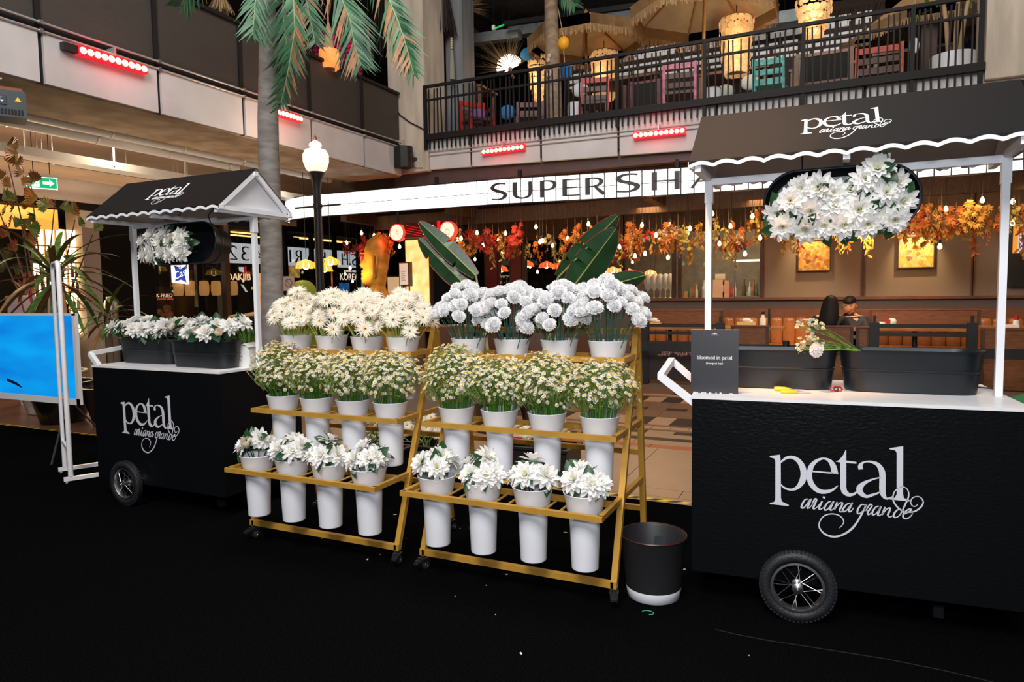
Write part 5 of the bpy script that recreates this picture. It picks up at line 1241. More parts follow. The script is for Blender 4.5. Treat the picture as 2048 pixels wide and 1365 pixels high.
def barrier(px0, px1, py, label, lettered):
    Y = 10.9; x0, x1 = W(px0, py, Y)[0], W(px1, py, Y)[0]; zt = W(px0, 644, Y)[1]
    t = thing('black_barrier', label, 'barrier', (x0, Y, -.012)); L = x1 - x0
    for x in (0, L - .12): b = MB(); b.box(x, x + .12, 0, .12, 0, zt); b.box(x + .04, x + .08, .04, .08, zt, zt + .10); b.obj('post', BLACKM, t)
    b = MB(); b.box(.12, L - .12, .04, .08, zt - .075, zt - .02); b.obj('top_rail', BLACKM, t)
    b = MB(); b.box(.12, L - .12, .04, .08, zt - .19, zt - .14); b.obj('second_rail', BLACKM, t)
    b = MB(); b.box(.12, L - .12, .05, .07, .06, zt - (.40 if not lettered else .30)); b.obj('board', mat('barrier_board', (.02, .012, .010), .6), t)
    if lettered:
        b = MB(); GR = mat('graffiti_pink', (.62, .34, .30), .6); fz = lambda x, y, h: Vector((x, .048 - h, y))
        x = .26; z = zt - .46
        for ch, w in (('S', .11), ('H', .08), ('A', .10), ('K', .09), ('A', .05), ('R', .09), ('I', .04), ('K', .09), ('I', .04), ('4', .12), ('3', .10), ('2', .10)):
            cw, st = CAP[ch]; H_ = .15 * (1.25 if ch in 'S4' else .75 + .25 * ((x * 37) % 1)); dy = .02 * math.sin(x * 29)
            for s_ in st: b.stroke([(x + a * w / cw, z - H_ / 2 + dy + c * H_, .026) for a, c, ww in pts3(s_)], fz, 0, .002, 4)
            x += w * 1.08
        b.obj('lettering', GR, t)
        b = MB(); x = .26
        for ch, w in (('S', .11), ('H', .08), ('A', .10), ('K', .09), ('A', .05), ('R', .09), ('I', .04), ('K', .09), ('I', .04), ('4', .12), ('3', .10), ('2', .10)):
            cw, st = CAP[ch]; H_ = .15 * (1.25 if ch in 'S4' else .75 + .25 * ((x * 37) % 1)); dy = .02 * math.sin(x * 29)
            for s_ in st: b.stroke([(x + a * w / cw, z - H_ / 2 + dy + c * H_, .011) for a, c, ww in pts3(s_)], fz, .002, .003, 4)
            x += w * 1.08
        b.obj('lettering_fill', BLACKM, t)
barrier(1281, 1448, 648, 'black barrier lettered SHAKARIKI 432 behind the push handle', True)
barrier(1740, 1957, 650, 'black barrier without lettering, behind the empty troughs', False)
t = thing('belt_barrier', 'black retractable belt barrier strung in front of the booths', 'barrier', (0, 10.6, -.012))
z0, z1 = W(1650, 712, 10.6)[1], W(1650, 690, 10.6)[1]
b = MB(); b.box(W(1262, 700, 10.6)[0], 5.0, 0, .004, z0 + .02, z1); b.obj('belt', BLACKM, t)
for px in (1572, 2060):
    x = W(px, 700, 10.6)[0]; b = MB(); b.lathe([(.001, 0), (.16, 0), (.16, .02), (.03, .05), (.03, z0), (.045, z0 + .01), (.045, z1 + .06), (.001, z1 + .06)], 14, c=(x, 0, 0)); b.obj('stanchion', BLACKM, t, smooth=40)
TT = mat('table_top', (.40, .17, .06), .28, var=.15, vs=5, stretch=(1, 5, 1))
def table(px, py, Y, w, d, label):
    x, z = W(px, py, Y); t = thing('dining_table', label, 'table', (x, Y, 0)); b = MB(); b.box(-w / 2, w / 2, -d / 2, d / 2, z - .04, z); b.obj('tabletop', TT, t)
    b = MB(); b.lathe([(.001, 0), (.22, 0), (.22, .015), (.035, .04), (.035, z - .04)], 12); b.obj('pedestal', BLACKM, t, smooth=40); return x, z
tabs = [table(1340, 653, 12.4, 1.3, .7, 'booth table with the tissue heap behind the lettered barrier'), table(1500, 654, 12.4, 1.1, .7, 'booth table holding the yellow tissue box'), table(1695, 655, 12.5, .9, .7, 'booth table between the woman and the man'), table(1830, 655, 12.4, 1.5, .7, 'booth table behind the plain black barrier'), table(2040, 654, 12.4, 1.0, .7, 'booth table under the wall television'), table(900, 652, 10.2, 1.0, .8, 'dark table standing behind the gold racks')]
def small(nm, label, cat, px, Y, z, build, m_, kids=()):
    t = thing(nm, label, cat, (W(px, 650, Y)[0], Y, z + .001))
    b = MB(); build(b); b.obj('body', m_, t, smooth=40)
    for n_, bb, mm_ in kids: q = MB(); bb(q); q.obj(n_, mm_, t, smooth=40)
TIS = mat('tissue', (.78, .72, .64), .8); YBX = mat('yellow_box', (.74, .50, .14), .5); CHR = mat('pepper_black', (.02, .02, .02), .4); REDC = mat('sauce_red', (.5, .02, .015), .35)
def tis(b): b.ball((0, 0, .12), .07, 8, 5, (1.1, .7, .6)); b.ball((.05, 0, .10), .05, 8, 5, (1.2, .7, .5))
small('tissue_box', 'yellow tissue box on the booth table, tissue rising from it', 'tissue box', 1493, 12.25, tabs[1][1], lambda b: b.box(-.15, .15, -.07, .07, 0, .09), YBX, [('tissue', tis, TIS)])
small('tissue_box', 'yellow tissue heap on the table behind the lettered barrier', 'tissue box', 1308, 12.25, tabs[0][1], lambda b: b.box(-.12, .12, -.07, .07, 0, .07), YBX, [('tissue', tis, TIS)])
small('tissue_box', 'red and white tissue pack on the table beside the man', 'tissue box', 1780, 12.25, tabs[3][1], lambda b: b.box(-.09, .0, -.06, .06, 0, .13), REDC, [('tissue', lambda b: (b.ball((.03, 0, .08), .07, 8, 5)), TIS)])
small('sauce_bottle', 'pale sauce bottle with dark cap on the yellow tissue box table', 'bottle', 1526, 12.3, tabs[1][1], lambda b: b.lathe([(.001, 0), (.05, 0), (.05, .14), (.025, .19), (.025, .22)], 12), TIS, [('cap', lambda b: b.lathe([(.028, .215), (.028, .26), (.001, .26)], 10), CHR)])
small('pepper_mill', 'slim black pepper mill at the end of the booth partition', 'mill', 1538, 12.3, tabs[1][1], lambda b: b.lathe([(.001, 0), (.03, 0), (.018, .1), (.024, .2), (.014, .27), (.02, .3), (.001, .32)], 10), CHR)
small('glass_jar', 'small pale jar on the table behind the plain barrier', 'jar', 1763, 12.2, tabs[3][1], lambda b: b.lathe([(.001, 0), (.06, 0), (.062, .06), (.05, .09), (.001, .09)], 12), TIS)
small('sauce_bottle', 'red capped sauce bottle on the table under the television', 'bottle', 2032, 12.2, tabs[4][1], lambda b: b.lathe([(.001, 0), (.04, 0), (.04, .09), (.03, .11)], 12), TIS, [('cap', lambda b: b.lathe([(.03, .105), (.03, .17), (.001, .17)], 10), REDC)])
small('napkin_stack', 'stack of white napkins on the table under the television', 'napkins', 2022, 12.2, tabs[4][1], lambda b: b.box(-.09, .09, -.06, .06, 0, .04), TIS)
small('menu_plate', 'white oval plate on the dark table behind the racks', 'plate', 915, 10.1, tabs[5][1], lambda b: b.lathe([(.001, 0), (.10, 0), (.16, .02), (.10, .01), (.001, .01)], 16), TIS)
CHW = mat('terrace_chair_wood', (.085, .032, .015), .5)
def wood_chair(x, y, rz, label):
    t = thing('terrace_chair', label, 'chair', (x, y, -.012), rz)
    b = MB(); b.box(-.22, .22, -.22, .22, .43, .47); b.obj('seat', CHW, t)
    b = MB(); b.box(-.22, .22, .20, .235, .60, 1.0); b.obj('backrest', CHW, t)
    for sx_ in (-1, 1):
        for sy_ in (-1, 1): b = MB(); b.bar((sx_ * .20, sy_ * .20, 0), (sx_ * .20, sy_ * .20 + (.015 if sy_ > 0 else 0), .43 if sy_ < 0 else 1.0), .035); b.obj('leg', CHW, t)
for px, Y, rz_, lab in ((850, 9.6, 2.9, 'dark wooden chair glimpsed behind the daisy rack'), (905, 9.2, 3.3, 'dark wooden chair between the two racks'), (1000, 9.6, 2.6, 'dark wooden chair behind the first carnation bucket'), (1090, 9.4, 3.5, 'dark wooden chair behind the third carnation bucket'), (1170, 9.8, 3.0, 'dark wooden chair nearest the lettered barrier')): wood_chair(W(px, 700, Y)[0], Y, rz_, lab)

# ------------------------------------------------------------------ the seated couple
SKIN = mat('skin', (.66, .36, .21), .5); HAIR = mat('black_hair', (.005, .004, .004), .6, spec=.15); NAVY = mat('navy_shirt', (.018, .022, .030), .8); BLKT = mat('black_top', (.008, .008, .008), .85); LIP = mat('lip', (.34, .10, .07), .5); EYEW = mat('eye_dark', (.02, .012, .01), .3)
def skin_body(name, nodes, edges, m_, parent):
    me = bpy.data.meshes.new(name); me.from_pydata([n[:3] for n in nodes], edges, []); me.materials.append(m_)
    o = bpy.data.objects.new(name, me); COL.objects.link(o); o.parent = parent
    md = o.modifiers.new('skin', 'SKIN'); md.use_smooth_shade = True
    for i, v in enumerate(me.skin_vertices[0].data): v.radius = nodes[i][3:5] if len(nodes[i]) > 4 else (nodes[i][3],) * 2; v.use_root = i == 0
    s_ = o.modifiers.new('sub', 'SUBSURF'); s_.levels = 1; s_.render_levels = 2
    return o
def person(loc, rz, label, female, s=1.0):
    t = thing('person', label, 'person', loc, rz); t.scale = (s,) * 3
    N_ = [(0, 0, .50, .15, .12), (0, .02, .66, .14, .105), (0, .0, .82, .155, .11), (0, -.02, .97, .16, .10), (0, -.03, 1.06, .07, .06), (0, -.05, 1.13, .055), # pelvis..neck 0-5
          (.17, -.02, 1.0, .062), (.235, -.10, .80, .050), (.13, -.30, .78, .040), (.09, -.36, .785, .03),   # right arm 6-9 (elbow on table)
          (-.17, -.02, 1.0, .062), (-.235, -.08, .78, .050), (-.10, -.30, .78, .040), (-.06, -.36, .785, .03),  # 10-13
          (.10, -.10, .50, .085), (.12, -.42, .50, .065), (.12, -.44, .08, .045), (.12, -.56, .03, .035),
          (-.10, -.10, .50, .085), (-.12, -.42, .50, .065), (-.12, -.44, .08, .045), (-.12, -.56, .03, .035)]
    E_ = [(0, 1), (1, 2), (2, 3), (3, 4), (4, 5), (3, 6), (6, 7), (7, 8), (8, 9), (3, 10), (10, 11), (11, 12), (12, 13), (0, 14), (14, 15), (15, 16), (16, 17), (0, 18), (18, 19), (19, 20), (20, 21)]
    skin_body('body', N_, E_, SKIN, t)
    C_ = [(0, .0, .50, .165, .13), (0, .02, .66, .155, .12), (0, .0, .82, .17, .125), (0, -.02, .97, .172, .112), (.18, -.02, .995, .075), (.225, -.07, .86, .066), (-.18, -.02, .995, .075), (-.225, -.06, .86, .066), (0, -.03, 1.04, .085, .07)]
    skin_body('top', C_, [(0, 1), (1, 2), (2, 3), (3, 4), (4, 5), (3, 6), (6, 7), (3, 8)], BLKT if female else NAVY, t)
    skin_body('trousers', [(0, 0, .50, .16, .13), (.10, -.10, .50, .098), (.12, -.42, .50, .078), (.12, -.44, .14, .058), (-.10, -.10, .50, .098), (-.12, -.42, .50, .078), (-.12, -.44, .14, .058)], [(0, 1), (1, 2), (2, 3), (0, 4), (4, 5), (5, 6)], NAVY, t)
    for sg in (1, -1):                                              # hands: palm, four fingers, thumb
        wx, wy, wz = sg * .085, -.37, .785
        hn = [(wx, wy, wz, .024, .016), (wx - sg * .02, wy - .05, wz, .032, .015)]; he = [(0, 1)]
        for f_ in range(4):
            bx = wx - sg * .02 + sg * (.024 - .016 * f_); L = (.06, .072, .068, .052)[f_]
            i = len(hn); hn += [(bx, wy - .075, wz + .004, .0095), (bx - sg * .006, wy - .075 - L * .5, wz + .006, .0085), (bx - sg * .012, wy - .075 - L * .92, wz - .012, .0075)]; he += [(1, i), (i, i + 1), (i + 1, i + 2)]
        i = len(hn); hn += [(wx - sg * .045, wy - .03, wz + .005, .012), (wx - sg * .062, wy - .062, wz + .006, .009)]; he += [(0, i), (i, i + 1)]
        skin_body('hand', hn, he, SKIN, t)
    hd = bpy.data.objects.new('head', None); COL.objects.link(hd); hd.parent = t; hd.location = (0, -.06, 1.20); hd.rotation_euler = (R(22), 0, 0) if not female else (R(8), 0, R(10))
    b = MB(); prof = [(-.118, .012, .04), (-.10, .042, .05), (-.07, .060, .070), (-.03, .070, .085), (.0, .074, .094), (.04, .076, .098), (.08, .068, .090), (.11, .042, .058), (.122, .004, .006)]
    n = 20; vs = []
    for z, rx, ry in prof:
        for k in range(n):
            a = 2 * math.pi * k / n; y = math.sin(a) * ry + (.006 if z > 0 else -.012)
            vs.append((math.cos(a) * rx, y, z))
    b.add(vs, [(i * n + k, i * n + (k + 1) % n, (i + 1) * n + (k + 1) % n, (i + 1) * n + k) for i in range(len(prof) - 1) for k in range(n)])
    b.prism([(-.014, -.092), (.014, -.092), (0, -.122)], lambda x, y, h: Vector((x, y, h)), -.035, -.022); b.prism([(-.008, -.09), (.008, -.09), (0, -.112)], lambda x, y, h: Vector((x, y, h)), -.022, .012)
    for sg in (-1, 1): b.ball((sg * .077, .01, -.01), .022, 8, 6, (.35, .7, 1.2))
    b.obj('face', SKIN, hd, smooth=60)
    b = MB()
    for sg in (-1, 1): b.ball((sg * .030, -.083, .010), .010, 8, 5, (1.3, .6, .7))
    b.obj('eye', EYEW, hd, smooth=80, kind='stuff')
    b = MB()
    for sg in (-1, 1): b.tube([(sg * .048, -.078, .028), (sg * .03, -.088, .034), (sg * .014, -.09, .030)], .0045, 5)
    b.obj('eyebrow', HAIR, hd, kind='stuff')
    b = MB(); b.tube([(-.022, -.080, -.062), (0, -.090, -.060), (.022, -.080, -.062)], [.003, .006, .003], 6); b.obj('mouth', LIP, hd, smooth=80)
    b = MB(); hp = [(.045 if not female else -.02, .079, .100), (.06, .080, .104), (.09, .074, .098), (.118, .050, .066), (.134, .004, .006)]; vs = []
    for z, rx, ry in hp:
        for k in range(n):
            a = 2 * math.pi * k / n; s_ = math.sin(a); zz = z - (.06 if s_ > -.2 else 0) * (z < .06) * (1 if not female else .5)
            vs.append((math.cos(a) * rx, s_ * ry + .008, zz + (.0 if s_ > -.3 else .03 * (z < .06))))
    b.add(vs, [(i * n + k, i * n + (k + 1) % n, (i + 1) * n + (k + 1) % n, (i + 1) * n + k) for i in range(len(hp) - 1) for k in range(n)])
    if female:
        lv = [(.07, .086, .110, .01), (-.02, .108, .090, .04), (-.12, .122, .080, .06), (-.22, .132, .075, .085), (-.31, .125, .06, .10), (-.38, .07, .03, .11)]
        vs = [(math.cos(2 * math.pi * k / n) * rx, math.sin(2 * math.pi * k / n) * ry + cy, z) for z, rx, ry, cy in lv for k in range(n)]
        b.add(vs, [(i * n + k, i * n + (k + 1) % n, (i + 1) * n + (k + 1) % n, (i + 1) * n + k) for i in range(len(lv) - 1) for k in range(n)])
    b.obj('hair', HAIR, hd, smooth=60)
    return t
mx_, mz_ = W(1702, 612, 12.5); fx_, fz_ = W(1658, 610, 11.95)
person((fx_, 11.95, fz_ - 1.20 * 1.16), R(158), 'woman with long black hair in a black sleeveless top, seen from behind at the booth', True, 1.16)
person((mx_, 12.75, mz_ - 1.20 * 1.20), R(-12), 'man with short black hair in a navy shirt, looking down at the booth table', False, 1.20)
light('couple_fill_light', 'AREA', (W(1710, 600, 12.4)[0], 12.0, 2.3), 34, (1, .60, .28), .5, (W(1690, 620, 12.4)[0], 12.7, .9))  # unseen fill light added in front to brighten the seated man
for x in (-3.2, -1.2, .9, 2.9): light('booth_pendant_light', 'AREA', (x, 12.7, 3.0), 7, (1, .58, .25), .4, (x, 13.5, .6))

# ------------------------------------------------------------------ hanging dried bunches and bulbs
def leafmat(n, c): return mat(n, c, .6, var=.25, vs=9)
LM = dict(red=leafmat('leaf_red', (.42, .022, .010)), orange=leafmat('leaf_orange', (.62, .17, .02)), amber=leafmat('leaf_amber', (.66, .32, .04)), yellow=leafmat('leaf_yellow', (.60, .42, .06)), cream=leafmat('leaf_cream', (.66, .46, .22)), tan=leafmat('leaf_tan', (.42, .25, .09)))
def maple_mesh(m_):
    b = MB(); ol = []
    for k in range(7):
        a = R(-125 + 250 * k / 6); r_ = (.6, .8, .95, 1.1, .95, .8, .6)[k]; ol.append((math.sin(a) * .055 * r_, math.cos(a) * .055 * r_))
        if k < 6: a2 = R(-125 + 250 * (k + .5) / 6); ol.append((math.sin(a2) * .024, math.cos(a2) * .024))
    n = len(ol); vs = [(0, 0, .006)] + [(x, y, -.01 * (i % 2 == 0)) for i, (x, y) in enumerate(ol)]
    b.add(vs, [(0, i, i + 1) for i in range(1, n)] + [(0, n, 1)]); return b.mesh('leaf', m_)
def oval_mesh(m_, L=.05, w=.022):
    b = MB(); b.add([(0, 0, 0), (w, L * .4, .004), (w * .7, L * .8, 0), (0, L, -.006), (-w * .7, L * .8, 0), (-w, L * .4, .004), (0, L * .5, -.003)], [(0, 1, 6), (1, 2, 6), (2, 3, 6), (3, 4, 6), (4, 5, 6), (5, 0, 6)]); return b.mesh('leaf', m_)
TWIG = mat('dry_twig', (.16, .09, .04), .8)
def bunch(kind, col):
    lab = {'maple': '%s maple leaf bunch', 'willow': '%s willow strand bunch', 'round': '%s round leaf bunch', 'hydrangea': '%s dried hydrangea head', 'pampas': '%s pampas plume'}[kind] % col
    t = bpy.data.objects.new('hanging_bunch', None); COL.objects.link(t); t['base'] = lab
    b = MB(); b.tube([(0, 0, 0), (.005, 0, -.10), (.0, 0, -.22)], .004, 4); L0 = .22
    if kind == 'maple':
        me = maple_mesh(LM[col])
        for k in range(14):
            a = U(0, 6.28); z = -.06 - .30 * k / 14; r_ = U(.02, .10); p = (r_ * math.cos(a), r_ * math.sin(a) * .7, z); b.tube([(0, 0, z + .05), p], .002, 3)
            put('leaf', me, t, p, (R(90) + U(-.5, .5), U(-.6, .6), math.pi * U(.8, 1.2) if False else U(-.8, .8)), scale=U(.9, 1.5)).rotation_euler = (R(-90) + U(-.5, .4), U(-.7, .7), U(-.7, .7))
    elif kind in ('willow', 'round'):
        me = oval_mesh(LM[col], *((.055, .013) if kind == 'willow' else (.042, .026)))
        for s_ in range(3):
            a = U(0, 6.28); dx, dy = .06 * math.cos(a), .04 * math.sin(a); L = U(.32, .48); b.tube([(0, 0, -.05), (dx, dy, -.2), (dx * 1.3, dy * 1.3, -L)], .0025, 4)
            for k in range(9 if kind == 'willow' else 7):
                f_ = .15 + .85 * k / 8; put('leaf', me, t, (dx * (.5 + .8 * f_), dy * (.5 + .8 * f_), -.05 - (L - .05) * f_), (R(-90) + U(-.4, .9), U(-1.0, 1.0), U(-1.2, 1.2)), scale=U(.9, 1.4))
    elif kind == 'hydrangea':
        me = oval_mesh(LM[col], .035, .02)
        for k in range(34):
            el = math.asin(U(-1, 1)); a = U(0, 6.28); d = Vector((math.cos(el) * math.cos(a), math.cos(el) * math.sin(a), math.sin(el))); put('leaf', me, t, Vector((0, 0, -.20)) + d * .065, (U(0, 6), U(0, 6), U(0, 6)), scale=U(.9, 1.3))
    else:
        g = MB()
        for k in range(60):
            z = -.10 - .32 * U(0, 1); a = U(0, 6.28); q = (z + .10) / -.32; r_ = .045 * math.sin(math.pi * min(1, .15 + .8 * q)); w = Vector((-math.sin(a), math.cos(a), 0)) * .004; o_ = Vector((0, 0, z)); e = Vector((r_ * math.cos(a), r_ * math.sin(a), z - .06)); g.add([o_ - w, o_ + w, e], [(0, 1, 2)])
        g.obj('plume', LM[col], t, kind='stuff')
    b.obj('stem', TWIG, t)
    return t
PROTO = [bunch(k, c) for k, c in (('maple', 'orange'), ('maple', 'red'), ('maple', 'amber'), ('willow', 'yellow'), ('willow', 'orange'), ('round', 'yellow'), ('round', 'amber'), ('hydrangea', 'cream'), ('hydrangea', 'red'), ('pampas', 'tan'), ('willow', 'amber'))]
cnt = {}; used = set()
def hang(i, p, s, sign='the round red sign'):
    pr = PROTO[i]; base = pr['base']; cnt[base] = cnt.get(base, 0) + 1
    lab = '%s %s hanging under the marquee, counted from %s' % (ORD(cnt[base]), base, sign)
    if i in used: o = copy_tree(pr)
    else: o = pr; used.add(i)
    o.location = p; o.rotation_euler = (0, 0, U(0, 6.28)); o.scale = (s,) * 3
    tag(o, lab, 'dried flowers', 'dried bunches hanging under the marquee'); o.name = 'hanging_bunch'
    s_ = MB(); s_.tube([(0, 0, 0), (0, 0, (3.66 - p[2]) / s)], .0012, 3); s_.obj('hanging_thread', TWIG, o)
random.seed(11)
px = 893
while px < 2075:
    for row, (Y, ylo, yhi) in enumerate(((12.0, 428, 456), (12.5, 440, 478))):
        slope = -.042 * (px - 1250)
        right = px > 1500
        if U(0, 1) < (.90 if right else .88):
            pyy = U(ylo, yhi) + (slope if px < 1500 else slope * .55 - 4) - (8 if right else 0)
            i = random.choices(range(11), weights=((6, 2, 4, 3, 3, 4, 2, 1, 1, 1, 2) if right else (4, 3, 2, 4, 2, 2, 2, 3, 3, 2, 2)))[0]
            pyy -= 14 if right else 0; p = at(px + U(-6, 6), pyy, 'y', Y + U(-.12, .12)); hang(i, Vector((p.x, p.y, min(p.z, 3.5))), U(1.15, 1.55) * (.92 if right else 1))
    px += 15 if px < 1500 else 14
for px, py, i in ((728, 468, 1), (738, 470, 8), (745, 475, 1), (712, 478, 8), (722, 485, 1), (733, 484, 1), (757, 462, 2), (766, 455, 7), (775, 470, 0), (690, 480, 1), (705, 488, 8), (750, 490, 6), (782, 478, 2)):
    hang(i, at(px, py, 'y', 11.7), U(.9, 1.2), 'the golden head')
b = MB(); b.lathe([(.014, .055), (.016, .02), (.013, .0)], 10); b.lathe([(.001, .055), (.014, .055)], 10); SOCK = b.mesh('socket', BLACKM, 40)
b = MB(); b.lathe([(.010, .0), (.020, -.02), (.030, -.045), (.028, -.065), (.016, -.08), (.001, -.085)], 12); BUL = b.mesh('glass_bulb', BULB, 179)
nb = 0
def bulb(px, py, Y, s=1.0, cord=True):
    global nb
    nb += 1; p = at(px, py, 'y', Y); t = thing('string_bulb', '%s warm bulb hanging under the soffit, counted from the golden head outward' % ORD(nb), 'bulb', p, group='warm bulbs strung under the soffit')
    t.scale = (s,) * 3; put('socket', SOCK, t); put('glass_bulb', BUL, t)
    if cord: c = MB(); c.tube([(0, 0, .05), (0, 0, max(.1, (3.66 if p.x > -9.4 else 4.12) - p.z) / s)], .004, 4); c.obj('cord', BLACKM, t)
for px, py in ((723, 460), (748, 465), (751, 473), (781, 463), (742, 492), (799, 487), (700, 530), (693, 480), (922, 470), (915, 473), (954, 459), (966, 484), (1011, 460), (997, 474), (1072, 447), (1080, 477), (1085, 475), (1105, 484), (1135, 470), (1177, 441), (1179, 497), (1239, 487), (1284, 443), (1312, 463), (1340, 443), (1375, 459), (1380, 450), (1425, 420), (1461, 445), (1463, 440), (1505, 425), (1520, 468), (1439, 480), (1785, 457), (1835, 412), (1892, 410), (1941, 402), (1965, 392), (2025, 438), (2026, 395), (1880, 485), (1560, 470), (1270, 505), (1290, 500), (1336, 508), (1490, 500)): bulb(px, py + 2, 12.0 + U(-.2, .3), 1.05)
for px, py in ((1005, 500), (1020, 515), (990, 520), (1060, 530), (1075, 540), (1120, 520), (1130, 560), (940, 530), (950, 515), (1230, 535), (1245, 560), (1265, 520), (1310, 560), (1225, 552), (690, 545), (705, 560), (510, 515), (478, 513), (492, 517), (880, 505)): bulb(px, py, 15.5 + U(-.5, 1), 1.1)
for x in (-5.6, -4.2, -2.8, -1.4, 0.2, 1.6, 3.0): light('string_bulb_light', 'POINT', (x, 11.55, 2.72), 15, (1, .60, .26), .15)
# lit red door lanterns and pendant lamps deep in the room
def pendant(px, py, Y, s, m_, label):
    p = at(px, py, 'y', Y); t = thing('pendant_lamp', label, 'lamp', p); t.scale = (s,) * 3
    b = MB(); n = 12
    for k in range(n):
        a0, a1 = 2 * math.pi * k / n, 2 * math.pi * (k + .8) / n
        b.add([(.02 * math.cos(a0), .02 * math.sin(a0), .10), (.02 * math.cos(a1), .02 * math.sin(a1), .10), (.13 * math.cos(a1), .13 * math.sin(a1), .05), (.13 * math.cos(a0), .13 * math.sin(a0), .05), (.17 * math.cos(a0), .17 * math.sin(a0), -.04), (.17 * math.cos(a1), .17 * math.sin(a1), -.04)], [(0, 1, 2, 3), (3, 2, 5, 4)])
    b.obj('shade', m_, t); b = MB(); b.ball((0, 0, 0), .06, 10, 6); b.obj('bulb', BULB, t, smooth=80); b = MB(); b.tube([(0, 0, .1), (0, 0, (3.66 if px > 700 else 4.12) / s - p.z / s)], .006, 4); b.obj('cord', BLACKM, t)
YSH = mat('yellow_glass_shade', (.75, .50, .08), .3, emit=.7, ecol=(1, .62, .08)); RSH = mat('red_glass_shade', (.7, .10, .03), .3, emit=.9, ecol=(1, .16, .04)); ASH = mat('amber_shade', (.8, .35, .08), .3, emit=1.2, ecol=(1, .45, .10))
pendant(612, 532, 10.4, 1.25, YSH, 'yellow glass pendant lamp nearest the palm trunk'); pendant(661, 525, 10.8, 1.15, YSH, 'yellow glass pendant lamp next to the lamp post'); pendant(649, 539, 11.6, 1.1, YSH, 'low yellow glass pendant lamp behind the lamp post')
for k, (px, py) in enumerate(((1053, 530), (1093, 532), (1120, 534), (1002, 540))): pendant(px, py, 15.5, 1.15, RSH, '%s red glass pendant lamp inside the storefront counted from the red column' % ORD(k + 1))
for k, (px, py) in enumerate(((1209, 541), (1226, 542), (1246, 543), (1258, 546), (1301, 548))): pendant(px, py, 15.2, .95, ASH, '%s amber pendant lamp above the bar glasses' % ORD(k + 1))
# ================================================================== entrance corner: golden head, posters, red signs
GOLDH = mat('gilded_plaster', (.62, .30, .035), .45, .25, var=.2, vs=6, bump=.2, bs=12)
YH = 11.75
t = thing('golden_head', 'tall golden face sculpture in profile crowned with red leaves', 'sculpture', (W(770, 600, YH)[0], YH, -.012))
prof = [(640, 730, 792), (602, 733, 786), (592, 735, 777), (581, 741, 770), (573, 742, 768), (569, 733, 769), (565, 728, 770), (560, 727, 771), (555.5, 726.5, 771), (552, 728.5, 772), (549, 725.5, 772), (546, 727, 773), (543, 725.5, 773), (540, 729.5, 774), (537, 730, 774), (533, 722.5, 775), (530, 722.5, 775), (524, 727, 776), (517, 731.5, 777), (510, 731.5, 777), (503, 731.5, 777), (495, 734, 777), (485, 738, 775), (477, 745, 772), (470, 752, 766)]  # photo rows: y, face side, back
b = MB(); n = 22; vs = []
for y, xf, xb in prof:
    (x0, z), (x1, _z) = W(xf, y, YH), W(xb, y, YH); cx, rx = (x0 + x1) / 2 - t.location.x, (x1 - x0) / 2
    for k in range(n):
        a = 2 * math.pi * k / n; c_ = math.cos(a); sgn = abs(math.sin(a)) ** (.75 if c_ < 0 else .9) * (1 if math.sin(a) > 0 else -1)
        vs.append((cx + rx * c_, sgn * min(rx, .19) * (1 if abs(c_) < .95 else .6), z + .012))
base = [(v[0] * 1.15 + .0, v[1] * 1.2, 0.0) for v in vs[:n]]
vs = base + vs; L_ = len(prof) + 1
b.add(vs, [(i * n + k, i * n + (k + 1) % n, (i + 1) * n + (k + 1) % n, (i + 1) * n + k) for i in range(L_ - 1) for k in range(n)])
b.obj('bust', GOLDH, t, smooth=70)
ex, ez = W(761, 530, YH)
b = MB(); b.tube([(ex - t.location.x + x, -.20, ez + z) for x, z in ((.02, .22), (.06, .14), (.04, -.02), (.02, -.22), (.0, -.27), (-.02, -.2), (-.015, .0), (-.02, .15), (.02, .22))], .024, 8); b.obj('ear', GOLDH, t, smooth=60)
for sg in (-1,):
    b = MB(); q = W(733, 524, YH); b.tube([(q[0] - t.location.x + .0, -.11, q[1] + .012), (q[0] - t.location.x + .05, -.15, q[1] + .02), (q[0] - t.location.x + .10, -.175, q[1] + .0)], .018, 6); b.obj('eyebrow', GOLDH, t, smooth=60)
light('golden_head_uplight', 'SPOT', at(672, 585, 'y', 10.9), 160, (1, .62, .22), .06, at(735, 530, 'y', YH), spot=45, blend=.8)
b = MB(); gz = at(751, 590, 'y', 11.3).z; b.lathe([(.001, .20), (.07, .185), (.13, .11), (.15, .0), (.15, -.2), (.18, -gz - .012)], 18)
tag(b.obj('gold_ball', GOLDH, loc=at(751, 590, 'y', 11.3), smooth=80), 'rounded golden boulder in front of the golden head', 'sculpture')
GREENS = mat('lime_glaze', (.28, .30, .015), .45, col2=(.08, .22, .01), vs=2.0)
pg = at(606, 578, 'y', 9.6)
t = thing('green_sculpture', 'lime green rounded fruit shaped sculpture between the palm and lamp post', 'sculpture', (pg.x, 9.6, -.012))
zc = pg.z
b = MB(); b.lathe([(.001, 0), (.24, .02), (.30, .4), (.33, .8)] + [(.36 * math.cos(R(a)) ** .8 if a < 89 else .001, .95 + (zc + .17 - .95) * math.sin(R(a))) for a in range(0, 91, 10)], 24); b.obj('body', GREENS, t, smooth=80)
b = MB(); b.ball((-.16, -.12, zc + .06), .12, 12, 8, (1.2, .9, .8)); b.obj('knob', GREENS, t, smooth=80)
b = MB(); b.tube([(-.30, -.18, zc - .08), (-.16, -.30, zc - .12), (.0, -.33, zc - .10)], .012, 6); b.obj('crease', mat('lime_dark', (.08, .12, .01), .5), t)
p = at(578, 566, 'y', 8.8)
t = thing('notice_plaque', 'small beige plaque with a round symbol on a post beside the palm trunk', 'sign', (p.x, 8.8, -.012), R(12))
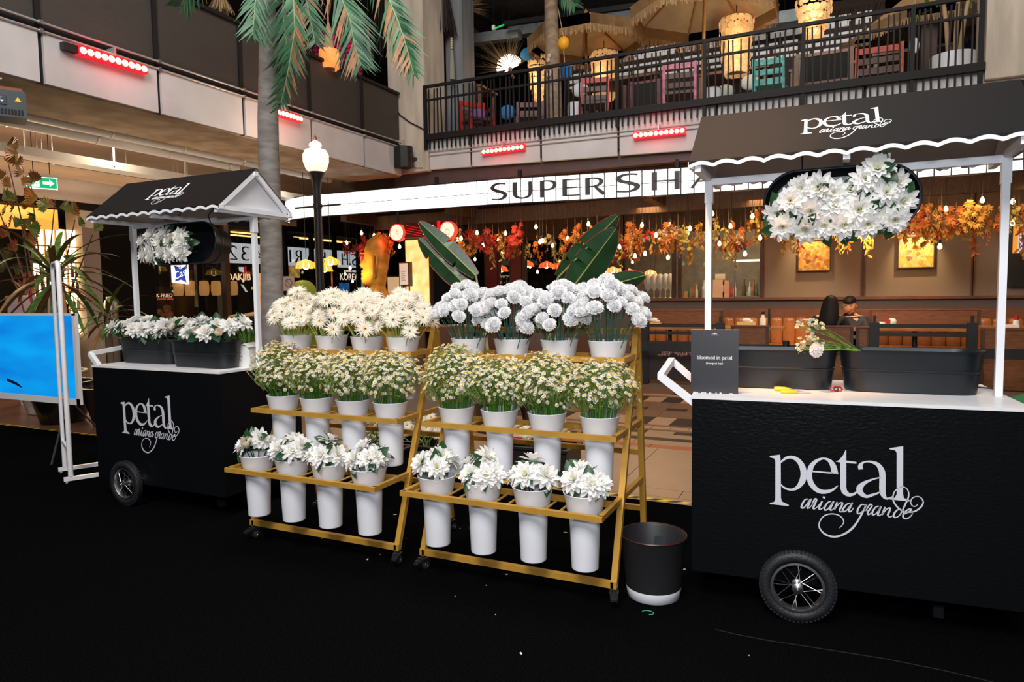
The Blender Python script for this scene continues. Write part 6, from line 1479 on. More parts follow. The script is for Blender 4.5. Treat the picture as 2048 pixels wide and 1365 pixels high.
b = MB(); b.box(-.10, .10, -.01, .01, p.z - .12, p.z + .12); b.obj('plate', mat('beige_plate', (.36, .26, .22), .5), t); b = MB(); b.tube([(0, .015, 0), (0, .015, p.z)], .018, 8); b.obj('post', BLACKM, t)
b = MB(); T = Matrix.Translation((0, -.012, p.z + .01)) @ Matrix.Rotation(R(90), 4, 'X'); b.lathe([(.058, 0), (.068, 0), (.068, .003), (.058, .003)], 20, T=T); b.bar((-.04, -.013, p.z + .05), (.04, -.013, p.z - .03), .01, .003); b.obj('symbol', mat('plate_mark', (.12, .05, .05), .5), t)
# lit floral posters
def lit_poster(c0, Y, label, cols, s, sc_=5):
    mb_, (x0, x1, z0, z1) = pbox(*c0, Y, .12); t = thing('lit_poster', label, 'poster', ((x0 + x1) / 2, Y, (z0 + z1) / 2)); w, h = (x1 - x0) / 2, (z1 - z0) / 2
    m_ = mat('poster_print', cols[0], .5, emit=s, vs=sc_, col2=cols[1], detail=6)
    b = MB(); b.box(-w, w, 0, .02, -h, h); b.obj('picture', m_, t); b = MB(); b.box(-w - .03, w + .03, .021, .14, -h - .03, h + .03); b.obj('light_box', WDARK, t)
    for x in (-w, w): b = MB(); b.tube([(x * .8, .09, -h), (x * .8, .09, -t.location.z)], .015, 6); b.obj('leg', BLACKM, t)
    return t
lit_poster((812, 480, 857, 612), 12.4, 'tall glowing floral lightbox poster under the red sign', ((1.0, .80, .34), (.95, .50, .14)), 1.0)
lit_poster((776, 555, 800, 640), 12.7, 'plain pale lightbox panel beside the golden head', ((.75, .52, .30), (.70, .48, .26)), .55, 1)
t = lit_poster((799, 527, 815, 570), 12.2, 'small white menu sheet beside the floral lightbox', ((.86, .76, .62), (.80, .68, .52)), .45, 2)
for k in range(5): b = MB(); b.box(-.06, .05 - .02 * (k % 2), -.003, .0, .05 - .045 * k, .058 - .045 * k); b.obj('text_line', INK, t)
# red box sign and round signs
RSIGN = glow('red_sign_glow', (.62, .01, .012), .55); CREAM = glow('cream_disc', (1.0, .82, .52), 1.15); REDN = glow('neon_red', (1, .03, .02), 2.2)
c0 = at(846, 460, 'y', 11.9)
t = thing('red_box_sign', 'dark red lit box sign over the floral poster', 'sign', c0, R(14))
b = MB(); b.box(-.40, .36, 0, .16, -.15, .15); b.obj('box', mat('sign_red_box', (.07, .004, .008), .4), t); b = MB(); b.box(.30, .37, -.012, .0, -.17, .17); b.obj('end_strip', RSIGN, t)
put('lettering', text_mesh("'32\"", .17, mats=EXW), t, (.10, -.006, .02), (R(90), 0, 0)); b = MB(); b.box(-.0, .22, -.008, -.004, -.10, -.085); b.obj('underline', EXW, t)
for k in range(4): b = MB(); b.bar((-.36, -.004, .10 - .05 * k), (.0, -.004, .02 - .05 * k), .012); b.obj('neon_line', RSIGN, t)
def round_sign(px, py, r_, label, glyph):
    t = thing('round_sign', label, 'sign', at(px, py, 'y', 11.8)); T = Matrix.Rotation(R(90), 4, 'X')
    b = MB(); b.lathe([(.001, .05), (r_ * .94, .05), (r_ * .96, .0)], 32, T=T); b.obj('face', CREAM, t); b = MB(); b.lathe([(r_ * .96, .055), (r_ * 1.06, .05), (r_ * 1.06, -.06), (r_ * .9, -.06)], 32, T=T); b.obj('rim', REDN, t)
    b = MB(); f = lambda x, y, h: Vector((x * r_, -.051 - h, y * r_))
    for s_ in glyph: b.stroke([(x, y, w * 1.0) for x, y, w in pts3(s_)], lambda x, y, h: Vector((x * r_, -.051 - h, y * r_)), 0, .002, 3)
    b.obj('mark', mat('disc_mark', (.75, .50, .28), .5), t)
    b = MB(); b.tube([(0, 0, r_), (0, 0, 3.65 - t.location.z)], .02, 6); b.obj('bracket', BLACKM, t)
    light('red_sign_glow', 'POINT', Vector(t.location) + Vector((0, -.35, -.15)), 5, (1, .05, .03), .1)
round_sign(897, 461, .165, 'round cream lit sign with red rim, next to the autumn bunches', ('-.25,-.4,.10 -.25,.0,.08 0,.1,.08 .25,.0,.08 .25,-.4,.10', '-.3,-.55,.14 0,-.45,.1 .3,-.55,.14'))
round_sign(796, 466, .165, 'round cream lit sign with red rim, beside the golden head', ('-.1,.3,.07 .1,.2,.07 -.1,.0,.07 .15,-.1,.07', '.2,.3,.07 .3,.0,.07 .1,-.3,.07'))

# ------------------------------------------------------------------ shops beyond the palm-side cart
XS = -11.5
def L(px, py, X=XS): p = at(px, py, 'x', X); return p.y, p.z
BLKW = mat('black_cladding', (.005, .0045, .0045), .7, spec=.15)
def hanger(t, z, dx=0, dy=0):
    b = MB(); b.tube([(dx, dy, 0), (dx, dy, z - t.location.z)], .006, 4); b.obj('hanger', BLACKM, t)
b = MB(); b.box(XS - .5, XS, 7.76, 8.82, -.02, 3.19); struct(b.obj('wall_left', BLKW))
b = MB(); b.box(XS - .4, XS + .02, 7.46, 7.76, -.02, 3.19); struct(b.obj('column_left_shop', CONC))
b = MB(); b.box(XS - 3, XS + .05, -1, 21, 2.98, 3.10); struct(b.obj('beam_left_shop', BLKW))
b = MB(); b.box(-14.6, -14.4, -1, 22, 0, 3.0); struct(b.obj('wall_left_rear', DARKW))
b = MB(); b.box(XS - .06, XS + .06, 10.40, 10.52, -.02, 3.0); struct(b.obj('column_left_post', BRZ))
for k, px in enumerate((569, 622, 668, 715, 775)):
    y = L(px, 480)[0]; b = MB(); b.box(XS - .05, XS + .05, y - .04, y + .04, -.02, 3.0); struct(b.obj('column_left_mullion_%d' % (k + 1), BLKW))
ys = [8.82, 10.40, L(569, 480)[0], L(622, 480)[0], L(668, 480)[0], L(715, 480)[0], L(775, 480)[0]]
for k in range(6):
    w_ = struct(bpy.data.objects.new('window_%d' % (k + 7), None)); COL.objects.link(w_); w_.location = (XS, ys[k], 0)
    b = MB(); b.box(-.004, .004, .06, ys[k + 1] - ys[k] - .06, .05, 2.95); b.obj('pane', GLASS, w_)
    b = MB(); b.box(-.03, .03, .06, ys[k + 1] - ys[k] - .06, -.02, .06); b.obj('sill', BLKW, w_)
# lit bottle wall
LITW = glow('lit_shelf_wall', (1.0, .84, .50), 4.0, vs=3, col2=(1.0, .62, .22))
t = thing('lit_shelf_wall', 'brightly lit shelf wall of bottles behind the red leaved plant', 'shelf', (XS - .12, 7.1, -.012))
b = MB(); b.box(-.06, -.02, -.34, .34, .9, 2.66); b.obj('glowing_back', LITW, t)
SH = mat('shelf_edge', (.35, .20, .08), .5)
for z in (1.0, 1.3, 1.6, 1.86, 2.1, 2.36): b = MB(); b.box(-.02, .10, -.34, .34, z, z + .018); b.obj('shelf_board', SH, t)
for y in (-.17, 0.0, .17): b = MB(); b.box(-.02, .02, y - .006, y + .006, .9, 2.66); b.obj('upright', SH, t)
n = 0
for z in (1.3, 1.6, 1.86):
    for y in (-.26, -.10, .06, .22, .29):
        n += 1; o = put('bottle', BOT[n % 6], loc=(XS - .08, 7.1 + y, z + .008), scale=.72); tag(o, '%s small bottle on the lit shelf wall, counted along the shelves' % ORD(n), 'bottle', 'bottles on the lit shelf wall')
b = MB(); b.box(XS - .35, XS - .05, 5.2, 7.12, 2.62, 2.95); tag(b.obj('cove_light', glow('orange_cove', (1, .36, .05), 1.1, vs=.8, col2=(1.0, .55, .12), stretch=(.3, 1, 2))), 'glowing orange cove panel over the lit shelf wall', 'light panel')
light('shelf_wall_light', 'AREA', (XS + .15, 7.1, 1.9), 26, (1, .72, .40), .6, (-8, 6.2, 1.2))
# the sign's reflection, built as a glowing band behind the dark glass, warm ceiling strips
band = thing('sign_reflection_band', 'dim glowing band built as the marquee reflection, reversed black capitals behind the dark glass', 'sign', (XS - .35, 10.6, 0))
b = MB(); b.box(-.03, 0, -.6, -.56, 0, 3.0); b.box(-.03, 0, 5.9, 5.94, 0, 3.0); b.obj('upright', BLACKM, band)  # posts added only to carry the reflection band
DIM = glow('dim_reflection_glow', (.62, .68, .72), .62); zb_, zt_2 = 2.22, 2.66
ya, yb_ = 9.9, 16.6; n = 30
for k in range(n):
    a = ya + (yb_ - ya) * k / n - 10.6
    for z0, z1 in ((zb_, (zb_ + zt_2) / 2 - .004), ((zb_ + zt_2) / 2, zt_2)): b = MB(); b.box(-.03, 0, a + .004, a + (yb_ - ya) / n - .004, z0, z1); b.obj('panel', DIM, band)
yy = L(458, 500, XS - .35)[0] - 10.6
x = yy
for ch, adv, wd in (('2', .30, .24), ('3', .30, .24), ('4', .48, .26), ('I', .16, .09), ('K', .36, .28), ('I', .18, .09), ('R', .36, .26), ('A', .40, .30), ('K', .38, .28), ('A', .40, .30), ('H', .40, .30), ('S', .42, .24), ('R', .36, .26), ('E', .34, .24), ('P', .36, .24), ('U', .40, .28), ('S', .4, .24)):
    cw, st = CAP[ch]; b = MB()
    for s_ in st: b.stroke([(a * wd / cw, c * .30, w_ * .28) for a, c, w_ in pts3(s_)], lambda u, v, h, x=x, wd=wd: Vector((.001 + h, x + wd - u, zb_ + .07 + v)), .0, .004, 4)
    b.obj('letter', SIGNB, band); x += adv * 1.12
for k, (px0, px1, py) in enumerate(((462, 503, 464), (462, 520, 470), (588, 640, 473), (640, 700, 478), (700, 742, 482), (600, 690, 477))):
    y0, z0 = L(px0, py, XS - .9); y1, z1 = L(px1, py, XS - .9); b = MB(); b.bar((XS - .9, y0, z0), (XS - .9, y1, z0), .05, .03); tag(b.obj('ceiling_strip', glow('warm_strip%d' % k, (1, .58, .18), 2.0)), '%s warm light strip behind the upper glass, counted from the bronze post' % ORD(k + 1), 'light', 'warm strips behind the glass')
# things glowing inside the dark glass
XI = XS - .55
def onX(px, py, X=XI): return at(px, py, 'x', X)
RX = (R(90), 0, R(90))
def neon(body, px, py, size, m_, label, sx=1.0):
    o = put('neon_lettering', text_mesh(body, size, mats=m_, sx=sx, extrude=.006), loc=onX(px, py), rot=RX); tag(o, label, 'lettering'); b = MB(); b.tube([(0, size * .3, 0), (0, 2.99 - o.location.z, 0)], .004, 4); b.obj('hanger', BLACKM, o); return o
CRM = glow('cream_neon', (1, .70, .42), .9)
neon('DAKJIB', 478, 555, .21, CRM, 'cream neon lettering reading DAKJIB behind the glass', 1.05)
neon('KOREAN.', 704, 555, .26, glow('korean_white', (.95, .80, .68), .85), 'cream window lettering reading KOREAN', .95)
neon('SCHOOL FOOD', 702, 543, .075, bpy.data.materials['korean_white'], 'small cream lettering arched over the word KOREAN', 1.1)
t = thing('beer_lightbox', 'small blue and white beer lightbox reading Cass behind the dark glass', 'sign', onX(361, 549)); hanger(t, 2.99)
WHT = glow('lightbox_white', (.9, .95, 1), 1.5); BLU = glow('lightbox_blue', (.01, .06, .45), 1.0)
fX = lambda x, y, h: Vector((h, x, y))
b = MB(); b.prism([(-.15, .18), (.15, .20), (.20, .2), (.20, -.2), (.15, -.19), (-.15, -.17)], fX, -.08, 0); b.obj('box', WHT, t)
b = MB(); b.prism([(-.135, .155), (-.05, .13), (.0, .10), (.06, .14), (.13, .17), (.10, .0), (.13, -.165), (.05, -.13), (0, -.11), (-.06, -.13), (-.135, -.145), (-.10, .0)], fX, .0, .004); b.obj('blue_field', BLU, t)
put('lettering', text_mesh('Cass', .20, mats=WHT, shear=.3), t, (.008, .0, .01), Matrix.Rotation(R(18), 3, 'X').to_4x4().to_euler() if False else (R(90 + 0), R(-22), R(90)))
t = thing('crescent_neon', 'white crescent neon behind the hanging trough', 'neon', onX(335, 480)); hanger(t, 2.99, 0, -.14); b = MB(); b.stroke([(-.16, -.12, .02), (-.14, .0, .05), (-.06, .10, .07), (.05, .13, .05), (.16, .11, .02)], fX, -.02, .02, 5); b.obj('tube', WHT, t)
t = thing('white_lightbox', 'small white lightbox under the hanging white blooms', 'sign', onX(314, 524)); hanger(t, 2.99); b = MB(); b.box(-.05, .0, -.14, .15, -.05, .05); b.obj('box', WHT, t)
t = thing('food_poster', 'dark poster reading K-FRIED chicken and beer behind the glass', 'poster', onX(329, 612)); b = MB(); b.box(-.06, -.03, -.03, .03, -t.location.z, .3); b.obj('stand', BLACKM, t)
b = MB(); b.box(-.03, 0, -.20, .22, -.35, .37); b.obj('board', mat('poster_black', (.014, .010, .009), .5), t)
put('lettering', text_mesh('K-FRIED', .105, mats=CRM), t, (.003, .01, .20), RX); put('second_line', text_mesh('CHICKEN & BEER', .052, mats=glow('poster_orange', (1, .16, .03), .55)), t, (.003, .01, .13), RX)
b = MB(); random.seed(5)
for k, (y, z, r_) in enumerate(((-.12, -.12, .07), (.05, -.06, .10), (-.02, -.22, .09), (.12, -.18, .08), (-.1, -.27, .06), (.06, -.28, .07))): b.ball((.0, y, z), r_, 10, 6, (.15, 1, .85))
b.obj('printed_food', mat('poster_food', (.22, .08, .02), .5, emit=.12, var=.4, vs=14), t, smooth=60, kind='stuff')
LANT = mat('paper_lantern', (.55, .30, .10), .7, emit=.28, ecol=(1, .45, .12))
for k, px in enumerate((356, 380, 408, 432, 466)):
    p = onX(px, 577, XI - .2); t = thing('paper_lantern', '%s drum shaped paper lantern in the row behind the glass, counted from the food poster' % ORD(k + 1), 'lantern', p, group='row of paper lanterns')
    b = MB(); b.lathe([(.05, -.16), (.09, -.15), (.105, -.05), (.105, .05), (.09, .15), (.05, .16)], 16); b.obj('shade', LANT, t, smooth=60); b = MB(); b.lathe([(.055, .165), (.055, .185), (.001, .185)], 10); b.tube([(0, 0, .18), (0, 0, 2.99 - p.z)], .005, 4); b.obj('cap', BLACKM, t)
t = thing('red_streamer', 'red and white hanging display below the DAKJIB lettering', 'display', onX(490, 545, XI - .4)); hanger(t, 2.99); b = MB(); b.prism([(-.03, .12), (.05, .14), (.03, -.1), (.02, -.2), (-.03, -.2)], fX, -.03, 0); b.obj('red_panel', RSIGN, t); b = MB(); b.prism([(-.16, .12), (-.04, .12), (-.04, .0), (-.14, .02)], fX, -.03, 0); b.prism([(-.12, -.28), (-.06, -.30), (.06, -.46), (.02, -.46)], fX, -.03, 0); b.obj('white_panel', DIM, t)
t = thing('orange_poster', 'tall lit orange poster strip beside the palm trunk', 'poster', onX(519, 590, XI)); hanger(t, 2.99, -.01); b = MB(); b.box(-.02, 0, -.07, .10, -.50, .50); b.obj('picture', mat('orange_print', (1, .18, .03), .5, emit=.8, vs=5, col2=(1, .55, .25)), t)
for k, (px, py, w, h_, c) in enumerate(((690, 577, .4, .3, (.02, .16, .45)), (722, 575, .3, .5, (.35, .55, .50)), (669, 560, .16, .9, (.9, .25, .08)), (735, 585, .4, .5, (.7, .12, .03)), (590, 540, .35, .4, (.62, .36, .08)))):
    t = thing('shop_display', ('blue lit shop display under the word KOREAN', 'pale green lit display beside the golden head', 'tall orange lit strip behind the lamp post', 'red orange lit panel under the golden chin', 'amber board behind the lime green sculpture')[k], 'display', onX(px, py, XI - .5)); hanger(t, 2.99, -.03); b = MB(); b.box(-.05, 0, -w / 2, w / 2, -h_ / 2, h_ / 2); b.obj('panel', glow('display%d' % k, c, .55, vs=6, col2=tuple(q * .4 for q in c)), t)
b = MB(); b.box(-13.2, -13.0, 8.9, 20, 0, .9); tag(b.obj('service_counter', mat('counter_dark', (.02, .012, .009), .5)), 'dark service counter deep behind the glass', 'counter')
p = at(222, 606, 'x', -10.9); t = thing('steel_urn', 'steel canister by the black wall behind the cart', 'canister', (p.x, p.y, -.012)); b = MB(); b.lathe([(.001, 0), (.10, 0), (.10, p.z - .12), (.11, p.z - .11), (.11, p.z), (.09, p.z + .05), (.07, p.z + .06), (.07, p.z + .11), (.001, p.z + .12)], 18); b.obj('body', STEEL, t, smooth=40)

# ------------------------------------------------------------------ plants by the screen
FLR = mat('autumn_leaf', (.34, .045, .02), .5, col2=(.11, .14, .02), vs=9, var=0); FLG = mat('olive_leaf', (.085, .11, .02), .45, var=.4, vs=8); FLO = mat('ochre_leaf', (.30, .19, .02), .5, var=.3, vs=8)
STRAP = mat('strap_leaf', (.05, .12, .02), .4, var=.5, vs=5, stretch=(6, 1, 1)); STRR = mat('strap_leaf_bronze', (.24, .12, .04), .45, var=.4, vs=5)
POTB = mat('glazed_black_pot', (.016, .015, .016), .25, bump=.1, bs=10); POTW = mat('stone_pot', (.42, .38, .32), .6, var=.2, vs=12)
def fish_mesh(m_, seed):
    random.seed(seed); b = MB(); ol = [(-.012, 0)]; n = 7
    for k in range(n + 1):
        a = R(52 - 104 * k / n) ; r_ = .17 * U(.85, 1.1); ol.append((-math.sin(a) * r_ * .8, math.cos(a) * r_))
        if k < n: a2 = R(52 - 104 * (k + .5) / n); ol.append((-math.sin(a2) * .135 * .8, math.cos(a2) * .135))
    ol.append((.012, 0)); m_n = len(ol); vs = [(0, .05, -.008)] + [(x, y, .012 * (i % 2) - .10 * abs(x)) for i, (x, y) in enumerate(ol)]
    b.add(vs, [(0, i + 1, i) for i in range(1, m_n)] + [(0, 1, m_n)]); return b.mesh('leaf', m_)
FM = [fish_mesh(FLR, 1), fish_mesh(FLG, 2), fish_mesh(FLO, 3), fish_mesh(FLG, 4)]
random.seed(21)
def pot(t, r_, h, m_): b = MB(); b.lathe([(.001, 0), (r_ * .62, 0), (r_ * .66, .01), (r_, h - .03), (r_ * 1.04, h - .02), (r_ * 1.04, h), (r_ * .94, h), (r_ * .9, h - .06), (.001, h - .06)], 28); b.obj('pot', m_, t, smooth=40)
pc = at(20, 852, 'z', 0); px0, py0 = pc.x - .1, 5.6
t = thing('fishtail_plant', 'tall plant with ragged red and olive leaves beside the frame edge', 'plant', (px0 - .5, py0, -.012)); pot(t, .42, .55, POTW)
c0 = Vector(t.location)
b = MB(); stems = []
for tx, ty in ((-40, 330), (10, 300), (60, 350), (110, 400), (150, 440), (40, 430), (90, 500), (-10, 480), (185, 470)):
    e = at(tx, ty, 'y', py0 + U(-.5, .4)) - c0; o = Vector((U(-.1, .1), U(-.1, .1), .45)); m_ = o.lerp(e, .5) + Vector((0, 0, .25)); b.tube([o, m_, e], [.016, .011, .006], 6); stems.append((o, m_, e))
b.obj('stem', mat('brown_stem', (.10, .055, .03), .7), t, kind='stuff')
for px, py in [(14, 290), (35, 305), (8, 320), (30, 330), (20, 395), (45, 372), (60, 410), (38, 440), (75, 395), (10, 425), (85, 415), (95, 440), (55, 455), (20, 470), (110, 430), (130, 430), (150, 445), (70, 490), (35, 500), (95, 470), (105, 500), (15, 520), (60, 525), (125, 455), (145, 470), (110, 540), (130, 505), (100, 410), (120, 415), (140, 425), (70, 430), (88, 455), (104, 452), (60, 500), (80, 490), (45, 480), (25, 530), (30, 455), (115, 520), (128, 535), (92, 525), (150, 520), (160, 480), (135, 455), (5, 400), (50, 395), (22, 375), (40, 555), (5, 545), (85, 545), (158, 452), (150, 500), (188, 462), (200, 470), (28, 415), (48, 345), (0, 360), (64, 365), (78, 515), (20, 450), (118, 480), (140, 528), (52, 480)]:
    if px > 72 and 425 < py < 545 and (px * 7 + py) % 5 < 2: continue
    p = at(px, py, 'y', py0 + U(-.45, .35)) - c0; k = 0 if py < 400 or U(0, 1) < .25 else random.choice((1, 1, 2, 3))
    put('leaf', FM[k], t, p, (R(-90) + U(-.5, .5), U(-.5, .5), U(-1.6, 1.6)), scale=U(.85, 1.3)).rotation_euler = (R(90) + U(-.6, .4), U(-2.2, 2.2), R(20) + U(-.4, .4))
def strap(b, o, d, Ln, w, droop):
    pts = []; d = Vector(d).normalized(); side = d.cross(Vector((0, 0, 1))).normalized(); p = Vector(o); k = 7
    for i in range(k + 1):
        q = i / k; ww = w * math.sin(math.pi * min(1, .12 + .86 * q)) ** .6 * (1 if i < k else .05)
        pts += [p - side * ww + Vector((0, 0, .3 * ww)), p.copy(), p + side * ww + Vector((0, 0, .3 * ww))]; p = p + d * (Ln / k); d = (d + Vector((0, 0, -droop / k))).normalized()
    b.add(pts, [(i * 3 + j, i * 3 + j + 1, i * 3 + j + 4, i * 3 + j + 3) for i in range(k) for j in (0, 1)])
def straps(nm, label, px, py, Y, n, Ln, w, ph, pm, cat='plant', mats=(STRAP, STRAP, STRR), pr=.28):
    c = at(px, py, 'y', Y); t = thing(nm, label, cat, (c.x, Y, -.012)); pot(t, pr, ph, pm); top = Vector((0, 0, c.z))
    b = MB(); b.tube([(0, 0, ph - .08), (.02, 0, c.z * .6), top], .035, 8); b.obj('stem', mat('cane', (.14, .09, .05), .8), t)
    for k in range(n):
        a = 2.4 * k; el = R(62) - R(105) * k / n; b = MB(); strap(b, top + Vector((0, 0, -.16 * k / n)), (math.cos(a) * math.cos(el), math.sin(a) * math.cos(el), math.sin(el)), Ln * U(.75, 1.1), w, U(.9, 1.7)); b.obj('leaf', mats[k % len(mats)], t, smooth=80)
straps('strap_leaf_plant', 'arching strap leaved plant above the blue screen', 108, 545, 5.2, 40, 1.05, .036, .50, POTB, pr=.36)
straps('strap_leaf_plant', 'low dark strap leaved plant between the mirror and the troughs', 215, 625, 5.4, 26, .62, .024, .45, POTB, pr=.33)
p = at(60, 620, 'y', 6.0); t = thing('pink_lit_pot', 'tall pale planter washed pink behind the blue screen', 'planter', (p.x, 6.0, -.012)); b = MB(); b.lathe([(.001, 0), (.20, 0), (.30, p.z + .2), (.26, p.z + .22), (.001, p.z + .15)], 8); b.obj('body', mat('pale_planter', (.62, .42, .44), .5), t)
for k in range(9): b = MB(); strap(b, (U(-.1, .1), U(-.1, .1), p.z + .15), (U(-.6, .6), U(-.5, .2), 1), .45, .022, .8); b.obj('leaf', STRR, t)
light('pink_plant_light', 'SPOT', at(30, 640, 'y', 5.2), 28, (1, .06, .25), .1, at(50, 470, 'y', 5.8), spot=70, blend=.9)
light('plant_key', 'SPOT', (-8.6, 4.9, 3.5), 45, (1, .62, .30), .1, at(80, 480, 'y', 5.6), spot=70, blend=.9)
for k, (px, py, Y) in enumerate(((500, 672, 8.8), (545, 668, 9.0))):
    c = at(px, py, 'y', Y); t = thing('grass_clump', ('feathery green grass clump seen through the gable cart', 'feathery green grass clump beside the palm trunk')[k], 'plant', (c.x, Y, -.012)); pot(t, .25, .5, POTB)
    b = MB()
    for j in range(130): a = U(0, 6.28); strap(b, (.12 * math.cos(a), .12 * math.sin(a), .45), (math.cos(a) * .4, math.sin(a) * .4, 1), U(.35, .75), .005, .8)
    b.obj('blades', GRASS, t, kind='stuff')
c = at(497, 627, 'x', -9.9); t = thing('straw_hat_table', 'dark side table piled with straw plates behind the gable cart', 'table', (c.x, c.y, -.012)); b = MB(); b.box(-.35, .35, -.35, .35, c.z - .10, c.z - .06); b.bar((0, 0, 0), (0, 0, c.z - .1), .08); b.obj('frame', BLACKM, t)
STRAW = mat('straw', (.42, .27, .11), .8, var=.2, vs=30)
for k, (x, y, z) in enumerate(((-.18, -.1, 0), (.1, -.15, .01), (.0, .12, .03), (.2, .1, .0))): b = MB(); b.lathe([(.001, .03), (.08, .03), (.10, .0), (.16, -.005), (.16, .005), (.001, .045)], 14, c=(0, 0, 0)); tag(b.obj('straw_plate', STRAW, loc=(c.x + x, c.y + y, c.z - .05 + z), smooth=50), '%s straw plate on the dark side table' % ORD(k + 1), 'plate', 'straw plates on the side table')

# bird of paradise leaves behind the racks
BOP = mat('banana_leaf', (.010, .048, .014), .35, var=.35, vs=3, bump=.15, bs=40); REDGE = mat('leaf_red_edge', (.42, .03, .045), .45); MIDR = mat('leaf_midrib', (.28, .30, .09), .5)
def big_leaf(t, c0, base, tip, stem0, w, tears, bend=.0, side_to=None):
    base, tip, s0 = base - c0, tip - c0, stem0 - c0
    st = MB(); st.tube([s0, s0.lerp(base, .5) + Vector((0, 0, .05)), base], [.020, .015, .012], 7); lf = st.obj('leaf_stalk', MIDR, t, smooth=60)
    d = (tip - base); L_ = d.length; d.normalize(); view = ((base + tip) / 2 + c0 - CAMV).normalized(); sd = d.cross(view).normalized(); up = sd.cross(d)
    b = MB(); e = MB(); n = 16
    for sg in (-1, 1):
        prev = None
        for i in range(n + 1):
            q = i / n; ww = w * math.sin(math.pi * min(.985, .06 + .93 * q)) ** .55; p = base + d * (L_ * q) + Vector((0, 0, -bend * q * q)) ; ed = p + sd * (sg * ww) + up * (.20 * ww) - d * .0
            if prev:
                tear = (i in tears and sg == tears[i]); e0, e1 = prev[1], ed
                if tear: e1 = p + sd * (sg * ww * .35); ed_n = ed
                b.add([prev[0], p, e1, e0], [(0, 1, 2, 3) if sg > 0 else (3, 2, 1, 0)])
                if not tear: e.tube([e0, e1], .0030, 4, cap=False)
            prev = (p, ed)
    b.obj('blade', BOP, lf, smooth=80); e.obj('red_edge', REDGE, lf)
    r_ = MB(); r_.tube([base, base.lerp(tip, .5) + Vector((0, 0, -bend * .25)), tip + Vector((0, 0, -bend))], [.011, .008, .003], 6); r_.obj('midrib', MIDR, lf, smooth=60)
Yb = 6.6
c0 = Vector((W(985, 700, Yb)[0], Yb, -.012)); t = thing('banana_plant', 'bird of paradise plant with two dark leaves leaning towards the palm, behind the racks', 'plant', c0); pot(t, .28, .5, POTB); t2 = t
A = lambda x, y: at(x, y, 'y', Yb)
big_leaf(t, c0, A(952, 552), A(838, 440), c0 + Vector((0, 0, .5)), .105, {5: 1, 9: -1}, .02)
big_leaf(t, c0, A(948, 588), A(838, 478), c0 + Vector((.02, 0, .5)), .13, {6: -1, 10: -1, 12: 1}, .0)
c0 = Vector((W(1085, 700, Yb)[0], Yb, -.012)); t = thing('banana_plant', 'bird of paradise plant with a huge torn leaf rising towards the marquee letters', 'plant', c0); pot(t, .28, .5, POTB)
big_leaf(t, c0, A(1116, 556), A(1236, 432), c0 + Vector((0, 0, .5)), .12, {4: 1, 8: 1, 11: -1}, .0)
big_leaf(t, c0, A(1135, 590), A(1232, 458), c0 + Vector((.03, 0, .5)), .17, {3: -1, 7: 1, 10: 1}, .0)
big_leaf(t, c0, A(1200, 580), A(1290, 545), c0 + Vector((.06, .1, .5)), .10, {7: -1}, .03)

# ------------------------------------------------------------------ spare flowers and boxes behind the racks
KRAFT = mat('kraft_paper', (.50, .30, .17), .8, bump=.2, bs=12); CREAMF = mat('cream_mum', (.70, .58, .38), .7, var=.1)
def crate(px, py, label, n, grp, kinds):
    fs = []; c = at(px, py, 'z', 0); t = thing('black_crate', label, 'crate', (c.x, c.y + .15, -.012))
    b = MB()
    for q in ((-.26, .26, -.17, -.15), (-.26, .26, .15, .17), (-.26, -.24, -.15, .15), (.24, .26, -.15, .15)): b.box(*q, 0, .25)
    b.box(-.24, .24, -.15, .15, 0, .02); b.obj('crate_wall', BLACKP, t); b = MB()
    for q in ((-.275, .275, -.185, -.15), (-.275, .275, .15, .185), (-.275, -.24, -.15, .15), (.24, .275, -.15, .15)): b.box(*q, .235, .255)
    b.obj('rim', BLACKP, t)
    for k in range(n):
        top = c + Vector((U(-.24, .24), .15 + U(-.16, .12), .36 + U(-.06, .10))); f = Vector((U(-1, 1), -1 + U(-.3, .3), U(.1, 1)))
        fs.append(flower('gerbera', (c.x + U(-.1, .1), c.y + .15, .08), top, f, 'spare spider daisy', 'spare daisies in the %s' % grp))
    single_out(fs, grp)
    return c
crate(830, 948, 'black crate of spare spider daisies behind the daisy rack', 16, 'crate between the racks', 0)
crate(1075, 955, 'black crate of spare daisies behind the carnation rack', 9, 'crate behind the carnation rack', 0)
c = crate(745, 955, 'black crate of spare chamomile behind the daisy rack', 0, '', 0)
chamomile(Vector((c.x, c.y + .15, 0)), .22, 'spare chamomile bunch in the black crate behind the daisy rack', 240, .17, .24, parts=0, group='spare chamomile')
t = thing('kraft_paper', 'creased brown kraft paper sheet standing behind the daisy rack', 'paper', at(668, 935, 'z', 0) + Vector((0, .1, -.012)), R(8))
b = MB(); b.add([(-.14, 0, 0), (.14, .02, 0), (.16, .05, .22), (.12, .06, .40), (-.02, .03, .43), (-.15, .02, .38), (0, -.02, .2)], [(0, 1, 6), (1, 2, 6), (2, 3, 6), (3, 4, 6), (4, 5, 6), (5, 0, 6)]); b.obj('sheet', KRAFT, t)
t = thing('kraft_paper', 'folded brown kraft paper leaning by the crate of daisies', 'paper', at(708, 945, 'z', 0) + Vector((0, .2, -.012)), R(-12))
b = MB(); b.add([(-.16, 0, 0), (.16, 0, 0), (.2, .06, .28), (.05, .05, .36), (-.14, .04, .30), (0, -.02, .16)], [(0, 1, 5), (1, 2, 5), (2, 3, 5), (3, 4, 5), (4, 0, 5)]); b.obj('sheet', KRAFT, t)
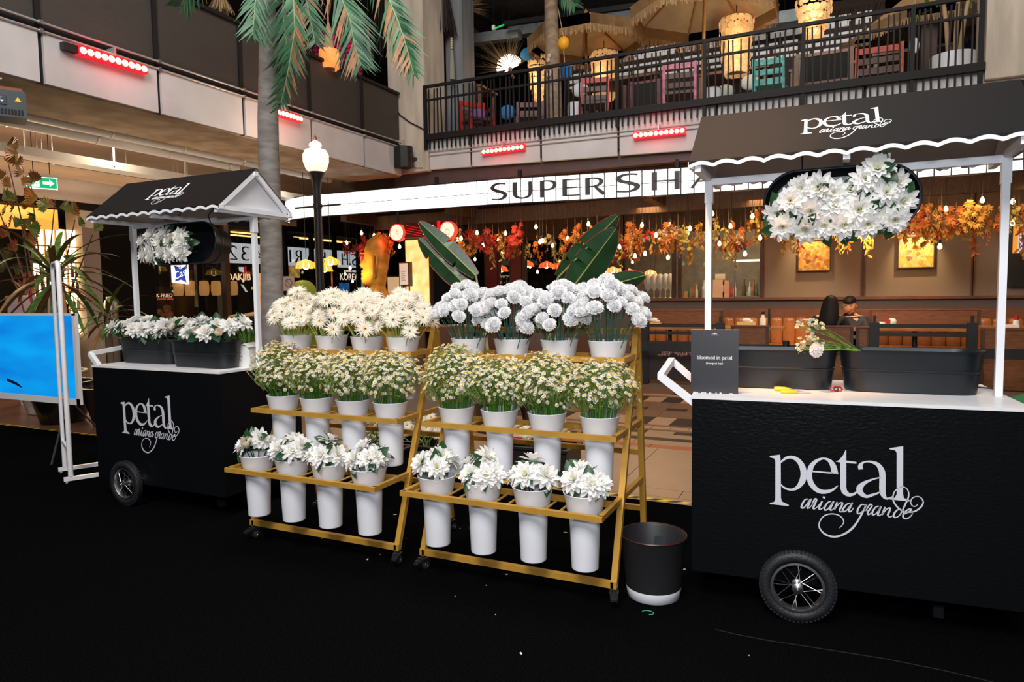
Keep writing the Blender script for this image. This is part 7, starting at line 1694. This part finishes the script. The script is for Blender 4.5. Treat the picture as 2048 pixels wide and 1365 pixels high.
t = thing('red_white_bag', 'small pale plastic bag with red print behind the carnation rack', 'bag', at(1040, 905, 'z', 0) + Vector((0, .1, -.012))); b = MB(); b.box(-.14, .14, -.08, .08, 0, .20); b.ball((0, 0, .22), .13, 10, 6, (1, .6, .5)); b.obj('bag_body', mat('pale_bag', (.62, .50, .42), .5), t, smooth=50); b = MB(); b.box(-.141, .141, -.083, -.08, .12, .15); b.obj('print', REDC, t)
# ================================================================== upper level behind the railing
random.seed(31)
UF = 4.44
b = MB(); b.box(-16, 8, 11.6, 24, 8.3, 8.5); struct(b.obj('ceiling_upper', mat('upper_ceiling', (.05, .05, .052), .8, var=.2)))
b = MB(); b.box(-16, 8, 22, 22.2, UF, 8.3); struct(b.obj('wall_upper_rear', mat('upper_wall', (.030, .020, .016), .8, var=.3, vs=2)))
b = MB(); b.box(-14, -13.8, -1, 22, 4.4, 8.5); struct(b.obj('wall_upper_left', DARKW))
DUCT = mat('grey_duct', (.26, .30, .32), .45, .2, var=.1)
for k, (a, c, Y0, Y1, w) in enumerate((((905, 85), (1040, 68), 15, 15, .22), ((905, 30), (975, 82), 14, 17, .16), ((1010, 48), (1400, -6), 14.5, 14.5, .10), ((1020, 65), (1420, 8), 16, 16, .26), ((1480, 50), (1600, 32), 16, 16, .24), ((930, 0), (1060, 60), 13.5, 18, .12), ((600, 8), (700, -2), 15, 15, .2), ((590, 55), (720, 90), 14, 18, .14))):
    p, q = at(*a, 'y', Y0), at(*c, 'y', Y1); p.z = min(p.z, 8.15); q.z = min(q.z, 8.15)
    t = thing('ceiling_duct', ('short pale duct beside the grey column', 'slanting pale strut beside the grey column', 'thin dark service pipe across the upper ceiling', 'long pale duct above the fringed parasol', 'pale duct between the shell lamps', 'slanting dark strut behind the spiky lamps', 'pale duct over the pink net', 'grey strut crossing the pink net')[k], 'duct', (0, 0, 0))
    b = MB(); b.bar(p, q, w, w); b.obj('duct_run', DUCT if k not in (2, 5) else DARKST, t)
    for f_ in (.25, .75): b = MB(); m_ = p.lerp(q, f_); b.tube([m_, (m_.x, m_.y, 8.3)], .012, 4); b.obj('hanger', DARKST, t)
t = thing('green_tube', 'short green glowing tube among the ceiling ducts', 'light', at(1000, 53, 'y', 14.2)); b = MB(); b.tube([(-.13, 0, -.02), (.10, 0, .02)], .018, 6); b.obj('tube', glow('green_tube', (.03, .5, .12), .6), t); b = MB(); b.box(-.19, -.13, -.03, .03, -.05, .05); b.obj('end_cap', WHITE, t)
b = MB(); b.tube([at(1000, 53, 'y', 14.2) + Vector((-.16, 0, .05)), at(1000, 53, 'y', 14.2) + Vector((-.16, 0, 1.2))], .005, 4); tag(b.obj('tube_wire', DARKST), 'wire holding the green glowing tube', 'wire')
# fringed parasols
CANV = mat('tan_canvas', (.36, .22, .10), .85, var=.12, vs=7, bump=.1, bs=120); CANL = mat('cream_canvas_lining', (.50, .40, .27), .85, var=.08, vs=5); FRG = mat('tan_fringe', (.34, .21, .10), .9, var=.2, vs=30); POLE = mat('bamboo_pole', (.42, .20, .06), .45)
def parasol(px, apex, brim, half, Y, label, tilt=0, n=8):
    """apex row, brim row and half width of the canopy in the photo at depth Y"""
    x, za = W(px, apex, Y); zb_ = W(px, brim, Y)[1]; r_ = (W(px + half, brim, Y)[0] - W(px - half, brim, Y)[0]) / 2
    t = thing('fringed_parasol', label, 'parasol', (x, Y, UF)); za -= UF; zb2 = zb_ - UF
    t.rotation_euler = (0, tilt, 0)
    P = [(r_ * math.cos(2 * math.pi * (k + .5) / n), r_ * math.sin(2 * math.pi * (k + .5) / n)) for k in range(n)]
    b = MB()
    for k in range(n):
        a, c = P[k], P[(k + 1) % n]; b.k = 0; b.add([(0, 0, za), (a[0], a[1], zb2), (c[0], c[1], zb2)], [(0, 1, 2)]); b.k = 1; b.add([(0, 0, za - .015), (a[0], a[1], zb2 - .015), (c[0], c[1], zb2 - .015)], [(0, 2, 1)])
    co = b.obj('canopy', [CANV, CANL], t)
    b = MB(); vh = .16 * r_; 
    for k in range(n):
        a, c = P[k], P[(k + 1) % n]; b.add([(a[0], a[1], zb2), (c[0], c[1], zb2), (c[0], c[1], zb2 - vh), (a[0], a[1], zb2 - vh)], [(3, 2, 1, 0), (0, 1, 2, 3)])
    b.obj('valance', CANV, co)
    b = MB()
    for k in range(n):
        a, c = Vector((*P[k], 0)), Vector((*P[(k + 1) % n], 0)); m_ = 34
        for j in range(m_):
            p = a.lerp(c, (j + .5) / m_); w = (c - a).normalized() * ((c - a).length / m_ * .40); L_ = vh * U(.55, .9); z = zb2 - vh
            b.add([p - w + Vector((0, 0, z)), p + w + Vector((0, 0, z)), p + w * .8 + Vector((U(-.01, .01), U(-.01, .01), z - L_)), p - w * .8 + Vector((0, 0, z - L_))], [(0, 1, 2, 3)])
    b.obj('fringe', FRG, co, kind='stuff')
    for k in range(n): b = MB(); b.bar((0, 0, za - .05), (P[k][0], P[k][1], zb2 - .02), .03); b.obj('rib', POLE, t)
    b = MB(); b.tube([(0, 0, 0), (0, 0, za + .02)], .030, 8); b.lathe([(.03, za), (.05, za + .03), (.001, za + .12)], 10); b.obj('pole', POLE, t, smooth=50); b = MB(); b.lathe([(.001, 0), (.25, 0), (.25, .05), (.05, .10), (.04, .3)], 16); b.obj('base', BLACKM, t)
parasol(1172, 28, 72, 112, 14.2, 'tan fringed parasol behind the yellow float'); parasol(1405, -85, 12, 150, 13.0, 'big tan fringed parasol seen from below, with the bamboo pole', R(1)); parasol(1855, -40, 45, 125, 13.6, 'tan fringed parasol half hidden behind the railing near the potted plant'); parasol(1730, 60, 92, 55, 16.5, 'small dark tan parasol folded low behind the red framed chair')
light('parasol_lamp', 'AREA', at(1500, 60, 'y', 12.6), 9, (1, .75, .48), .6, at(1330, 10, 'y', 13.4))
light('upper_lamps', 'AREA', (-3.0, 12.6, 8.2), 18, (1, .80, .58), 2.0, (-3.0, 15, 5))
light('upper_lamps', 'AREA', (0.6, 12.6, 8.2), 12, (1, .80, .58), 2.0, (0.0, 15, 5))
# shell lamps
SHELL = glow('capiz_shell', (1.0, .66, .32), .38, vs=9, col2=(.75, .42, .15))
CORE = glow('capiz_core', (1, .74, .36), 5)
def shell_lamp(px, p0, p1, half, Y, label):
    x, z1 = W(px, p0, Y); z0 = W(px, p1, Y)[1]; r_ = (W(px + half, p0, Y)[0] - x); h = z1 - z0
    t = thing('shell_lamp', label, 'lamp', (x, Y, z0)); b = MB(); m_ = max(5, int(h / .11)); n = 16
    for j in range(m_):
        rr = r_ * (1 - .45 * (j / max(1, m_ - 1)) ** 1.5) if m_ < 9 else r_ * (1 - .25 * j / m_); z = h - h * j / m_
        for k in range(n):
            a = 2 * math.pi * (k + .5 * (j % 2)) / n; c, s = math.cos(a), math.sin(a); q = r_ * .24; o = U(.9, 1.08)
            vs = [(rr * o * c - s * q * math.cos(g), rr * o * s + c * q * math.cos(g), z - q * .7 + q * math.sin(g)) for g in [R(60 * i) for i in range(6)]]; b.add(vs, [tuple(range(6))])
    b.obj('shells', SHELL, t, kind='stuff'); b = MB(); b.lathe([(r_ * .9, h), (r_ * .98, h + .02), (r_ * .9, h + .04), (r_ * .85, h)], 20); b.obj('ring', CANV, t); b = MB(); b.ball((0, 0, h * .45), .06, 8, 6); b.obj('bulb', CORE, t); b = MB(); b.tube([(0, 0, h), (0, 0, max(h + .2, 8.3 - z0))], .008, 4); b.obj('cord', DARKST, t)
    light('shell_lamp_light', 'POINT', (x, Y - r_ - .15, z0 + h * .5), 4, (1, .66, .32), .1)
shell_lamp(1628, 2, 78, 36, 13.0, 'round warm capiz shell lamp hanging clear of the parasols'); shell_lamp(1473, 40, 150, 34, 13.8, 'warm capiz shell lamp at the fringe of the big parasol'); shell_lamp(1208, 108, 200, 26, 15.0, 'long warm capiz shell lamp under the fringed parasol'); shell_lamp(1075, 115, 205, 18, 14.6, 'slim warm capiz shell lamp beside the upper palm trunk')
# spiky burst lamps
SPK = mat('dry_spike', (.20, .13, .06), .8); SPKW = glow('spike_glow', (1.0, .82, .66), 3.0)
def burst(px, py, Y, r_, label, axis=(-.3, -.2, 1)):
    t = thing('burst_lamp', label, 'lamp', at(px, py, 'y', Y)); ax = Vector(axis).normalized(); b = MB(); g = MB()
    for k in range(170):
        d = Vector((U(-1, 1), U(-1, 1), U(-1, 1))).normalized()
        if d.dot(ax) < .05: d = d - 2 * d.dot(ax) * ax
        d = (d + ax * .1).normalized(); L_ = r_ * U(.7, 1.15); w = d.cross(Vector((U(-1, 1), U(-1, 1), .3))).normalized() * .006
        b.add([d * r_ * .25 - w, d * r_ * .25 + w, d * L_], [(0, 1, 2)])
        if k < 90: g.tube([d * r_ * .10, d * r_ * .36], [.006, .010], 4)
    b.obj('spikes', SPK, t, kind='stuff'); g.obj('glowing_tips', SPKW, t, kind='stuff'); b = MB(); b.tube([(0, 0, 0), tuple(-ax * .22)], .025, 6); b.ball((0, 0, 0), .05, 8, 5); b.obj('core', SPK, t); b = MB(); b.tube([(0, 0, 0), (0, 0, 8.3 - t.location.z)], .006, 4); b.obj('cord', DARKST, t)
burst(1020, 138, 14.0, .85, 'spiky burst lamp glowing white just above the railing'); burst(922, 12, 13.4, .62, 'spiky burst lamp glowing beside the grey column', (.5, -.2, .6))
# raffia skirts, bell lamps, tassels
RAF = mat('dark_raffia', (.020, .012, .010), .9); RAFT = mat('tan_raffia', (.42, .28, .14), .85, var=.2, vs=20); BELLG = glow('bell_glow', (1.0, .34, .10), .85, vs=5, col2=(.8, .22, .04))
def raffia(px, p0, p1, half, Y, m_, label, nm='raffia_skirt', top=.35):
    x, z1 = W(px, p0, Y); z0 = W(px, p1, Y)[1]; r_ = W(px + half, p1, Y)[0] - x; h = z1 - z0; t = thing(nm, label, 'hanging', (x, Y, z0)); b = MB()
    for k in range(90):
        a = U(0, 6.28); q = U(.5, 1); c, s = math.cos(a), math.sin(a); w = .010; b.add([(top * r_ * c * q - s * w, top * r_ * s * q + c * w, h), (top * r_ * c * q + s * w, top * r_ * s * q - c * w, h), (r_ * c * q + s * w, r_ * s * q - c * w, U(0, .18) * h), (r_ * c * q - s * w, r_ * s * q + c * w, U(0, .18) * h)], [(0, 1, 2, 3)])
    b.obj('strands', m_, t, kind='stuff'); b = MB(); b.lathe([(.001, h + .05), (top * r_, h + .02), (top * r_, h - .03)], 12); b.tube([(0, 0, h), (0, 0, max(h + .1, 8.3 - z0))], .01, 4); b.obj('cap', m_, t); return t
raffia(768, -20, 125, 34, 12.9, RAF, 'dark raffia skirt hanging between palm frond and corner column'); raffia(886, -20, 75, 26, 12.3, RAF, 'dark raffia skirt hanging on the grey column'); raffia(440, -12, 30, 22, 9.5, RAFT, 'tan raffia bell hanging above the dark mesh screen', 'raffia_bell', .3); raffia(598, 62, 98, 20, 9.8, RAFT, 'tan raffia bell just behind the palm trunk', 'raffia_bell', .3); raffia(708, 118, 152, 10, 10.6, RAFT, 'small tan raffia bundle low behind the mesh screen', 'raffia_bell', .6)
p = at(658, 100, 'y', 9.4); t = thing('bell_lamp', 'tan bell lamp with glowing orange skirt above the mesh screen', 'lamp', p)
b = MB(); b.lathe([(.012, 1.2), (.014, .45), (.05, .35), (.09, .05), (.10, .0)], 16); b.obj('bell', RAFT, t, smooth=60); b = MB(); b.lathe([(.10, .0), (.165, -.01), (.175, -.14), (.16, -.30), (.13, -.32)], 14); b.obj('skirt', BELLG, t, smooth=60)
def tassel(px, p0, p1, Y, c, label):
    x, z1 = W(px, p0, Y); z0 = W(px, p1, Y)[1]; h = z1 - z0; t = thing('bead_tassel', label, 'tassel', (x, Y, z0)); b = MB()
    for k in range(5): b.ball((0, 0, h * (.97 - .055 * k)), .028, 8, 5)
    b.obj('beads', mat('bead', c, .4), t); b = MB(); b.lathe([(.03, h * .70), (.05, h * .4), (.06, 0), (.001, 0)], 10); b.obj('tail', mat('tassel_grey', (.25, .24, .21), .9, bump=.3, bs=60, stretch=(8, 8, .3)), t); b = MB(); b.tube([(0, 0, h), (0, 0, 8.3 - z0)], .005, 4); b.obj('cord', DARKST, t)
tassel(736, 55, 138, 11.4, (.5, .06, .04), 'grey tassel with red and blue beads near the corner column'); tassel(903, 75, 160, 12.4, (.45, .35, .18), 'grey green tassel with a straw ball beside the grey column')
# glowing pink net and things behind the mesh balcony
NETM = glow('pink_net', (.62, .006, .10), .42, vs=3, col2=(.06, .004, .015))
t = thing('pink_net', 'magenta lit net hung behind the palm fronds on the upper floor', 'net', at(660, 110, 'y', 13.6)); b = MB(); b.box(-1.0, .95, 0, .02, -.75, .62); b.obj('cloth', NETM, t)
for x in (-.95, .9): q = MB(); q.tube([(x, 0, .6), (x, 0, 8.32 - t.location.z)], .01, 4); q.obj('cord', DARKST, t)
b = MB()
for k in range(14): b.bar((-1.0 + .15 * k, -.02, -.75), (-1.0 + .15 * k + .35 * math.sin(k), -.02, .62), .016); b.bar((-1.0, -.02, -.7 + .1 * k), (.95, -.02, -.62 + .1 * k), .014)
b.obj('mesh_lines', RAF, t, kind='stuff')
b = MB(); b.box(-12.5, -9.2, 12.2, 12.3, UF, 5.55); tag(b.obj('olive_wall', mat('olive_panel', (.11, .075, .025), .8, var=.2)), 'low olive panel behind the mesh balcony and bell lamp', 'panel')
c = at(745, 170, 'y', 11.9); t = thing('planter_hedge', 'dark bushy plant in the corner behind the mesh screen', 'plant', (c.x, 11.9, UF)); b = MB(); b.box(-.4, .4, -.2, .2, 0, .45); b.obj('box', BLACKM, t); b = MB(); 
for k in range(200):
    o = Vector((U(-.45, .45), U(-.25, .25), U(.4, 1.05))); d = Vector((U(-1, 1), U(-1, 1), U(0, 1))).normalized() * .14; w = d.cross(Vector((0, 1, .3))).normalized() * .02; b.add([o, o + d * .5 + w, o + d, o + d * .5 - w], [(0, 1, 2, 3)])
b.obj('foliage', LEAFD, t, kind='stuff')
# upper palm trunk with float
TR2 = mat('rough_palm_trunk', (.27, .19, .125), .85, var=.25, vs=6, stretch=(1, 1, 2), bump=.4, bs=18)
Yp = 12.9; t = thing('palm_tree', 'rough tan palm trunk rising behind the railing, hung with small shells', 'palm', (W(1108, 215, Yp)[0], Yp, UF)); c0 = Vector(t.location)
P_ = [at(x, y, 'y', Yp) - c0 for x, y in ((1109, 232), (1107, 170), (1105, 110), (1103, 50), (1102, -10), (1101, -60))]; P_[0].z = 0
b = MB(); b.tube(P_, [.165, .155, .145, .135, .13, .12], 16); b.obj('trunk', TR2, t, smooth=60)
for k, (px, py) in enumerate(((1098, 112), (1096, 120), (1101, 145), (1097, 150))): b = MB(); b.ball(at(px, py, 'y', Yp - .17) - c0, .05, 8, 5, (1, .4, 1)); b.obj('shell', mat('pink_shell%d' % k, (.55, .40, .36), .6), t, smooth=80)
frond(t, 0, [at(x, y, 'y', Yp - .2) - c0 for x, y in ((1106, -60), (1120, -30), (1138, -5), (1150, 12))], .35, 0, 18)
p = at(1127, 87, 'y', 12.5); t = thing('yellow_float', 'yellow cord float hanging beside the upper palm trunk', 'float', p); b = MB(); b.ball((0, 0, 0), .115, 14, 8, (1, .9, 1.15)); b.obj('float_body', mat('yellow_float', (.82, .38, .01), .5), t, smooth=80); b = MB(); b.tube([(0, 0, .12), (-.10, 0, .65)], .008, 5); b.tube([(0, 0, -.12), (.02, 0, -.36)], .010, 5); b.obj('cord', RAFT, t)
# potted plant by the end post
c = at(1906, 130, 'y', 12.1); t = thing('potted_tree', 'leafy tree in a white pot at the far end of the railing', 'plant', (c.x, 12.1, UF)); b = MB(); b.lathe([(.001, 0), (.26, 0), (.30, .08), (.30, W(1906, 112, 12.1)[1] - UF), (.26, W(1906, 112, 12.1)[1] - UF), (.26, .3), (.001, .3)], 24); b.obj('pot', WPLASTIC, t, smooth=40)
for dx in (-.10, .03, .12): b = MB(); b.tube([(dx * .5, 0, .3), (dx, 0, .9), (dx * 1.8, 0, 1.5), (dx * 2.2, .1, 2.1)], [.035, .03, .025, .015], 7); b.obj('stem', mat('tan_stem', (.38, .25, .14), .8), t, smooth=60)
ov = oval_mesh(mat('bright_leaf', (.12, .20, .012), .5, var=.5, vs=4), .16, .035)
for k in range(46): z = U(1.0, 2.3); put('leaf', ov, t, (U(-.45, .42), U(-.2, .25), z), (U(-2.6, -.8), U(-1.2, 1.2), U(-3, 3)), scale=U(.8, 1.25))
# lit louvred bar front
t = thing('louvred_bar', 'dark thatched bar front with rows of pale backlit slats on the upper floor', 'bar', (0, 16.8, UF))
LOUV = glow('louvre_light', (.70, .66, .62), .30)
x0, x1 = W(1130, 120, 16.8)[0], W(1770, 40, 16.8)[0]
b = MB(); b.box(x0, x1, .05, .12, 0, W(1450, 40, 16.8)[1] - UF); b.obj('front_board', mat('bar_front', (.035, .016, .010), .7), t)
for k, (a, h) in enumerate(((104, .24), (128, .08), (140, .07), (152, .05))):
    zz = W(1300, a, 16.8)[1] - UF; xx = x0 + .1
    while xx < x1 - .3: ln = U(.10, .32); b = MB(); b.box(xx, xx + ln, .0, .05, zz - h / 2, zz + h / 2); b.obj('lit_slat', LOUV, t); xx += ln + U(.02, .10)
b = MB()
for k in range(260): xx = U(x0, x1); zz = W(1300, 90, 16.8)[1] - UF; b.add([(xx, -.02, zz + .1), (xx + .02, -.02, zz + .1), (xx + U(-.06, .06), -.03, zz - U(.1, .32))], [(0, 1, 2)])
b.obj('thatch', mat('thatch', (.055, .025, .012), .9), t, kind='stuff')
# furniture along the railing
def pc_(n, c, r_=.5): return mat(n, c, r_, var=.3, vs=14)
CW = {'red': pc_('red_chair_paint', (.42, .012, .010)), 'pink': pc_('pink_chair_paint', (.55, .16, .24)), 'teal': pc_('teal_paint', (.08, .42, .38)), 'wood': pc_('worn_wood', (.16, .07, .03)), 'maroon': pc_('maroon_frame', (.10, .018, .025)), 'vermilion': pc_('vermilion_paint', (.50, .05, .012)), 'white': WPLASTIC}
def deck_chair(px, py, Y, w, h, c, rz_, label, seat=None):
    p = at(px, py, 'y', Y); t = thing('painted_chair', label, 'chair', (p.x, Y, UF), rz_); m_ = CW[c]; s_ = CW[seat] if seat else CHW
    for sx_ in (-1, 1):
        b = MB(); b.bar((sx_ * w / 2, .22, 0), (sx_ * w / 2, .28, h), .05); b.obj('rear_leg', m_, t); b = MB(); b.bar((sx_ * w / 2, -.22, 0), (sx_ * w / 2, -.22, .45), .05); b.obj('front_leg', m_, t)
    b = MB(); b.box(-w / 2, w / 2, -.25, .25, .43, .48); b.obj('seat', s_, t)
    for z in (h - .06, h - .22, h - .38): b = MB(); b.box(-w / 2 + .02, w / 2 - .02, .24, .275, z - .05, z + .04); b.obj('back_slat', m_ if z > h - .1 else s_, t)
    b = MB(); b.bar((-w / 2, .0, .22), (w / 2, .0, .22), .035); b.obj('stretcher', m_, t)
def wood_frame(px0, py0, px1, py1, Y, c, label):
    x0, z1 = W(px0, py0, Y); x1, z0 = W(px1, py1, Y); t = thing('wooden_armchair', label, 'chair', (x0, Y, UF)); w = x1 - x0; h = z1 - UF
    for x in (.04, w - .04):
        for y in (0, .5): b = MB(); b.bar((x, y, 0), (x, y, h if y else h * .8), .08); b.obj('leg', CW[c], t)
    b = MB(); b.bar((0, .5, h - .05), (w, .5, h - .05), .10, .05); b.obj('top_rail', CW[c], t)
    b = MB(); b.box(.08, w - .08, .46, .50, .35, h - .08); b.obj('back_panel', mat('dark_cushion', (.012, .010, .010), .9), t); b = MB(); b.box(.04, w - .04, 0, .5, .32, .42); b.obj('seat', CW[c], t)
for px, py, Y, w, h, c, r_, lab, st in ((1188, 200, 12.3, .48, 1.05, 'red', .25, 'red slatted chair with blue worn legs near the upper palm trunk', None), (1360, 190, 12.4, .52, .95, 'pink', 3.3, 'pink scallop backed chair under the big parasol', None), (1540, 165, 12.4, .46, .80, 'teal', 3.14, 'teal topped chair beside the bamboo pole', 'teal'), (1756, 140, 12.6, .62, .80, 'vermilion', 3.14, 'vermilion framed chair behind the railing near the potted tree', None), (955, 215, 12.3, .5, .9, 'red', .9, 'dark red chair behind the railing by the grey column', None), (1000, 205, 13.2, .5, .9, 'maroon', 2.4, 'maroon chair below the spiky burst lamp', None), (1060, 215, 12.6, .5, .85, 'maroon', .4, 'maroon chair beside the upper palm trunk', None)): deck_chair(px, py, Y, w, h, c, r_, lab, st)
wood_frame(1245, 150, 1322, 220, 12.6, 'maroon', 'large maroon wooden armchair frame between red and pink chairs'); wood_frame(1588, 92, 1706, 190, 12.5, 'wood', 'large brown wooden armchair under the round shell lamp')
def stool(px, py, Y, r_, label):
    x, z = W(px, py, Y); t = thing('white_stool', label, 'stool', (x, Y, UF)); h = z - UF; b = MB(); b.lathe([(.001, 0), (r_ * .85, 0), (r_, h * .6), (r_, h - .03), (r_ * .9, h), (.001, h)], 20); b.obj('body', WPLASTIC, t, smooth=40); b = MB(); b.lathe([(r_ * .92, h), (r_ * .95, h + .015), (.001, h + .02)], 20); b.obj('top', WPLASTIC, t, smooth=40)
stool(1424, 180, 12.2, .16, 'white drum stool at the foot of the bamboo pole'); stool(1150, 208, 12.2, .14, 'low white drum stool left of the red chair'.replace('left of', 'beside'))
def up_table(px, py, Y, w, label):
    x, z = W(px, py, Y); t = thing('upper_table', label, 'table', (x, Y, UF)); h = max(.5, z - UF); b = MB(); b.box(-w / 2, w / 2, -.4, .4, h - .05, h); b.obj('tabletop', CW['wood'], t)
    for sx_ in (-1, 1):
        for sy_ in (-1, 1): b = MB(); b.bar((sx_ * (w / 2 - .06), sy_ * .34, 0), (sx_ * (w / 2 - .06), sy_ * .34, h - .05), .06); b.obj('leg', CW['wood'], t)
for px, py, Y, w, lab in ((930, 185, 13.5, 1.2, 'dark table behind the railing by the grey column'), (1250, 165, 14.5, 1.6, 'dark table under the fringed parasol'), (1470, 150, 14.2, 1.3, 'dark table under the big parasol'), (1660, 140, 14.6, 1.4, 'dark table behind the brown armchair'), (1820, 110, 14.0, 1.2, 'dark table near the potted tree')): up_table(px, py, Y, w, lab)
for k, (px, py, Y, c) in enumerate(((1130, 145, 13.4, (.03, .22, .55)), (1055, 108, 14.2, (.02, .16, .32)), (1160, 180, 13.2, (.62, .66, .70)), (1450, 185, 13.4, (.36, .40, .36)), (1500, 165, 13.6, (.62, .62, .58)), (955, 232, 12.2, (.25, .10, .35)), (1015, 225, 12.4, (.05, .2, .5)))):
    t = thing('cushion', ('bright blue cushion beside the upper palm trunk', 'dark blue cushion near the spiky lamp', 'grey white cushion behind the red chair', 'pale green cushion behind the bamboo pole', 'cream cushion on the seat near the teal chair', 'violet cushion low by the grey column', 'blue cushion low behind the railing')[k], 'cushion', at(px, py, 'y', Y)); b = MB(); b.ball((0, 0, 0), .16, 12, 8, (1.1, .45, .9)); b.obj('cover', mat('cushion%d' % k, c, .9), t, smooth=80)
c = at(1828, 92, 'y', 12.6); t = thing('hanging_disc', 'pale round disc pendant on a cord near the potted tree', 'pendant', c); b = MB(); b.lathe([(.001, .03), (.07, .03), (.075, 0), (.001, -.03)], 16, T=Matrix.Rotation(R(90), 4, 'X'), sy=1.7); b.obj('disc', mat('pale_disc', (.55, .58, .62), .4), t, smooth=50); b = MB(); b.tube([(0, 0, .12), (0, 0, 1.3)], .012, 5); b.obj('cord', RAFT, t)
b = MB(); x, z = W(1845, 0, 13.0); b.box(x, x + .22, 13.0, 13.22, UF, 8.3); struct(b.obj('column_upper_wood', mat('brown_post', (.06, .032, .024), .7)))
# things glimpsed at the right frame edge
t = thing('loudspeaker', 'black loudspeaker on the column by the big canopy, at the frame edge', 'speaker', at(2046, 196, 'y', YB - .30), R(20)); b = MB(); b.box(-.13, .25, -.14, .14, -.20, .20); b.obj('cabinet', BLACKM, t); b = MB(); b.box(-.12, .2, -.146, -.14, -.19, .19); b.obj('grille', bpy.data.materials['speaker_grille'], t)
c = at(2038, 760, 'y', 8.0); t = thing('green_cushion', 'dark green rounded pouffe beyond the big cart at the frame edge', 'pouffe', (c.x + .3, 8.0, -.012)); b = MB(); b.lathe([(.001, 0), (.40, 0), (.46, .15), (.42, .38), (.25, .46), (.001, .48)], 24); b.obj('cover', mat('green_fabric', (.02, .16, .06), .8), t, smooth=60)
